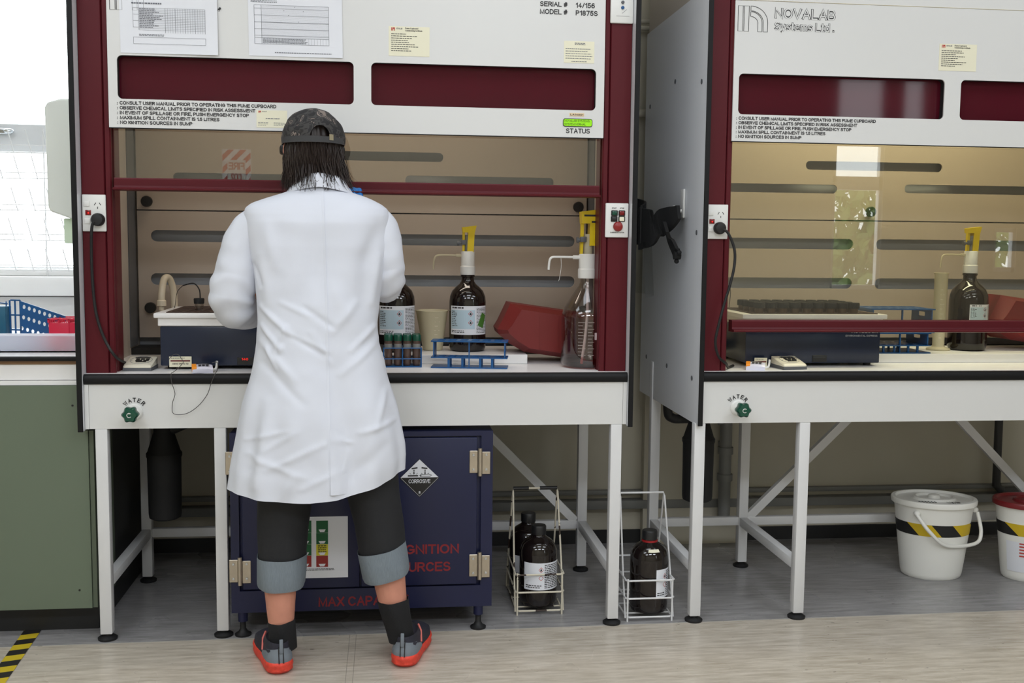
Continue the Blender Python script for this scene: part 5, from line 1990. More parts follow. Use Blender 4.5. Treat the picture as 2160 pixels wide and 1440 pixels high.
# wire carriers
def carrier(x0, x1, yf, depth, zt, label, mm, grip, worn):
    t = thing('bottle_carrier', label, 'bottle carrier', ((x0 + x1) / 2, yf + depth / 2, 0))
    r = .0034
    yb = yf + depth
    e = .010

    def ring(z, inset=0.0):
        a, b, c, d = x0 + inset, x1 - inset, yf + inset, yb - inset
        return [(a + e, c, z), (b - e, c, z), (b, c + e, z), (b, d - e, z), (b - e, d, z), (a + e, d, z), (a, d - e, z), (a, c + e, z)]
    m = MB()
    m.tube(ring(r + .012, .004), r, 8, closed=True)
    for y in (yf + .05, yf + depth * .5, yb - .05):
        m.cyl((x0 + .004, y, r + .012), (x1 - .004, y, r + .012), r * .8, 8)
    m.build('base_wires', mm, t)
    for z in (.085, .150):
        MB().tube(ring(z), r, 8, closed=True).build('basket_ring', mm, t)
    for x in (x0 + .006, x1 - .006):
        for y in (yf + .004, yb - .004):
            MB().tube([(x, y, .0), (x, y, .155)], r, 8).build('corner_post', mm, t)
    m = MB()
    ym = yf + depth / 2
    MB_ = []
    for y0_, zz in ((yf + .01, .15), (yb - .01, .15)):
        m.tube(spline([(x0, y0_, .012), (x0, lerp(y0_, ym, .35), .16), (x0 + .004, ym + (.006 if y0_ > ym else -.006), zt - .01)], 6), r, 8)
        m.tube(spline([(x1, y0_, .012), (x1, lerp(y0_, ym, .35), .16), (x1 - .004, ym + (.006 if y0_ > ym else -.006), zt - .01)], 6), r, 8)
    m.tube([(x0 + .004, ym, zt - .012), (x0 + .007, ym, zt), (x1 - .007, ym, zt), (x1 - .004, ym, zt - .012)], r * 1.1, 8)
    m.build('handle', mm, t)
    if grip:
        for a, b in ((.03, .36), (.60, .97)):
            MB().cyl((lerp(x0, x1, a), ym, zt), (lerp(x0, x1, b), ym, zt), .0068, 12).build('grip', M['black'], t)
    return t


carrier(1.462, 1.637, .125, .31, .432, 'chipped cream wire bottle carrier with black grip beside the navy cabinet', M['worn'], True, True)
carrier(1.846, 2.020, .026, .31, .432, 'white wire bottle carrier between the two fume cupboards', M['leg_white'], False, False)
winchester((1.553, .20, .0195), 'amber waste bottle with large printed label in the front of the chipped wire carrier', 1.0, True, None, (-.95, 1.35, .070, .170, 'waste'), True)
winchester((1.535, .355, .0195), 'amber bottle behind the labelled one in the chipped wire carrier', 1.02, True, None, (-.9, .9, .07, .15, 'plain'), True)
b = winchester((1.945, .102, .0195), 'amber bottle with red neck band and turned label in the white wire carrier', 1.0, True, None, (.15, 1.45, .062, .165, 'plain'), True)
MB().lathe([(.0250, .252), (.0290, .253), (.0285, .259), (.0250, .260)], n=30, cap0=False, cap1=False).build('neck_band', mat('red_band', (150, 20, 24), .5), b, local=True)
m = MB()
for k in range(8):
    f = lambda q: Vector(((.0580 - q.z * 1.0) * sin(q.x), -(.0580 - q.z * 1.0) * cos(q.x), .2305 + q.z * 1.0))
    quad(m, -.30 + .085 * k, -.30 + .085 * (k + 1), -.004, .005, 0, lambda q: f(q) + Vector((.0012 * sin(q.x), -.0012 * cos(q.x), 0.001)))
sl = m.build('shoulder_label', M['cream_paper'], b, local=True)
sl['label'] = 'small cream shoulder label'


# buckets
def bucket(x, y, label, lid, tapez, sx=1.0, rz=0.0, full=True):
    t = thing('bucket', label, 'bucket', (x, y, 0), rz)
    n = 56
    ax, ay, H = .157 * sx, .127 * sx, .318

    def ell(k, z, o=0.0):
        return [Vector(((ax * k + o) * cos(2 * pi * j / n), (ay * k + o) * sin(2 * pi * j / n), z)) for j in range(n)]
    K_ = lambda z: .76 + .24 * z / H
    m = MB()
    m.rings([ell(.70, .0), ell(.745, .006), ell(.77, .02)] + [ell(K_(z), z) for z in (.08, .16, .24, .29)] + [ell(K_(H), .300), ell(1.0, .300, .006), ell(1.0, .308, .006)])
    m.build('bucket_body', M['bucket'], t, local=True)
    m = MB()
    m.rings([ell(1.0, .303, .010), ell(1.0, .318, .012), ell(1.0, .324, .009), ell(.97, .325), ell(.93, .316), ell(.55, .318), ell(.52, .326), ell(.46, .328), ell(.42, .319), ell(.16, .320), ell(.145, .333), ell(.09, .336), ell(.02, .336)])
    ld = m.build('lid', lid, t, local=True)
    m = MB()
    m.rings([ell(K_(tapez), tapez, .0012), ell(K_(tapez + .048), tapez + .048, .0012), ell(K_(tapez + .048), tapez + .048, .0002), ell(K_(tapez), tapez, .0002)], cap0=False, cap1=False)
    m.build('hazard_tape', M['hazard_wrap'], t, local=True)
    if full:
        for s in (-1, 1):
            m = MB()
            a = R(-126 if s < 0 else -4)
            px_, py_ = (ax + .004) * cos(a), (ay + .004) * sin(a)
            m.ball((px_, py_, .278), (.014, .014, .012), 8)
            m.build('handle_lug', M['bucket'], t, local=True)
        a0, a1 = R(-126), R(-4)
        p0 = Vector(((ax + .012) * cos(a0), (ay + .012) * sin(a0), .278))
        p1 = Vector(((ax + .014) * cos(a1), (ay + .014) * sin(a1), .270))
        pts = spline([tuple(p0), (p0.x + .045, p0.y - .028, .215), (p0.x + .12, p0.y - .012, .155), (p1.x - .02, p1.y - .05, .150), (p1.x + .012, p1.y - .02, .19), tuple(p1)], 8)
        MB().tube(pts, .0075, 12).build('handle', M['bucket'], t, local=True)
        m = MB()
        fn = lambda q: Vector((q.x, q.z, .3192))
        text(m, 'Spill', .028, .082, -.086, .030, 0, -.02, fn=fn)
        m.tube([fn(Vector((-.085 + .006 * k, 0, -.076 + (.008 if k % 2 else -.006)))) for k in range(13)], .0013, 5)
        m.build('handwriting', M['ink'], ld, local=True)
    return t


bucket(3.226, .470, 'white oval spill bucket with lid, carry handle and hazard tape under the right cupboard', M['bucket'], .185, 1.0, R(-12))
b2 = bucket(3.615, .40, 'white bucket with dark red lid cut off by the right edge of the photo', M['red_lid'], .19, .92, R(-10), False)
m = MB()
f = lambda q: Vector(((.150 * .92 * .86 + .0015) * cos(q.x), (.122 * .92 * .86 + .0015) * sin(q.x), q.z))
N = 16
g = []
for z, o in ((.04, 0.0), (.165, .0)):
    k = (.76 + .24 * z / .318)
    g += [Vector(((.1445 * k + .0012) * cos(R(205 + 75 * i / N)), (.1169 * k + .0012) * sin(R(205 + 75 * i / N)), z)) for i in range(N + 1)]
m.add(g, [(i, i + 1, N + 2 + i, N + 1 + i) for i in range(N)])
lb = m.build('label', M['paper'], b2, local=True)
m = MB()
for z in (.105, .118, .131, .144, .156):
    k = (.76 + .24 * z / .318)
    g = []
    for zz in (z, z + .006):
        g += [Vector(((.1445 * k + .002) * cos(R(232 + 26 * i / 6)), (.1169 * k + .002) * sin(R(232 + 26 * i / 6)), zz)) for i in range(7)]
    m.add(g, [(i, i + 1, 8 + i, 7 + i) for i in range(6)])
m.build('label_stripes', M['red_ink'], lb, local=True)

# ------------------------------------------------------------------ left bench below the window
LX0, LX1 = -2.4, -0.012
t = thing('sink_bench', 'laboratory bench with sage green door and white counter left of the fume cupboards', 'bench', (-1.0, .5, 0))
MB().box(LX0, LX1, .058, YB - .002, .938, .953).build('counter', M['white_lam'], t)
MB().rbox(LX0, LX1, .046, .0578, .9375, .953, .004, 2).build('counter_edge', M['black_edge'], t)
MB().box(LX0, LX1, .062, .3, .9258, .9372).build('edge_strip', M['brown_edge'], t)
MB().box(LX0, LX1, .066, .3, .8735, .925).build('rail', M['white_lam'], t)
MB().box(LX0, LX1, .060, .3, .857, .8715).build('rail', M['white_lam'], t)
xr = at(189, 1050, Y=.052).x
d = MB().prism([(-1.3, .098), (xr, .098), (xr, .705), (LX1, .705), (LX1, .856), (-1.3, .856)], .052, .070).build('door', M['green_door'], t)
for u, v in ((153, 855), (168, 1244)):
    p = at(u, v, Y=.052)
    MB().cyl((p.x, .0505, p.z), (p.x, .0525, p.z), .0035, 10).build('screw_cap', M['black'], d)
MB().rbox(LX0, -1.306, .052, .070, .098, .856, .002, 1).build('door', M['green_door'], t)
MB().box(xr + .0015, xr + .016, .058, .30, .098, .704).build('end_panel', mat('sage_green_end', (96, 106, 88), .5), t)
MB().box(LX0, LX1 - .002, .0705, .9, .098, .856).build('carcass', M['kick'], t)
MB().box(LX1 - .0018, xr + .0012, .0705, .9, .098, .704).build('end_filler', M['kick'], t)
MB().box(LX0, xr, .125, .9, 0, .0975).build('plinth', M['kick'], t)
MB().box(LX0, -.02, YB - .016, YB - .001, .9535, 1.098).build('splashback', M['white_lam'], t)
MB().box(LX0, -.02, YB - .02, YB - .001, 1.0985, 1.1035).build('splashback_trim', M['black_edge'], t)

# tray with racks
t = thing('rack_tray', 'shallow white plastic tray on the counter holding blue and red racks', 'tray', (-.50, .46, .9535))
TY0 = at(80, 743, Z=.9535).y
x0, x1, y0, y1 = -1.0, -.04, TY0, TY0 + .25
m = MB()
h = at(80, 705, Y=TY0).z - .9535
for a, b, c, d_ in ((x0, x1, y0, y0 + .006), (x0, x1, y1 - .006, y1), (x0, x0 + .006, y0 + .006, y1 - .006), (x1 - .006, x1, y0 + .006, y1 - .006)):
    m.box(a, b, c, d_, .9535, .9535 + h)
m.box(x0, x1, y0, y1, .9535, .958)
m.rbox(x0 - .004, x1 + .004, y0 - .006, y0 + .004, .9535 + h - .005, .9535 + h + .003, .002)
tm = bpy.data.materials.new('milky_tray_plastic')
tm.use_nodes = True
tn = tm.node_tree
tp = tn.nodes['Principled BSDF']
tp.inputs['Base Color'].default_value = rgb(240, 240, 246)
tl = tn.nodes.new('ShaderNodeBsdfTranslucent')
tl.inputs[0].default_value = rgb(252, 252, 255)
tx = tn.nodes.new('ShaderNodeMixShader')
tx.inputs[0].default_value = 0.88
tn.links.new(tp.outputs[0], tx.inputs[1])
tn.links.new(tl.outputs[0], tx.inputs[2])
tn.links.new(tx.outputs[0], tn.nodes['Material Output'].inputs[0])
m.build('tray_body', tm, t)

ty = TY0 + .10


def pt(u, v, y=ty):
    return at(u, v, Y=y)


# perforated blue rack leaning in the tray
t = thing('draining_rack', 'blue perforated rack panel tipped in the white tray beside the red rack', 'rack', (-.30, .50, .959))
a, b = pt(42, 634), pt(133, 664)
c, d_ = pt(38, 712), pt(130, 732)
zlo = .962
h_ = []
for rr_, (u0, v0, du, dv, nn) in enumerate(((51, 647, 10.8, 3.6, 8), (50, 669, 11, 3.6, 6), (47, 692, 11.2, 3.4, 6))):
    for k in range(nn):
        p = pt(u0 + du * k, v0 + dv * k)
        h_.append([(p.x + .0052 * cos(2 * pi * j / 12), p.z + .0072 * sin(2 * pi * j / 12)) for j in range(12)])
m = MB()
plate(m, [(a.x, a.z), (a.x + .003, zlo), (b.x + .012, zlo), (b.x + .008, b.z - .004)], [q for q in h_ if all(p[1] > zlo + .004 and p[0] < b.x for p in q)], ty - .002, ty + .002, lambda p: Vector((p.x, p.y + (p.x - a.x) * .0, p.z)))
m.build('perforated_panel', M['blue_pl'], t)
m = MB()
e = pt(20, 633)
for k in range(4):
    z = lerp(zlo + .008, e.z, k / 3)
    m.cyl((e.x, ty + .012, z), (a.x, ty, z), .0028, 6)
for k in range(3):
    x = lerp(e.x, a.x, k / 2)
    m.box(x - .004, x + .001, ty + .004, ty + .008, zlo, e.z)
m.build('side_grid', M['blue_pl'], t)
t = thing('draining_rack', 'dark teal rack at the left photo edge standing in the white tray', 'rack', (-.52, .46, .959))
a, b = pt(-60, 628), pt(20, 645)
MB().rbox(a.x, b.x - .004, ty - .03, ty + .03, .984, b.z, .003).build('rack_body', mat('teal_plastic', (6, 84, 112), .4), t)
m = MB()
for k in range(4):
    x = lerp(a.x + .006, b.x - .010, k / 3)
    m.box(x, x + .005, ty - .028, ty - .022, .9585, .9838)
    m.box(x, x + .003, ty - .008, ty - .004, b.z, b.z + .016)
m.cyl((a.x, ty - .006, b.z + .022), (b.x - .004, ty - .006, b.z + .008), .0026, 6)
m.build('rack_bars', M['blue_pl'], t)
t = thing('draining_rack', 'crimson plastic tube rack in the white tray next to the red post', 'rack', (-.13, .44, .959))
a, b = pt(102, 673, TY0 + .04), pt(145, 674, TY0 + .04)
MB().rbox(a.x, b.x, TY0 + .04, TY0 + .16, .959, a.z - .012, .002).build('rack_body', M['pink_pl'], t)
m = MB()
for k in range(11):
    y = TY0 + .042 + .115 * k / 10
    m.box(b.x, b.x + .035, y, y + .006, .962, a.z - .012)
m.box(b.x + .030, b.x + .036, TY0 + .042, TY0 + .16, .934, a.z - .003)
m.build('rack_ribs', M['pink_pl'], t)
m = MB()
for k in range(3):
    x = lerp(a.x, b.x, k / 2)
    m.box(x - .003, x + .003, TY0 + .038, TY0 + .16, a.z - .012, a.z)
for y in (TY0 + .038, TY0 + .08, TY0 + .12, TY0 + .158):
    m.box(a.x - .003, b.x + .03, y, y + .004, a.z - .003, a.z + .002)
for k in range(12):
    x = lerp(a.x, b.x, (k + .5) / 12)
    m.box(x - .0012, x + .0012, TY0 + .039, TY0 + .0405, a.z - .012, a.z - .001)
m.build('rack_top', M['pink_pl'], t)

# paper towel dispenser on the outside of the left side panel
t = thing('towel_dispenser', 'white wall paper towel dispenser on the outer side of the left cupboard', 'dispenser', (-.02, .27, 1.43))
yd0, yd1 = .14, .42
zt_ = at(150, 205, Y=yd0).z
prof = [at(93, 226, Y=yd0), at(99, 215, Y=yd0), at(125, 208, Y=yd0)]
P_ = [(-.0008, zt_ - .001)] + [(p.x, p.z) for p in prof[::-1]] + [(at(101, 437, Y=yd0).x, at(101, 437, Y=yd0).z), (at(106, 446, Y=yd0).x, at(106, 446, Y=yd0).z), (-.0008, at(155, 472, Y=yd0).z)]
m = MB().prism(P_, yd0, yd1)
o = m.build('cover', M['dispenser'], t)
bv = o.modifiers.new('b', 'BEVEL')
bv.width = .006
bv.segments = 3
bv.limit_method = 'ANGLE'
q0, q1 = at(137, 468, Y=.2), at(137, 513, Y=.2)
MB().rbox(q0.x + .004, -.006, .17, .38, q1.z, q0.z + .012, .004).build('paper_towel', M['green_paper'], t)

# wire draining rack across the window
yw = .955
t = thing('wire_draining_rack', 'white wire drying rack with slanting pegs hanging across the bright window', 'rack', (-.45, yw, 1.2))
rows_v = [(306, 322), (364, 376), (432, 443), (494, 506), (559, 570)]
m = MB()
zs_ = []
for va, vb in rows_v:
    za, zb = at(60, va, Y=yw).z, at(60, vb, Y=yw).z
    zs_.append(zb)
    for z in (za, zb):
        m.cyl((-1.6, yw, z), (-.03, yw, z), .0022, 6)
for u in (95, -120, -340):
    x = at(u, 450, Y=yw).x
    m.cyl((x, yw + .006, 1.17), (x, yw + .006, 1.78), .003, 6)
m.build('wire_grid', M['leg_white'], t)
for r_, z in enumerate(zs_):
    base = (104, 80, 75, 69, 72)[r_]
    for k in range(-3, 3):
        x = at(base + 37 * k, rows_v[r_][1], Y=yw).x
        if x > -.06 or x < -.75:
            continue
        MB().tube([(x, yw, z - .004), (x - .014, yw - .03, z + .088)], .0022, 6).build('peg', M['leg_white'], t)

# face shield hanging from a hook on the side panel of the right cupboard
sx = 2.0765
q = at(1440, 432, X=sx - .004)
t = thing('wall_hook', 'white adhesive hook on the grey side panel in the gap between the cupboards', 'hook', (sx, q.y, q.z))
za, zb = at(1441, 399, X=sx).z, at(1441, 460, X=sx).z
MB().rbox(sx - .008, sx - .0001, q.y - .022, q.y + .022, zb, za, .004, 3).build('hook_plate', M['white_pl'], t)
MB().tube(spline([(sx - .006, q.y, zb + .03), (sx - .02, q.y, zb + .018), (sx - .034, q.y, zb + .024), (sx - .036, q.y, zb + .045)], 5), .0045, 8).build('hook_arm', M['white_pl'], t)
t = thing('face_shield', 'black face shield with clear visor hanging in the gap between the cupboards', 'face shield', (1.98, .38, 1.40))
# head band: strap from the brow guard to the hook, ratchet end hanging down
G = lambda u, v, x: at(u, v, X=x)


def strap(pts, w, th, name, mm):
    m = MB()
    ps = spline(pts, 6)
    rg = []
    for i, p in enumerate(ps):
        tg = (ps[min(i + 1, len(ps) - 1)] - ps[max(i - 1, 0)]).normalized()
        sd = tg.cross(Vector((1, 0, 0))).normalized()
        ww = w[0] + (w[1] - w[0]) * i / (len(ps) - 1)
        rg.append([p + sd * ww / 2 + Vector((th / 2, 0, 0)), p - sd * ww / 2 + Vector((th / 2, 0, 0)), p - sd * ww / 2 - Vector((th / 2, 0, 0)), p + sd * ww / 2 - Vector((th / 2, 0, 0))])
    m.rings(rg)
    return m.build(name, mm, t)


strap([tuple(G(1350, 482, 1.95)), tuple(G(1375, 480, 1.98)), tuple(G(1395, 470, 2.01)), tuple(G(1418, 458, 2.03)), tuple(G(1432, 447, 2.044))], (.16, .055), .012, 'head_band', M['matt_black'])
strap([tuple(G(1405, 478, 2.0)), tuple(G(1412, 500, 2.02)), tuple(G(1424, 528, 2.04)), tuple(G(1428, 536, 2.045))], (.06, .05), .012, 'ratchet_strap', M['matt_black'])
m = MB()
p = G(1428, 538, 2.045)
m.cyl((p.x - .012, p.y, p.z), (p.x + .012, p.y, p.z), .016, 12)
m.ball((p.x, p.y - .028, p.z + .01), .009, 8)
m.ball((p.x, p.y + .004, p.z - .022), .009, 8)
m.build('ratchet_knob', M['matt_black'], t)
# brow guard: a curved dark crown seen from the side
m = MB()
rg = []
c0 = G(1318, 485, 1.93)
for i in range(13):
    k = i / 12
    y = lerp(.36, .82, k)
    x = 1.93 + .06 * sin(pi * k) + .02
    hh = lerp(.07, .105, k)
    zc = lerp(1.415, 1.44, k)
    rg.append([Vector((x + .004, y, zc + hh)), Vector((x + .004, y, zc - hh)), Vector((x - .004, y, zc - hh)), Vector((x - .004, y, zc + hh))])
m.rings(rg)
m.build('brow_guard', M['matt_black'], t)
m = MB()
N = 14
g = []
for j in range(2):
    for i in range(N + 1):
        k = i / N
        y = lerp(.30, .74, k) - (.05 if j == 1 else 0)
        x = 1.945 + .085 * sin(pi * k * .9)
        z = (1.35 if j == 0 else 1.145)
        g.append(Vector((x, y, z)))
m.add(g, [(i, i + 1, N + 2 + i, N + 1 + i) for i in range(N)])
o = m.build('visor', M['visor'], t)
# ------------------------------------------------------------------ the person
from mathutils.bvhtree import BVHTree

m = MB()
cap_ = m.capsule
m.ball((.815, -.235, .87), (.155, .105, .13), 14)
m.ball((.80, -.205, 1.06), (.140, .092, .20), 14)
m.ball((.79, -.195, 1.27), (.160, .098, .17), 14)
cap_((.625, -.19, 1.385), (.955, -.19, 1.39), .050, .050)
cap_((.783, -.19, 1.40), (.776, -.165, 1.55), .058, .052)
# head: skull, jaw, nose, brow, ears, lips
m.ball((.772, -.148, 1.640), (.069, .090, .103), 16)
m.ball((.772, -.105, 1.575), (.054, .062, .052), 12)
cap_((.772, -.056, 1.632), (.772, -.040, 1.606), .008, .013)
cap_((.745, -.068, 1.652), (.799, -.068, 1.652), .012, .012)
cap_((.758, -.052, 1.572), (.786, -.052, 1.572), .007, .007)
m.ball((.772, -.052, 1.545), (.018, .014, .014), 8)
for s in (-1, 1):
    m.ball((.772 + s * .081 - .003, -.168, 1.620), (.010, .019, .030), 10)
    m.ball((.772 + s * .030, -.068, 1.634), (.013, .010, .010), 8)
# legs
for hip, knee, calf, low, ank, toe in (
        ((.735, -.235, .84), (.680, -.232, .47), (.667, -.268, .315), (.6685, -.268, .20), (.670, -.264, .085), (.619, -.147, .048)),
        ((.905, -.235, .84), (.985, -.232, .48), (1.000, -.262, .325), (1.019, -.262, .20), (1.046, -.258, .085), (1.085, -.124, .048))):
    cap_(hip, knee, .088, .060)
    cap_(knee, calf, .055, .056)
    cap_(calf, low, .056, .0455)
    cap_(low, ank, .046, .035)
    cap_(ank, toe, .030, .020)
    cap_((ank[0], ank[1], .07), (lerp(ank[0], toe[0], -.06), ank[1] - .018, .06), .028, .020)


def hand(mm, wrist, fwd, up, side, g=0.0, curl=0.5, thumb_side=1):
    """palm and five fingers; fwd along the hand, up out of its back, side across the knuckles"""
    F, U, Sd = Vector(fwd).normalized(), Vector(up).normalized(), Vector(side).normalized()
    w = Vector(wrist)
    for k in (-.026, -.009, .009, .025):
        mm.capsule(w + F * .012 + Sd * k * .7, w + F * .085 + Sd * k, .016 + g, .0135 + g, 10)
    for k, ln, r in ((-.0285, .060, .0076), (-.0095, .074, .0084), (.0095, .079, .0086), (.0285, .070, .0082)):
        b = w + F * .088 + Sd * k
        a1, a2 = curl * .7, curl * 1.6
        j1 = b + (F * cos(a1) - U * sin(a1)) * ln * .5
        j2 = j1 + (F * cos(a2) - U * sin(a2)) * ln * .3
        j3 = j2 + (F * cos(a2 * 1.25) - U * sin(a2 * 1.25)) * ln * .22
        mm.capsule(b, j1, r * 1.12 + g, r + g, 8)
        mm.capsule(j1, j2, r + g, r * .94 + g, 8)
        mm.capsule(j2, j3, r * .94 + g, r * .82 + g, 8)
    b = w + F * .030 + Sd * .026 * thumb_side
    j1 = b + (F * .55 + Sd * .75 * thumb_side - U * .25).normalized() * .042
    j2 = j1 + (F * .85 + Sd * .25 * thumb_side - U * .5).normalized() * .032
    mm.capsule(b, j1, .0135 + g, .011 + g, 8)
    mm.capsule(j1, j2, .011 + g, .0092 + g, 8)


LW, RWR = (.600, .035, 1.165), (.897, -.028, 1.392)
cap_((.60, -.195, 1.38), (.530, -.195, 1.135), .048, .040)
cap_((.530, -.195, 1.135), LW, .040, .026)
cap_((.968, -.195, 1.385), (.998, -.165, 1.207), .048, .040)
cap_((.998, -.165, 1.207), RWR, .040, .026)
HL = dict(wrist=LW, fwd=(.15, .95, -.12), up=(0, .1, 1), side=(1, -.1, 0), curl=.45, thumb_side=1)
HR = dict(wrist=RWR, fwd=(-.12, .16, 1), up=(.1, -1, .15), side=(1, .12, .1), curl=.75, thumb_side=-1)
hand(m, **HL)
hand(m, **HR)
person = remesh(m, .0052, 5).build('person', M['skin'], None, origin=(.85, -.26, 0))
tag(person, 'person seen from behind in white lab coat, camouflage cap, dark cuffed shorts and orange-soled shoes', 'person')

for nm, h, arm in (('left', HL, (.530, -.195, 1.135)), ('right', HR, (.998, -.165, 1.207))):
    m = MB()
    hand(m, g=.0022, **h)
    w = Vector(h['wrist'])
    m.capsule(w, w + (Vector(arm) - w).normalized() * .05, .0295, .033, 12)
    remesh(m, .0042, 3).build('glove', M['glove'], person)

# ---- lab coat
ROWS = [  # photo row, left edge, right edge, centre depth, half depth to the back, to the front, exponent
    (381, 641, 706, -.182, .056, .05, 2.0), (390, 634, 714, -.182, .066, .056, 2.0), (398, 621, 727, -.184, .075, .062, 2.0), (406, 604, 745, -.186, .082, .068, 2.1), (412, 584, 766, -.188, .088, .073, 2.15),
    (420, 559, 787, -.191, .094, .079, 2.2), (430, 531, 807, -.194, .100, .085, 2.3), (440, 518, 819, -.196, .105, .089, 2.4), (452, 515, 822, -.198, .111, .094, 2.45), (470, 518, 823, -.200, .118, .10, 2.5), (520, 525, 818, -.205, .126, .105, 2.5),
    (570, 534, 811, -.212, .128, .11, 2.4), (620, 540, 803, -.220, .125, .11, 2.35), (680, 543, 796, -.232, .122, .115, 2.3), (720, 541, 799, -.238, .123, .118, 2.3),
    (760, 535, 811, -.243, .128, .12, 2.25), (800, 526, 822, -.248, .135, .122, 2.2), (850, 511, 837, -.254, .144, .126, 2.15), (900, 501, 845, -.260, .150, .13, 2.1),
    (950, 493, 851, -.265, .154, .132, 2.1), (985, 488, 853, -.268, .156, .134, 2.1), (1025, 484, 851, -.270, .158, .135, 2.1)]
tab = []
for v, l, r, yc, bb, bf, ex in ROWS:
    a, b = at(l, v, Y=yc), at(r, v, Y=yc)
    tab.append((-(a.z + b.z) / 2, a.x, b.x, yc, bb, bf, ex))
HEM = [(.50, .585), (.58, .572), (.70, .563), (.774, .562), (.85, .570), (.907, .582), (.98, .604), (1.06, .638)]


def fold(u0, v0, u1, v1, w, amp, y=-.37):
    a, b = at(u0, v0, Y=y), at(u1, v1, Y=y)
    return (a.x, a.z, b.x, b.z, w / (740.0 if w > 13 else 960.0), amp * 1.35)


FOLDS = [fold(*q) for q in (
    (545, 650, 610, 705, 9, .006), (610, 705, 690, 752, 10, -.005), (548, 690, 590, 738, 8, .006), (575, 742, 602, 690, 6, .0045), (600, 700, 688, 742, 7, .004),
    (640, 650, 702, 692, 9, -.004), (652, 668, 590, 640, 8, .003), (803, 478, 776, 545, 20, -.010), (776, 545, 770, 650, 22, -.007), (800, 540, 785, 640, 11, .006),
    (528, 560, 546, 602, 8, -.007), (545, 540, 560, 640, 14, .006), (520, 958, 640, 1000, 10, .0035), (690, 930, 565, 988, 8, .0035), (702, 922, 742, 930, 4, .004),
    (745, 1000, 806, 940, 14, -.004), (640, 800, 600, 1010, 34, .008), (765, 770, 806, 985, 34, .008), (565, 790, 528, 985, 20, -.007), (700, 790, 745, 1000, 28, -.006),
    (560, 850, 545, 1020, 16, .006), (590, 460, 640, 470, 22, .003), (555, 470, 575, 560, 14, .004), (750, 640, 700, 700, 12, .0045), (790, 690, 740, 740, 9, .005),
    (800, 720, 720, 790, 10, .004), (545, 725, 620, 800, 12, .005), (552, 770, 640, 850, 12, -.004), (560, 735, 580, 780, 5, .005), (595, 730, 588, 745, 4, .005),
    (660, 560, 610, 700, 26, -.004), (730, 470, 660, 480, 30, .003), (515, 930, 610, 905, 7, .003), (720, 985, 640, 1025, 8, .003), (760, 910, 830, 890, 9, .004), (812, 830, 790, 900, 10, .005),
    (630, 905, 560, 950, 7, .003), (735, 950, 715, 1030, 9, .004), (620, 1000, 600, 1045, 10, .005), (700, 600, 745, 690, 16, .0035), (655, 700, 700, 770, 6, .003))]


def foldsum(x, z):
    d = 0.0
    for ax, az, bx, bz, w, amp in FOLDS:
        dx, dz = bx - ax, bz - az
        L2 = dx * dx + dz * dz
        t = ((x - ax) * dx + (z - az) * dz) / L2
        tc = min(1, max(0, t))
        px_, pz_ = x - ax - tc * dx, z - az - tc * dz
        q = (px_ * px_ + pz_ * pz_) / (w * w)
        if q < 9:
            d += amp * math.exp(-q) * (0.4 + 0.6 * sin(pi * min(1, max(0, tc * .8 + .1))))
    return d


NC, NR = 176, 190
m = MB()
rg = []
ztop, zbot = -tab[0][0], -tab[-1][0]
for i in range(NR + 1):
    s = i / NR
    z0 = ztop + (zbot - ztop) * (s ** 1.0)
    xa, xb, yc, bb, bf, ex = interp(tab, -z0)
    cx, hw = (xa + xb) / 2, (xb - xa) / 2
    ring = []
    for j in range(NC):
        th = 2 * pi * j / NC
        c, sn = cos(th), sin(th)
        x = cx + hw * math.copysign(abs(c) ** (2 / ex), c)
        dy = math.copysign(abs(sn) ** (2 / ex), sn)
        y = yc + (bf if sn > 0 else bb) * dy
        z = z0
        if z < .80:
            zh = interp(HEM, x)[0] + (.012 if sn > 0 else 0)
            z = .80 - (.80 - z) * (.80 - zh) / (.80 - zbot)
        back = max(0.0, -sn)
        d = 0.0
        if sn < .25:
            d += foldsum(x, z) * min(1, back * 2 + .25)
        # loose skirt waves and cloth unevenness
        low = min(1, max(0, (.95 - z) / .35))
        d += .0045 * low * sin(th * 9 + 1.3 + 2.0 * z) + .0035 * low * sin(th * 15 + z * 5)
        d += .005 * noise.noise(Vector((x * 6, y * 6, z * 6))) + .0022 * noise.noise(Vector((x * 17, y * 10, z * 17)))
        # spine hollow between the shoulder blades
        if sn < 0 and 1.15 < z < 1.45:
            d -= .010 * math.exp(-((x - .80) / .045) ** 2) * sin(pi * (z - 1.15) / .30)
        nrm = Vector((c * bb, sn * hw, 0)).normalized()
        ring.append(Vector((x, y, z)) + nrm * d)
    rg.append(ring)
axis = lambda p: Vector((interp(tab, -p.z)[0] * .5 + interp(tab, -p.z)[1] * .5, -.26, p.z))
inner = [[p + (axis(p) - p).normalized() * o for p in r] for r, o in ((rg[-1], .003), (rg[-4], .012), (rg[-30], .035))]
m.rings(rg + inner, True, False, False)
bv = BVHTree.FromPolygons([tuple(p) for p in m.v], m.f)


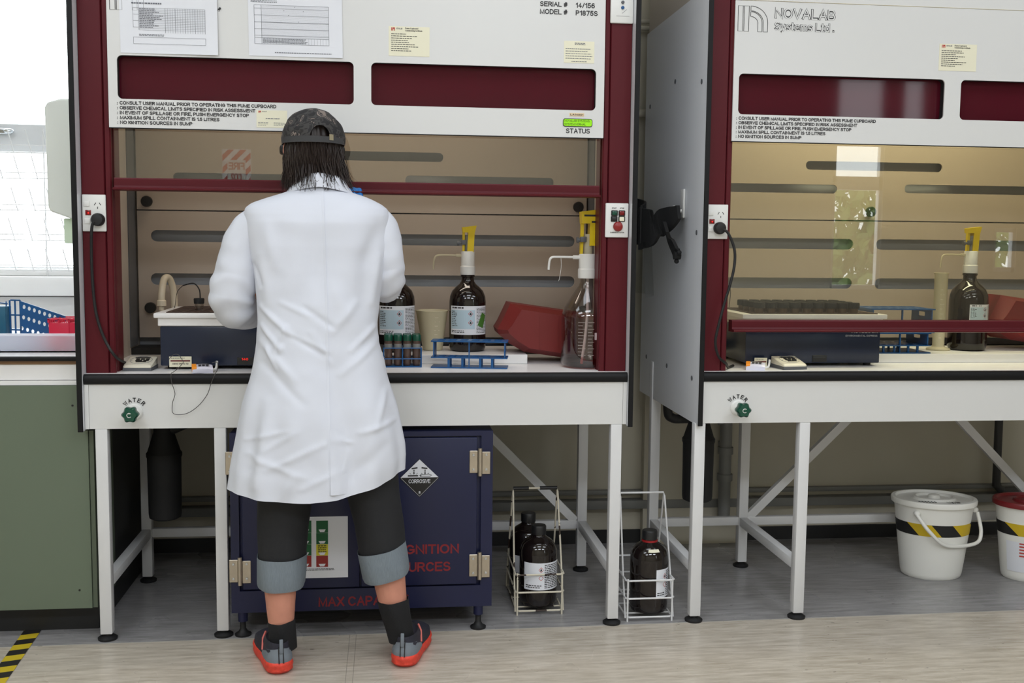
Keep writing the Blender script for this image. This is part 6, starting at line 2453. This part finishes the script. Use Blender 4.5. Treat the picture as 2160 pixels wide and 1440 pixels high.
def sleeve(mm, path, seed):
    pts = [Vector(p[:3]) for p in path]
    cs = spline(pts, 14)
    rads = []
    for i in range(len(path) - 1):
        for k in range(14):
            t = k / 14
            t = t * t * (3 - 2 * t)
            rads.append(lerp(path[i][3], path[i + 1][3], t))
    rads.append(path[-1][3])
    n = 60
    up = Vector((0, -1, 0))
    rg = []
    for i, p in enumerate(cs):
        tg = (cs[min(i + 1, len(cs) - 1)] - cs[max(i - 1, 0)]).normalized()
        a = up - tg * up.dot(tg)
        if a.length < .2:
            a = Vector((0, 0, 1)) - tg * tg.z
        a.normalize()
        if rg_a and rg_a[-1].dot(a) < .9:
            a = rg_a[-1] - tg * rg_a[-1].dot(tg)
            a.normalize()
        rg_a.append(a)
        b = tg.cross(a)
        ring = []
        s = i / (len(cs) - 1)
        for j in range(n):
            th = 2 * pi * j / n
            q = p + (a * cos(th) + b * sin(th)) * rads[i]
            # slanting creases gathered towards the elbow
            e = math.exp(-((s - .57) / .17) ** 2)
            d = .0032 * e * sin(s * 60 + 1.6 * cos(th * 2 + seed) + seed) + .008 * noise.noise(q * 8 + Vector((seed, 0, 0))) + .0025 * noise.noise(q * 24)
            d += .0018 * sin(s * 22 + 2.2 * th + seed) * (0.25 + .75 * e) * .6
            ring.append(q + (q - p).normalized() * d)
        rg.append(ring)
    last = rg[-1]
    c = cs[-1]
    rg.append([c + (q - c) * .93 for q in last])
    rg.append([cs[-12] + (q - cs[-12]) * .86 for q in rg[-13]])
    mm.rings(rg, True, False, False)


def A3(u, v, y, r):
    p = at(u, v, Y=y)
    return (p.x, p.y, p.z, r)


rg_a = []
sleeve(m, [A3(556, 462, -.195, .050), A3(531, 486, -.197, .060), A3(512, 530, -.2, .0655), A3(500, 575, -.2, .069), A3(491, 612, -.2, .070), A3(492, 642, -.175, .0675),
           A3(513, 655, -.09, .058), A3(548, 648, -.02, .050), (.592, .012, 1.163, .044)], 0.4)
rg_a = []
sleeve(m, [A3(790, 460, -.195, .046), A3(808, 486, -.197, .0515), A3(814, 525, -.2, .0555), A3(817, 560, -.195, .058), A3(817, 588, -.18, .060), A3(809, 596, -.13, .060),
           A3(795, 560, -.085, .055), A3(770, 505, -.055, .048), (RWR[0] + .012, RWR[1] - .012, RWR[2] - .035, .043)], 2.2)
coat = m.build('lab_coat', M['coat'], person, ang=70)
coat['label'] = 'white lab coat'


def backpt(x, z, off):
    h = bv.ray_cast(Vector((x, -1.2, z)), Vector((0, 1, 0)))
    y = h[0].y if h[0] else -.36
    return Vector((x, y - off, z))


# centre back seam and vent
path = []
for v in range(396, 1046, 6):
    u = lerp(682, 690, (v - 396) / 230) if v < 626 else lerp(690, 699, (v - 626) / 420)
    p = at(u, v, Y=-.36)
    q = backpt(p.x, p.z, 0)
    u2 = at(u, v, Y=q.y)
    path.append((u2.x, u2.z))
m = MB()
L_, R_ = [], []
for x, z in path:
    L_.append(backpt(x - .007, z, .0002))
    R_.append(backpt(x + .0008, z, .0020))
vs = []
for a, b in zip(L_, R_):
    vs += [a + Vector((0, .002, 0)), a, b, b + Vector((0, .004, 0))]
fs = []
for i in range(len(path) - 1):
    for k in range(3):
        fs.append((4 * i + k, 4 * i + k + 1, 4 * i + 5 + k, 4 * i + 4 + k))
m.add(vs, fs)
m.build('back_seam', M['coat'], coat)
m = MB()
vs, fs = [], []
vent = [(x, z) for x, z in path if z < at(697, 905, Y=-.4).z]
for i, (x, z) in enumerate(vent):
    k = i / (len(vent) - 1)
    o0 = .0018 + .0052 * k
    vs += [backpt(x - .001, z, -.001), backpt(x - .001, z, o0), backpt(x + .012, z, o0 * .95), backpt(x + .030, z, o0 * .35), backpt(x + .052, z, -.0015)]
for i in range(len(vent) - 1):
    for k in range(4):
        fs.append((5 * i + k, 5 * i + k + 1, 5 * i + 6 + k, 5 * i + 5 + k))
m.add(vs, fs)
m.build('back_vent', M['coat'], coat)
# folded collar
m = MB()
rg = []
cc = at(673, 380, Y=-.19)
N = 72
lev = []
for j in range(N):
    th = 2 * pi * j / N                         # 0 = right, pi/2 = front, 3pi/2 = back
    c, s = cos(th), sin(th)
    side = abs(c)
    zt_ = at(676, 364, Y=-.24).z - .010 * side - (.03 if s > 0 else 0) * max(0, s)
    zb = at(676, 393, Y=-.28).z - .020 * side ** 1.5 - .05 * max(0, s)
    ox = cc.x + (.004 if s < 0 else 0)
    lev.append([Vector((ox + .056 * c, -.190 + .050 * s, zt_ - .030)), Vector((ox + .060 * c, -.190 + .058 * s, zt_ - .004)), Vector((ox + .064 * c, -.190 + .063 * s, zt_)),
                Vector((ox + .071 * c, -.190 + .068 * s, zt_ - .006)), Vector((ox + .087 * c, -.190 + .0745 * s, lerp(zt_, zb, .55))),
                Vector((ox + .104 * c, -.190 + .0815 * s, zb)), Vector((ox + .101 * c, -.190 + .078 * s, zb - .001)), Vector((ox + .083 * c, -.190 + .068 * s, lerp(zt_, zb, .7)))])
m.rings([[lev[j][k] for j in range(N)] for k in range(8)], True, False, False)
m.build('collar', M['coat'], coat, ang=60)

# ---- shorts with turned-up cuffs
m = MB()


def ringxy(cx, cy, rx, ry, z, n=48, tilt=0.0, seed=0.0, amp=.002):
    out = []
    for j in range(n):
        th = 2 * pi * j / n
        d = amp * sin(5 * th + seed + z * 20)
        out.append(Vector((cx + (rx + d) * cos(th), cy + (ry + d) * sin(th), z + tilt * cos(th))))
    return out


m.rings([ringxy(.735, -.24, .115, .125, .86), ringxy(.715, -.243, .105, .115, .68), ringxy(.686, -.245, .086, .098, .55), ringxy(.676, -.248, .079, .088, .45), ringxy(.671, -.250, .0735, .082, .345)], True, True, False)
m.rings([ringxy(.89, -.24, .115, .125, .86), ringxy(.925, -.243, .105, .115, .68), ringxy(.958, -.245, .084, .098, .55), ringxy(.976, -.248, .078, .088, .45), ringxy(.985, -.250, .0735, .082, .365, tilt=.016)], True, True, False)
m.ball((.815, -.24, .80), (.165, .125, .14), 12)
sh = m.build('shorts', M['denim_dark'], person, ang=80)
sh['label'] = 'dark denim shorts'
m = MB()
m.rings([ringxy(.671, -.252, .0745, .083, .356), ringxy(.671, -.252, .0775, .086, .359), ringxy(.671, -.252, .0765, .085, .31), ringxy(.670, -.252, .0745, .084, .268), ringxy(.670, -.252, .0715, .080, .258), ringxy(.670, -.252, .068, .077, .27)], True, False, False)
c = m.build('cuff', M['denim_grey'], sh, ang=60)
c['label'] = 'turned-up grey denim cuff'
m = MB()
T = lambda z, k: ringxy(.9815 + (.376 - z) * .2, -.252, .0735 * k, .083 * k, z, tilt=.0175)
m.rings([T(.374, 1.0), T(.377, 1.04), T(.335, 1.03), T(.29, 1.01), T(.281, .97), T(.292, .93)], True, False, False)
c = m.build('cuff', M['denim_grey'], sh, ang=60)
c['label'] = 'turned-up grey denim cuff'

# ---- socks
m = MB()
m.rings([ringxy(.671, -.266, .0395, .046, .152, tilt=.004), ringxy(.671, -.266, .0415, .048, .150, tilt=.004), ringxy(.672, -.266, .0415, .047, .12), ringxy(.673, -.265, .042, .048, .09), ringxy(.674, -.262, .042, .05, .06)], True, False, True)
m.build('sock', M['sock'], person, ang=60)
m = MB()
m.rings([ringxy(1.0205, -.262, .0470, .052, .209, tilt=.005), ringxy(1.0205, -.262, .0495, .0545, .205, tilt=.005), ringxy(1.028, -.262, .0465, .051, .16), ringxy(1.037, -.261, .0435, .048, .12), ringxy(1.046, -.258, .0415, .046, .07)], True, False, True)
m.build('sock', M['sock'], person, ang=60)


# ---- shoes
M['coral_trim'] = mat('coral_trim', (214, 110, 100), .6)
def shoe(hx, hy, rot, s):
    L_ = .290
    WT_ = [(a_, b_ * 1.13) for a_, b_ in [(0, .0), (.004, .016), (.012, .025), (.03, .0345), (.07, .0375), (.12, .0385), (.18, .0455), (.225, .046), (.255, .039), (.275, .026), (.286, .012), (.290, 0)]]
    n = 72
    Mx = Matrix.Translation((hx, hy, 0)) @ Matrix.Rotation(rot, 4, 'Z')

    def outline(z, k=1.0, y0=0.0, y1=L_, ell=0.0, hw=.034, dz=None):
        out = []
        for j in range(n):
            u = 2 * pi * j / n
            yy = L_ / 2 * (1 - cos(u))
            sg = 1 if j < n / 2 else -1
            w = interp(WT_, yy)[0] * k
            w = lerp(w, hw * abs(sin(u)), ell)
            y = y0 + yy / L_ * (y1 - y0)
            zz = z + (dz(yy) if dz else 0)
            out.append(Mx @ Vector((sg * w, y, zz)))
        return out
    spring = lambda y: .012 * max(0, (y - .2) / .09) ** 2 + .004 * max(0, (.04 - y) / .04)
    m = MB()
    m.rings([outline(.0, .90, .008, L_ - .01, dz=spring), outline(.004, .95, .004, L_ - .004, dz=spring), outline(.010, 1.06, -.004, L_, dz=spring), outline(.018, 1.03, -.003, L_, dz=spring),
             outline(.028, 1.08, -.006, L_ + .002, dz=lambda y: spring(y) * .6), outline(.040, 1.04, -.003, L_, dz=lambda y: -.008 * y / L_), outline(.042, .94, .004, L_ - .006, dz=lambda y: -.008 * y / L_)])
    sole = m.build('shoe_sole', M['coral'], person, ang=60)
    sole['label'] = 'orange foam sole'
    R_ = [outline(.036, .99, .001, L_ - .003, dz=lambda y: -.006 * y / L_), outline(.055, .97, .000, L_ - .012), outline(.070, .92, .004, .245, .2, .036), outline(.082, .9, .006, .185, .7, .036), outline(.094, .9, .004, .140, 1.0, .036), outline(.100, .9, .006, .135, 1.0, .034), outline(.090, .9, .014, .125, 1.0, .028)]
    m = MB()
    m.rings(R_, True, True, True)
    up = m.build('shoe_upper', M['shoe_dark'], person, ang=60)
    # grey heel counter wrapped round the back
    m = MB()
    js = [j for j in list(range(-15, 16))]
    for side in (1,):
        vs, fs = [], []
        cen = Mx @ Vector((0, .06, .06))
        for k, (ra, rb, t) in enumerate(((0, 1, .1), (0, 1, .6), (1, 2, .1), (1, 2, .8), (2, 3, .7), (3, 4, .3))):
            for j in js:
                p = R_[ra][j % n].lerp(R_[rb][j % n], t)
                q = Vector((p.x - cen.x, p.y - cen.y, 0)).normalized()
                drop = .017 * (abs(j) / 15) ** 1.4 * (k / 5)
                vs.append(p + q * .0022 - Vector((0, 0, drop)))
        nn = len(js)
        for k in range(5):
            for j in range(nn - 1):
                fs.append((k * nn + j, k * nn + j + 1, (k + 1) * nn + j + 1, (k + 1) * nn + j))
        m.add(vs, fs)
    hc_ = m.build('heel_counter', M['shoe_grey'], up, ang=60)
    m = MB()
    for dx in (-.008, .006):
        pts = [Mx @ Vector((dx + .001, -.004 + .003 * k, .040 + .0135 * k)) for k in range(5)]
        m.tube(pts, .0017, 6)
    m.build('heel_stripes', M['ink'], up)
    m = MB()
    m.rbox(-.0055, .0055, -.004, .002, .072, .116, .002, 2, Mx)
    m.build('pull_tab', M['shoe_grey'], up)
    for s_ in (-1, 1):
        MB().tube([Mx @ Vector((s_ * .043, .095, .055)), Mx @ Vector((s_ * .038, .115, .085)), Mx @ Vector((s_ * .026, .135, .098))], .0035, 6).build('side_strap', M['coral_trim'], up)
    m = MB()
    for k in range(4):
        y = .135 + .022 * k
        m.tube([Mx @ Vector((-.024, y, .088 - .007 * k)), Mx @ Vector((0, y + .006, .102 - .009 * k)), Mx @ Vector((.024, y, .088 - .007 * k))], .0025, 6)
    m.build('laces', M['black'], up)


shoe(.676, -.342, R(15), 1)
shoe(1.049, -.322, R(-12), -1)

# ---- cap
m = MB()
HX, HY = .772, -.152
CR = [(1.640, .0965, .118), (1.650, .0985, .121), (1.664, .0990, .1215), (1.680, .0965, .119), (1.697, .090, .112), (1.714, .0795, .100), (1.729, .0655, .084), (1.741, .048, .064), (1.749, .028, .038), (1.753, .008, .010)]
n = 128
rg = []
zz = [1.640 + .113 * (k / 44) ** 1.0 for k in range(45)]
CRT = [(-z, a, b) for z, a, b in CR][::-1]
for z in zz:
    a, b = interp([(z_, a_, b_) for z_, a_, b_ in CR], z)
    ring = []
    for j in range(n):
        th = 2 * pi * j / n
        p = Vector((HX + a * cos(th), HY + b * sin(th), z))
        d = .0032 * noise.noise(p * 24) + .0016 * noise.noise(p * 55)
        ring.append(p + (p - Vector((HX, HY, 1.66))).normalized() * d)
    rg.append(ring)
m.rings(rg, True, False, True)
ox_ = at(675, 280, Y=-.27).x
keep = []
for f in m.f:
    c = sum((m.v[i] for i in f), Vector()) / len(f)
    if c.y < HY and ((c.x - ox_) / .0305) ** 2 + ((c.z - 1.652) / .040) ** 2 < 1 and len(f) == 4:
        continue
    keep.append(f)
gone = set(map(tuple, m.f)) - set(map(tuple, keep))
rim = {i for f in gone for i in f} & {i for f in keep for i in f}
for i in rim:                                  # draw the edge of the opening on to a clean arch
    p = m.v[i]
    dx, dz = (p.x - ox_) / .0305, (p.z - 1.652) / .040
    k = math.sqrt(dx * dx + dz * dz)
    if k > .01 and p.z > 1.655:
        m.v[i] = Vector((ox_ + dx / k * .0305, p.y, 1.652 + dz / k * .040))
m.f = keep
m.mi = [0] * len(keep)
cp = m.build('cap', M['camo'], person, ang=80)
cp['label'] = 'dark camouflage cap'
m = MB()
rgb_ = []
for j in range(41):
    th = R(200 + 140 * j / 40)
    z0 = 1.6400
    rgb_.append([Vector((HX + (.0995 + o) * cos(th), HY + (.1225 + o) * sin(th), z)) for o, z in ((.0, z0), (.0012, z0), (.0012, z0 + .0185), (0, z0 + .0185))])
m.rings(rgb_)
st = m.build('adjuster_strap', mat('dark_grey_webbing', (62, 62, 63), .8, var=.15), cp)
m = MB()
th = R(296)
c_ = at(703, 290, Y=-.265)
thb = math.atan2((-.262 - HY) / .1235, (c_.x - HX) / .1005)
rr_ = []
for k in range(6):
    th = thb + R(-4 + 8 * k / 5)
    rr_.append([Vector((HX + (.1010 + o) * cos(th), HY + (.1240 + o) * sin(th), z)) for o, z in ((.0, 1.648), (.001, 1.648), (.001, 1.6655), (0, 1.6655))])
m.rings(rr_)
m.build('strap_tab', mat('khaki_tab', (150, 140, 112), .6), cp)
m = MB()
rr_ = []
for k in range(25):
    th = R(20 + 140 * k / 24)
    c, s = cos(th), sin(th)
    e = .062 * sin(pi * k / 24) ** .6
    rr_.append([Vector((HX + .097 * c, HY + .118 * s, 1.652)), Vector((HX + (.097 + e * .3) * c, HY + (.118 + e) * s, 1.645 - .01 * e / .06)),
                Vector((HX + (.097 + e * .3) * c, HY + (.118 + e) * s, 1.642 - .01 * e / .06)), Vector((HX + .097 * c, HY + .118 * s, 1.646))])
m.rings(rr_)
m.build('peak', M['camo'], cp)

# ---- hair
rnd = random.Random(11)
m = MB()
base = []
for z, a, b, dy in ((1.700, .070, .092, 0), (1.66, .0785, .100, 0), (1.63, .0785, .101, 0), (1.60, .0765, .099, 0), (1.57, .073, .092, -.002), (1.545, .068, .080, -.008), (1.525, .060, .064, -.016)):
    ring = []
    for j in range(61):
        th = R(174 + 214 * j / 60)
        k = 1 + .03 * sin(23 * th + z * 30)
        ring.append(Vector((HX + .001 + a * k * cos(th), HY + dy + b * k * sin(th), z)))
    base.append(ring)
m.rings(base, False, False, False)
for i in range(1700):
    cl = int(rnd.random() * 95)
    th = R(172 + 218 * (cl + .5 + .6 * (rnd.random() - .5)) / 95)
    side = cos(th)
    lay = rnd.random()
    z0 = 1.662 - .02 * rnd.random()
    wild = rnd.random() < .2
    ln = .070 + .030 * rnd.random() + .040 * abs(sin(cl * 7.3)) + .022 * abs(side) + (.014 if side > .5 else 0)
    fl = (.002 + .012 * rnd.random()) * abs(side) - .020 * (1 - abs(side)) * rnd.random()
    if wild:
        fl += (.012 + .028 * rnd.random()) * (1.35 if side > .3 else .9)
        ln += .012 * rnd.random()
    r0a, r0b = .0745 + .007 * lay, .098 + .007 * lay
    if side < 0:
        fl *= .6
    ph = (abs(sin(cl * 3.1)) - .5) * .34 + (rnd.random() - .5) * .14
    fr, am = 4 + 5 * rnd.random(), .002 + .005 * rnd.random()
    pts = []
    for k in range(8):
        t = k / 7
        q = th + ph * t * t + am * 8 * sin(fr * t + i) * t
        e = fl * t ** 2.4 + .007 * sin(pi * min(1, t * 1.2))
        wob = am * sin(fr * t + i * 1.7)
        pts.append(Vector((HX + (r0a + e + wob) * cos(q), HY + (r0b + e * .8 + wob) * sin(q) * (1 - .10 * t * (1 - abs(side))), z0 - ln * t)))
    w = .0009 + .0013 * rnd.random()
    m.tube(pts, [w * .9, w, w, w, w * .9, w * .7, w * .4, w * .1], 4)
# curled ends over the collar
for i in range(44):
    x = HX + (rnd.random() - .42) * .12
    z = 1.60 - .03 * rnd.random()
    y = HY - .104 + .016 * abs(x - HX) / .06
    dx = (rnd.random() - .35) * .028
    ln = .060 + .026 * rnd.random()
    pts = [Vector((x, y, z)), Vector((x + dx * .1, y - .004, z - ln * .4)), Vector((x + dx * .45, y - .018, z - ln * .8)), Vector((x + dx * 1.0, y - .027, z - ln)), Vector((x + dx * 1.5, y - .030, z - ln * .93))]
    m.tube(spline(pts, 3), [.0015 * min(1, .15 + k / 4) * (1 - .8 * k / 12) for k in range(13)], 5)
m.build('hair', M['hair'], person, ang=80)

# ---- glasses (the head is turned a little to the left)
GR = Matrix.Translation((HX, HY, 0)) @ Matrix.Rotation(R(8), 4, 'Z') @ Matrix.Translation((-HX, -HY, 0))
m = MB()
for s in (-1, 1):
    m.tube([(HX + s * .090, -.150, 1.634), (HX + s * .094, -.10, 1.636), (HX + s * .088, -.055, 1.638)], .003, 8)
    m.rbox(HX + s * .0925 - .009, HX + s * .0925 + .009, -.125, -.06, 1.613, 1.644, .009, 3)
m.tube(spline([(HX - .088, -.055, 1.638), (HX - .04, -.032, 1.638), (HX, -.030, 1.640), (HX + .04, -.032, 1.638), (HX + .088, -.055, 1.638)], 5), .0032, 8)
m.v = [GR @ p for p in m.v]
gf = m.build('glasses', M['black'], person)
for s in (-1, 1):
    m = MB()
    m.rbox(HX + s * .034 - .024, HX + s * .034 + .024, -.0335, -.0315, 1.616, 1.640, .001, 1, GR)
    m.build('lens', M['clear'], gf)
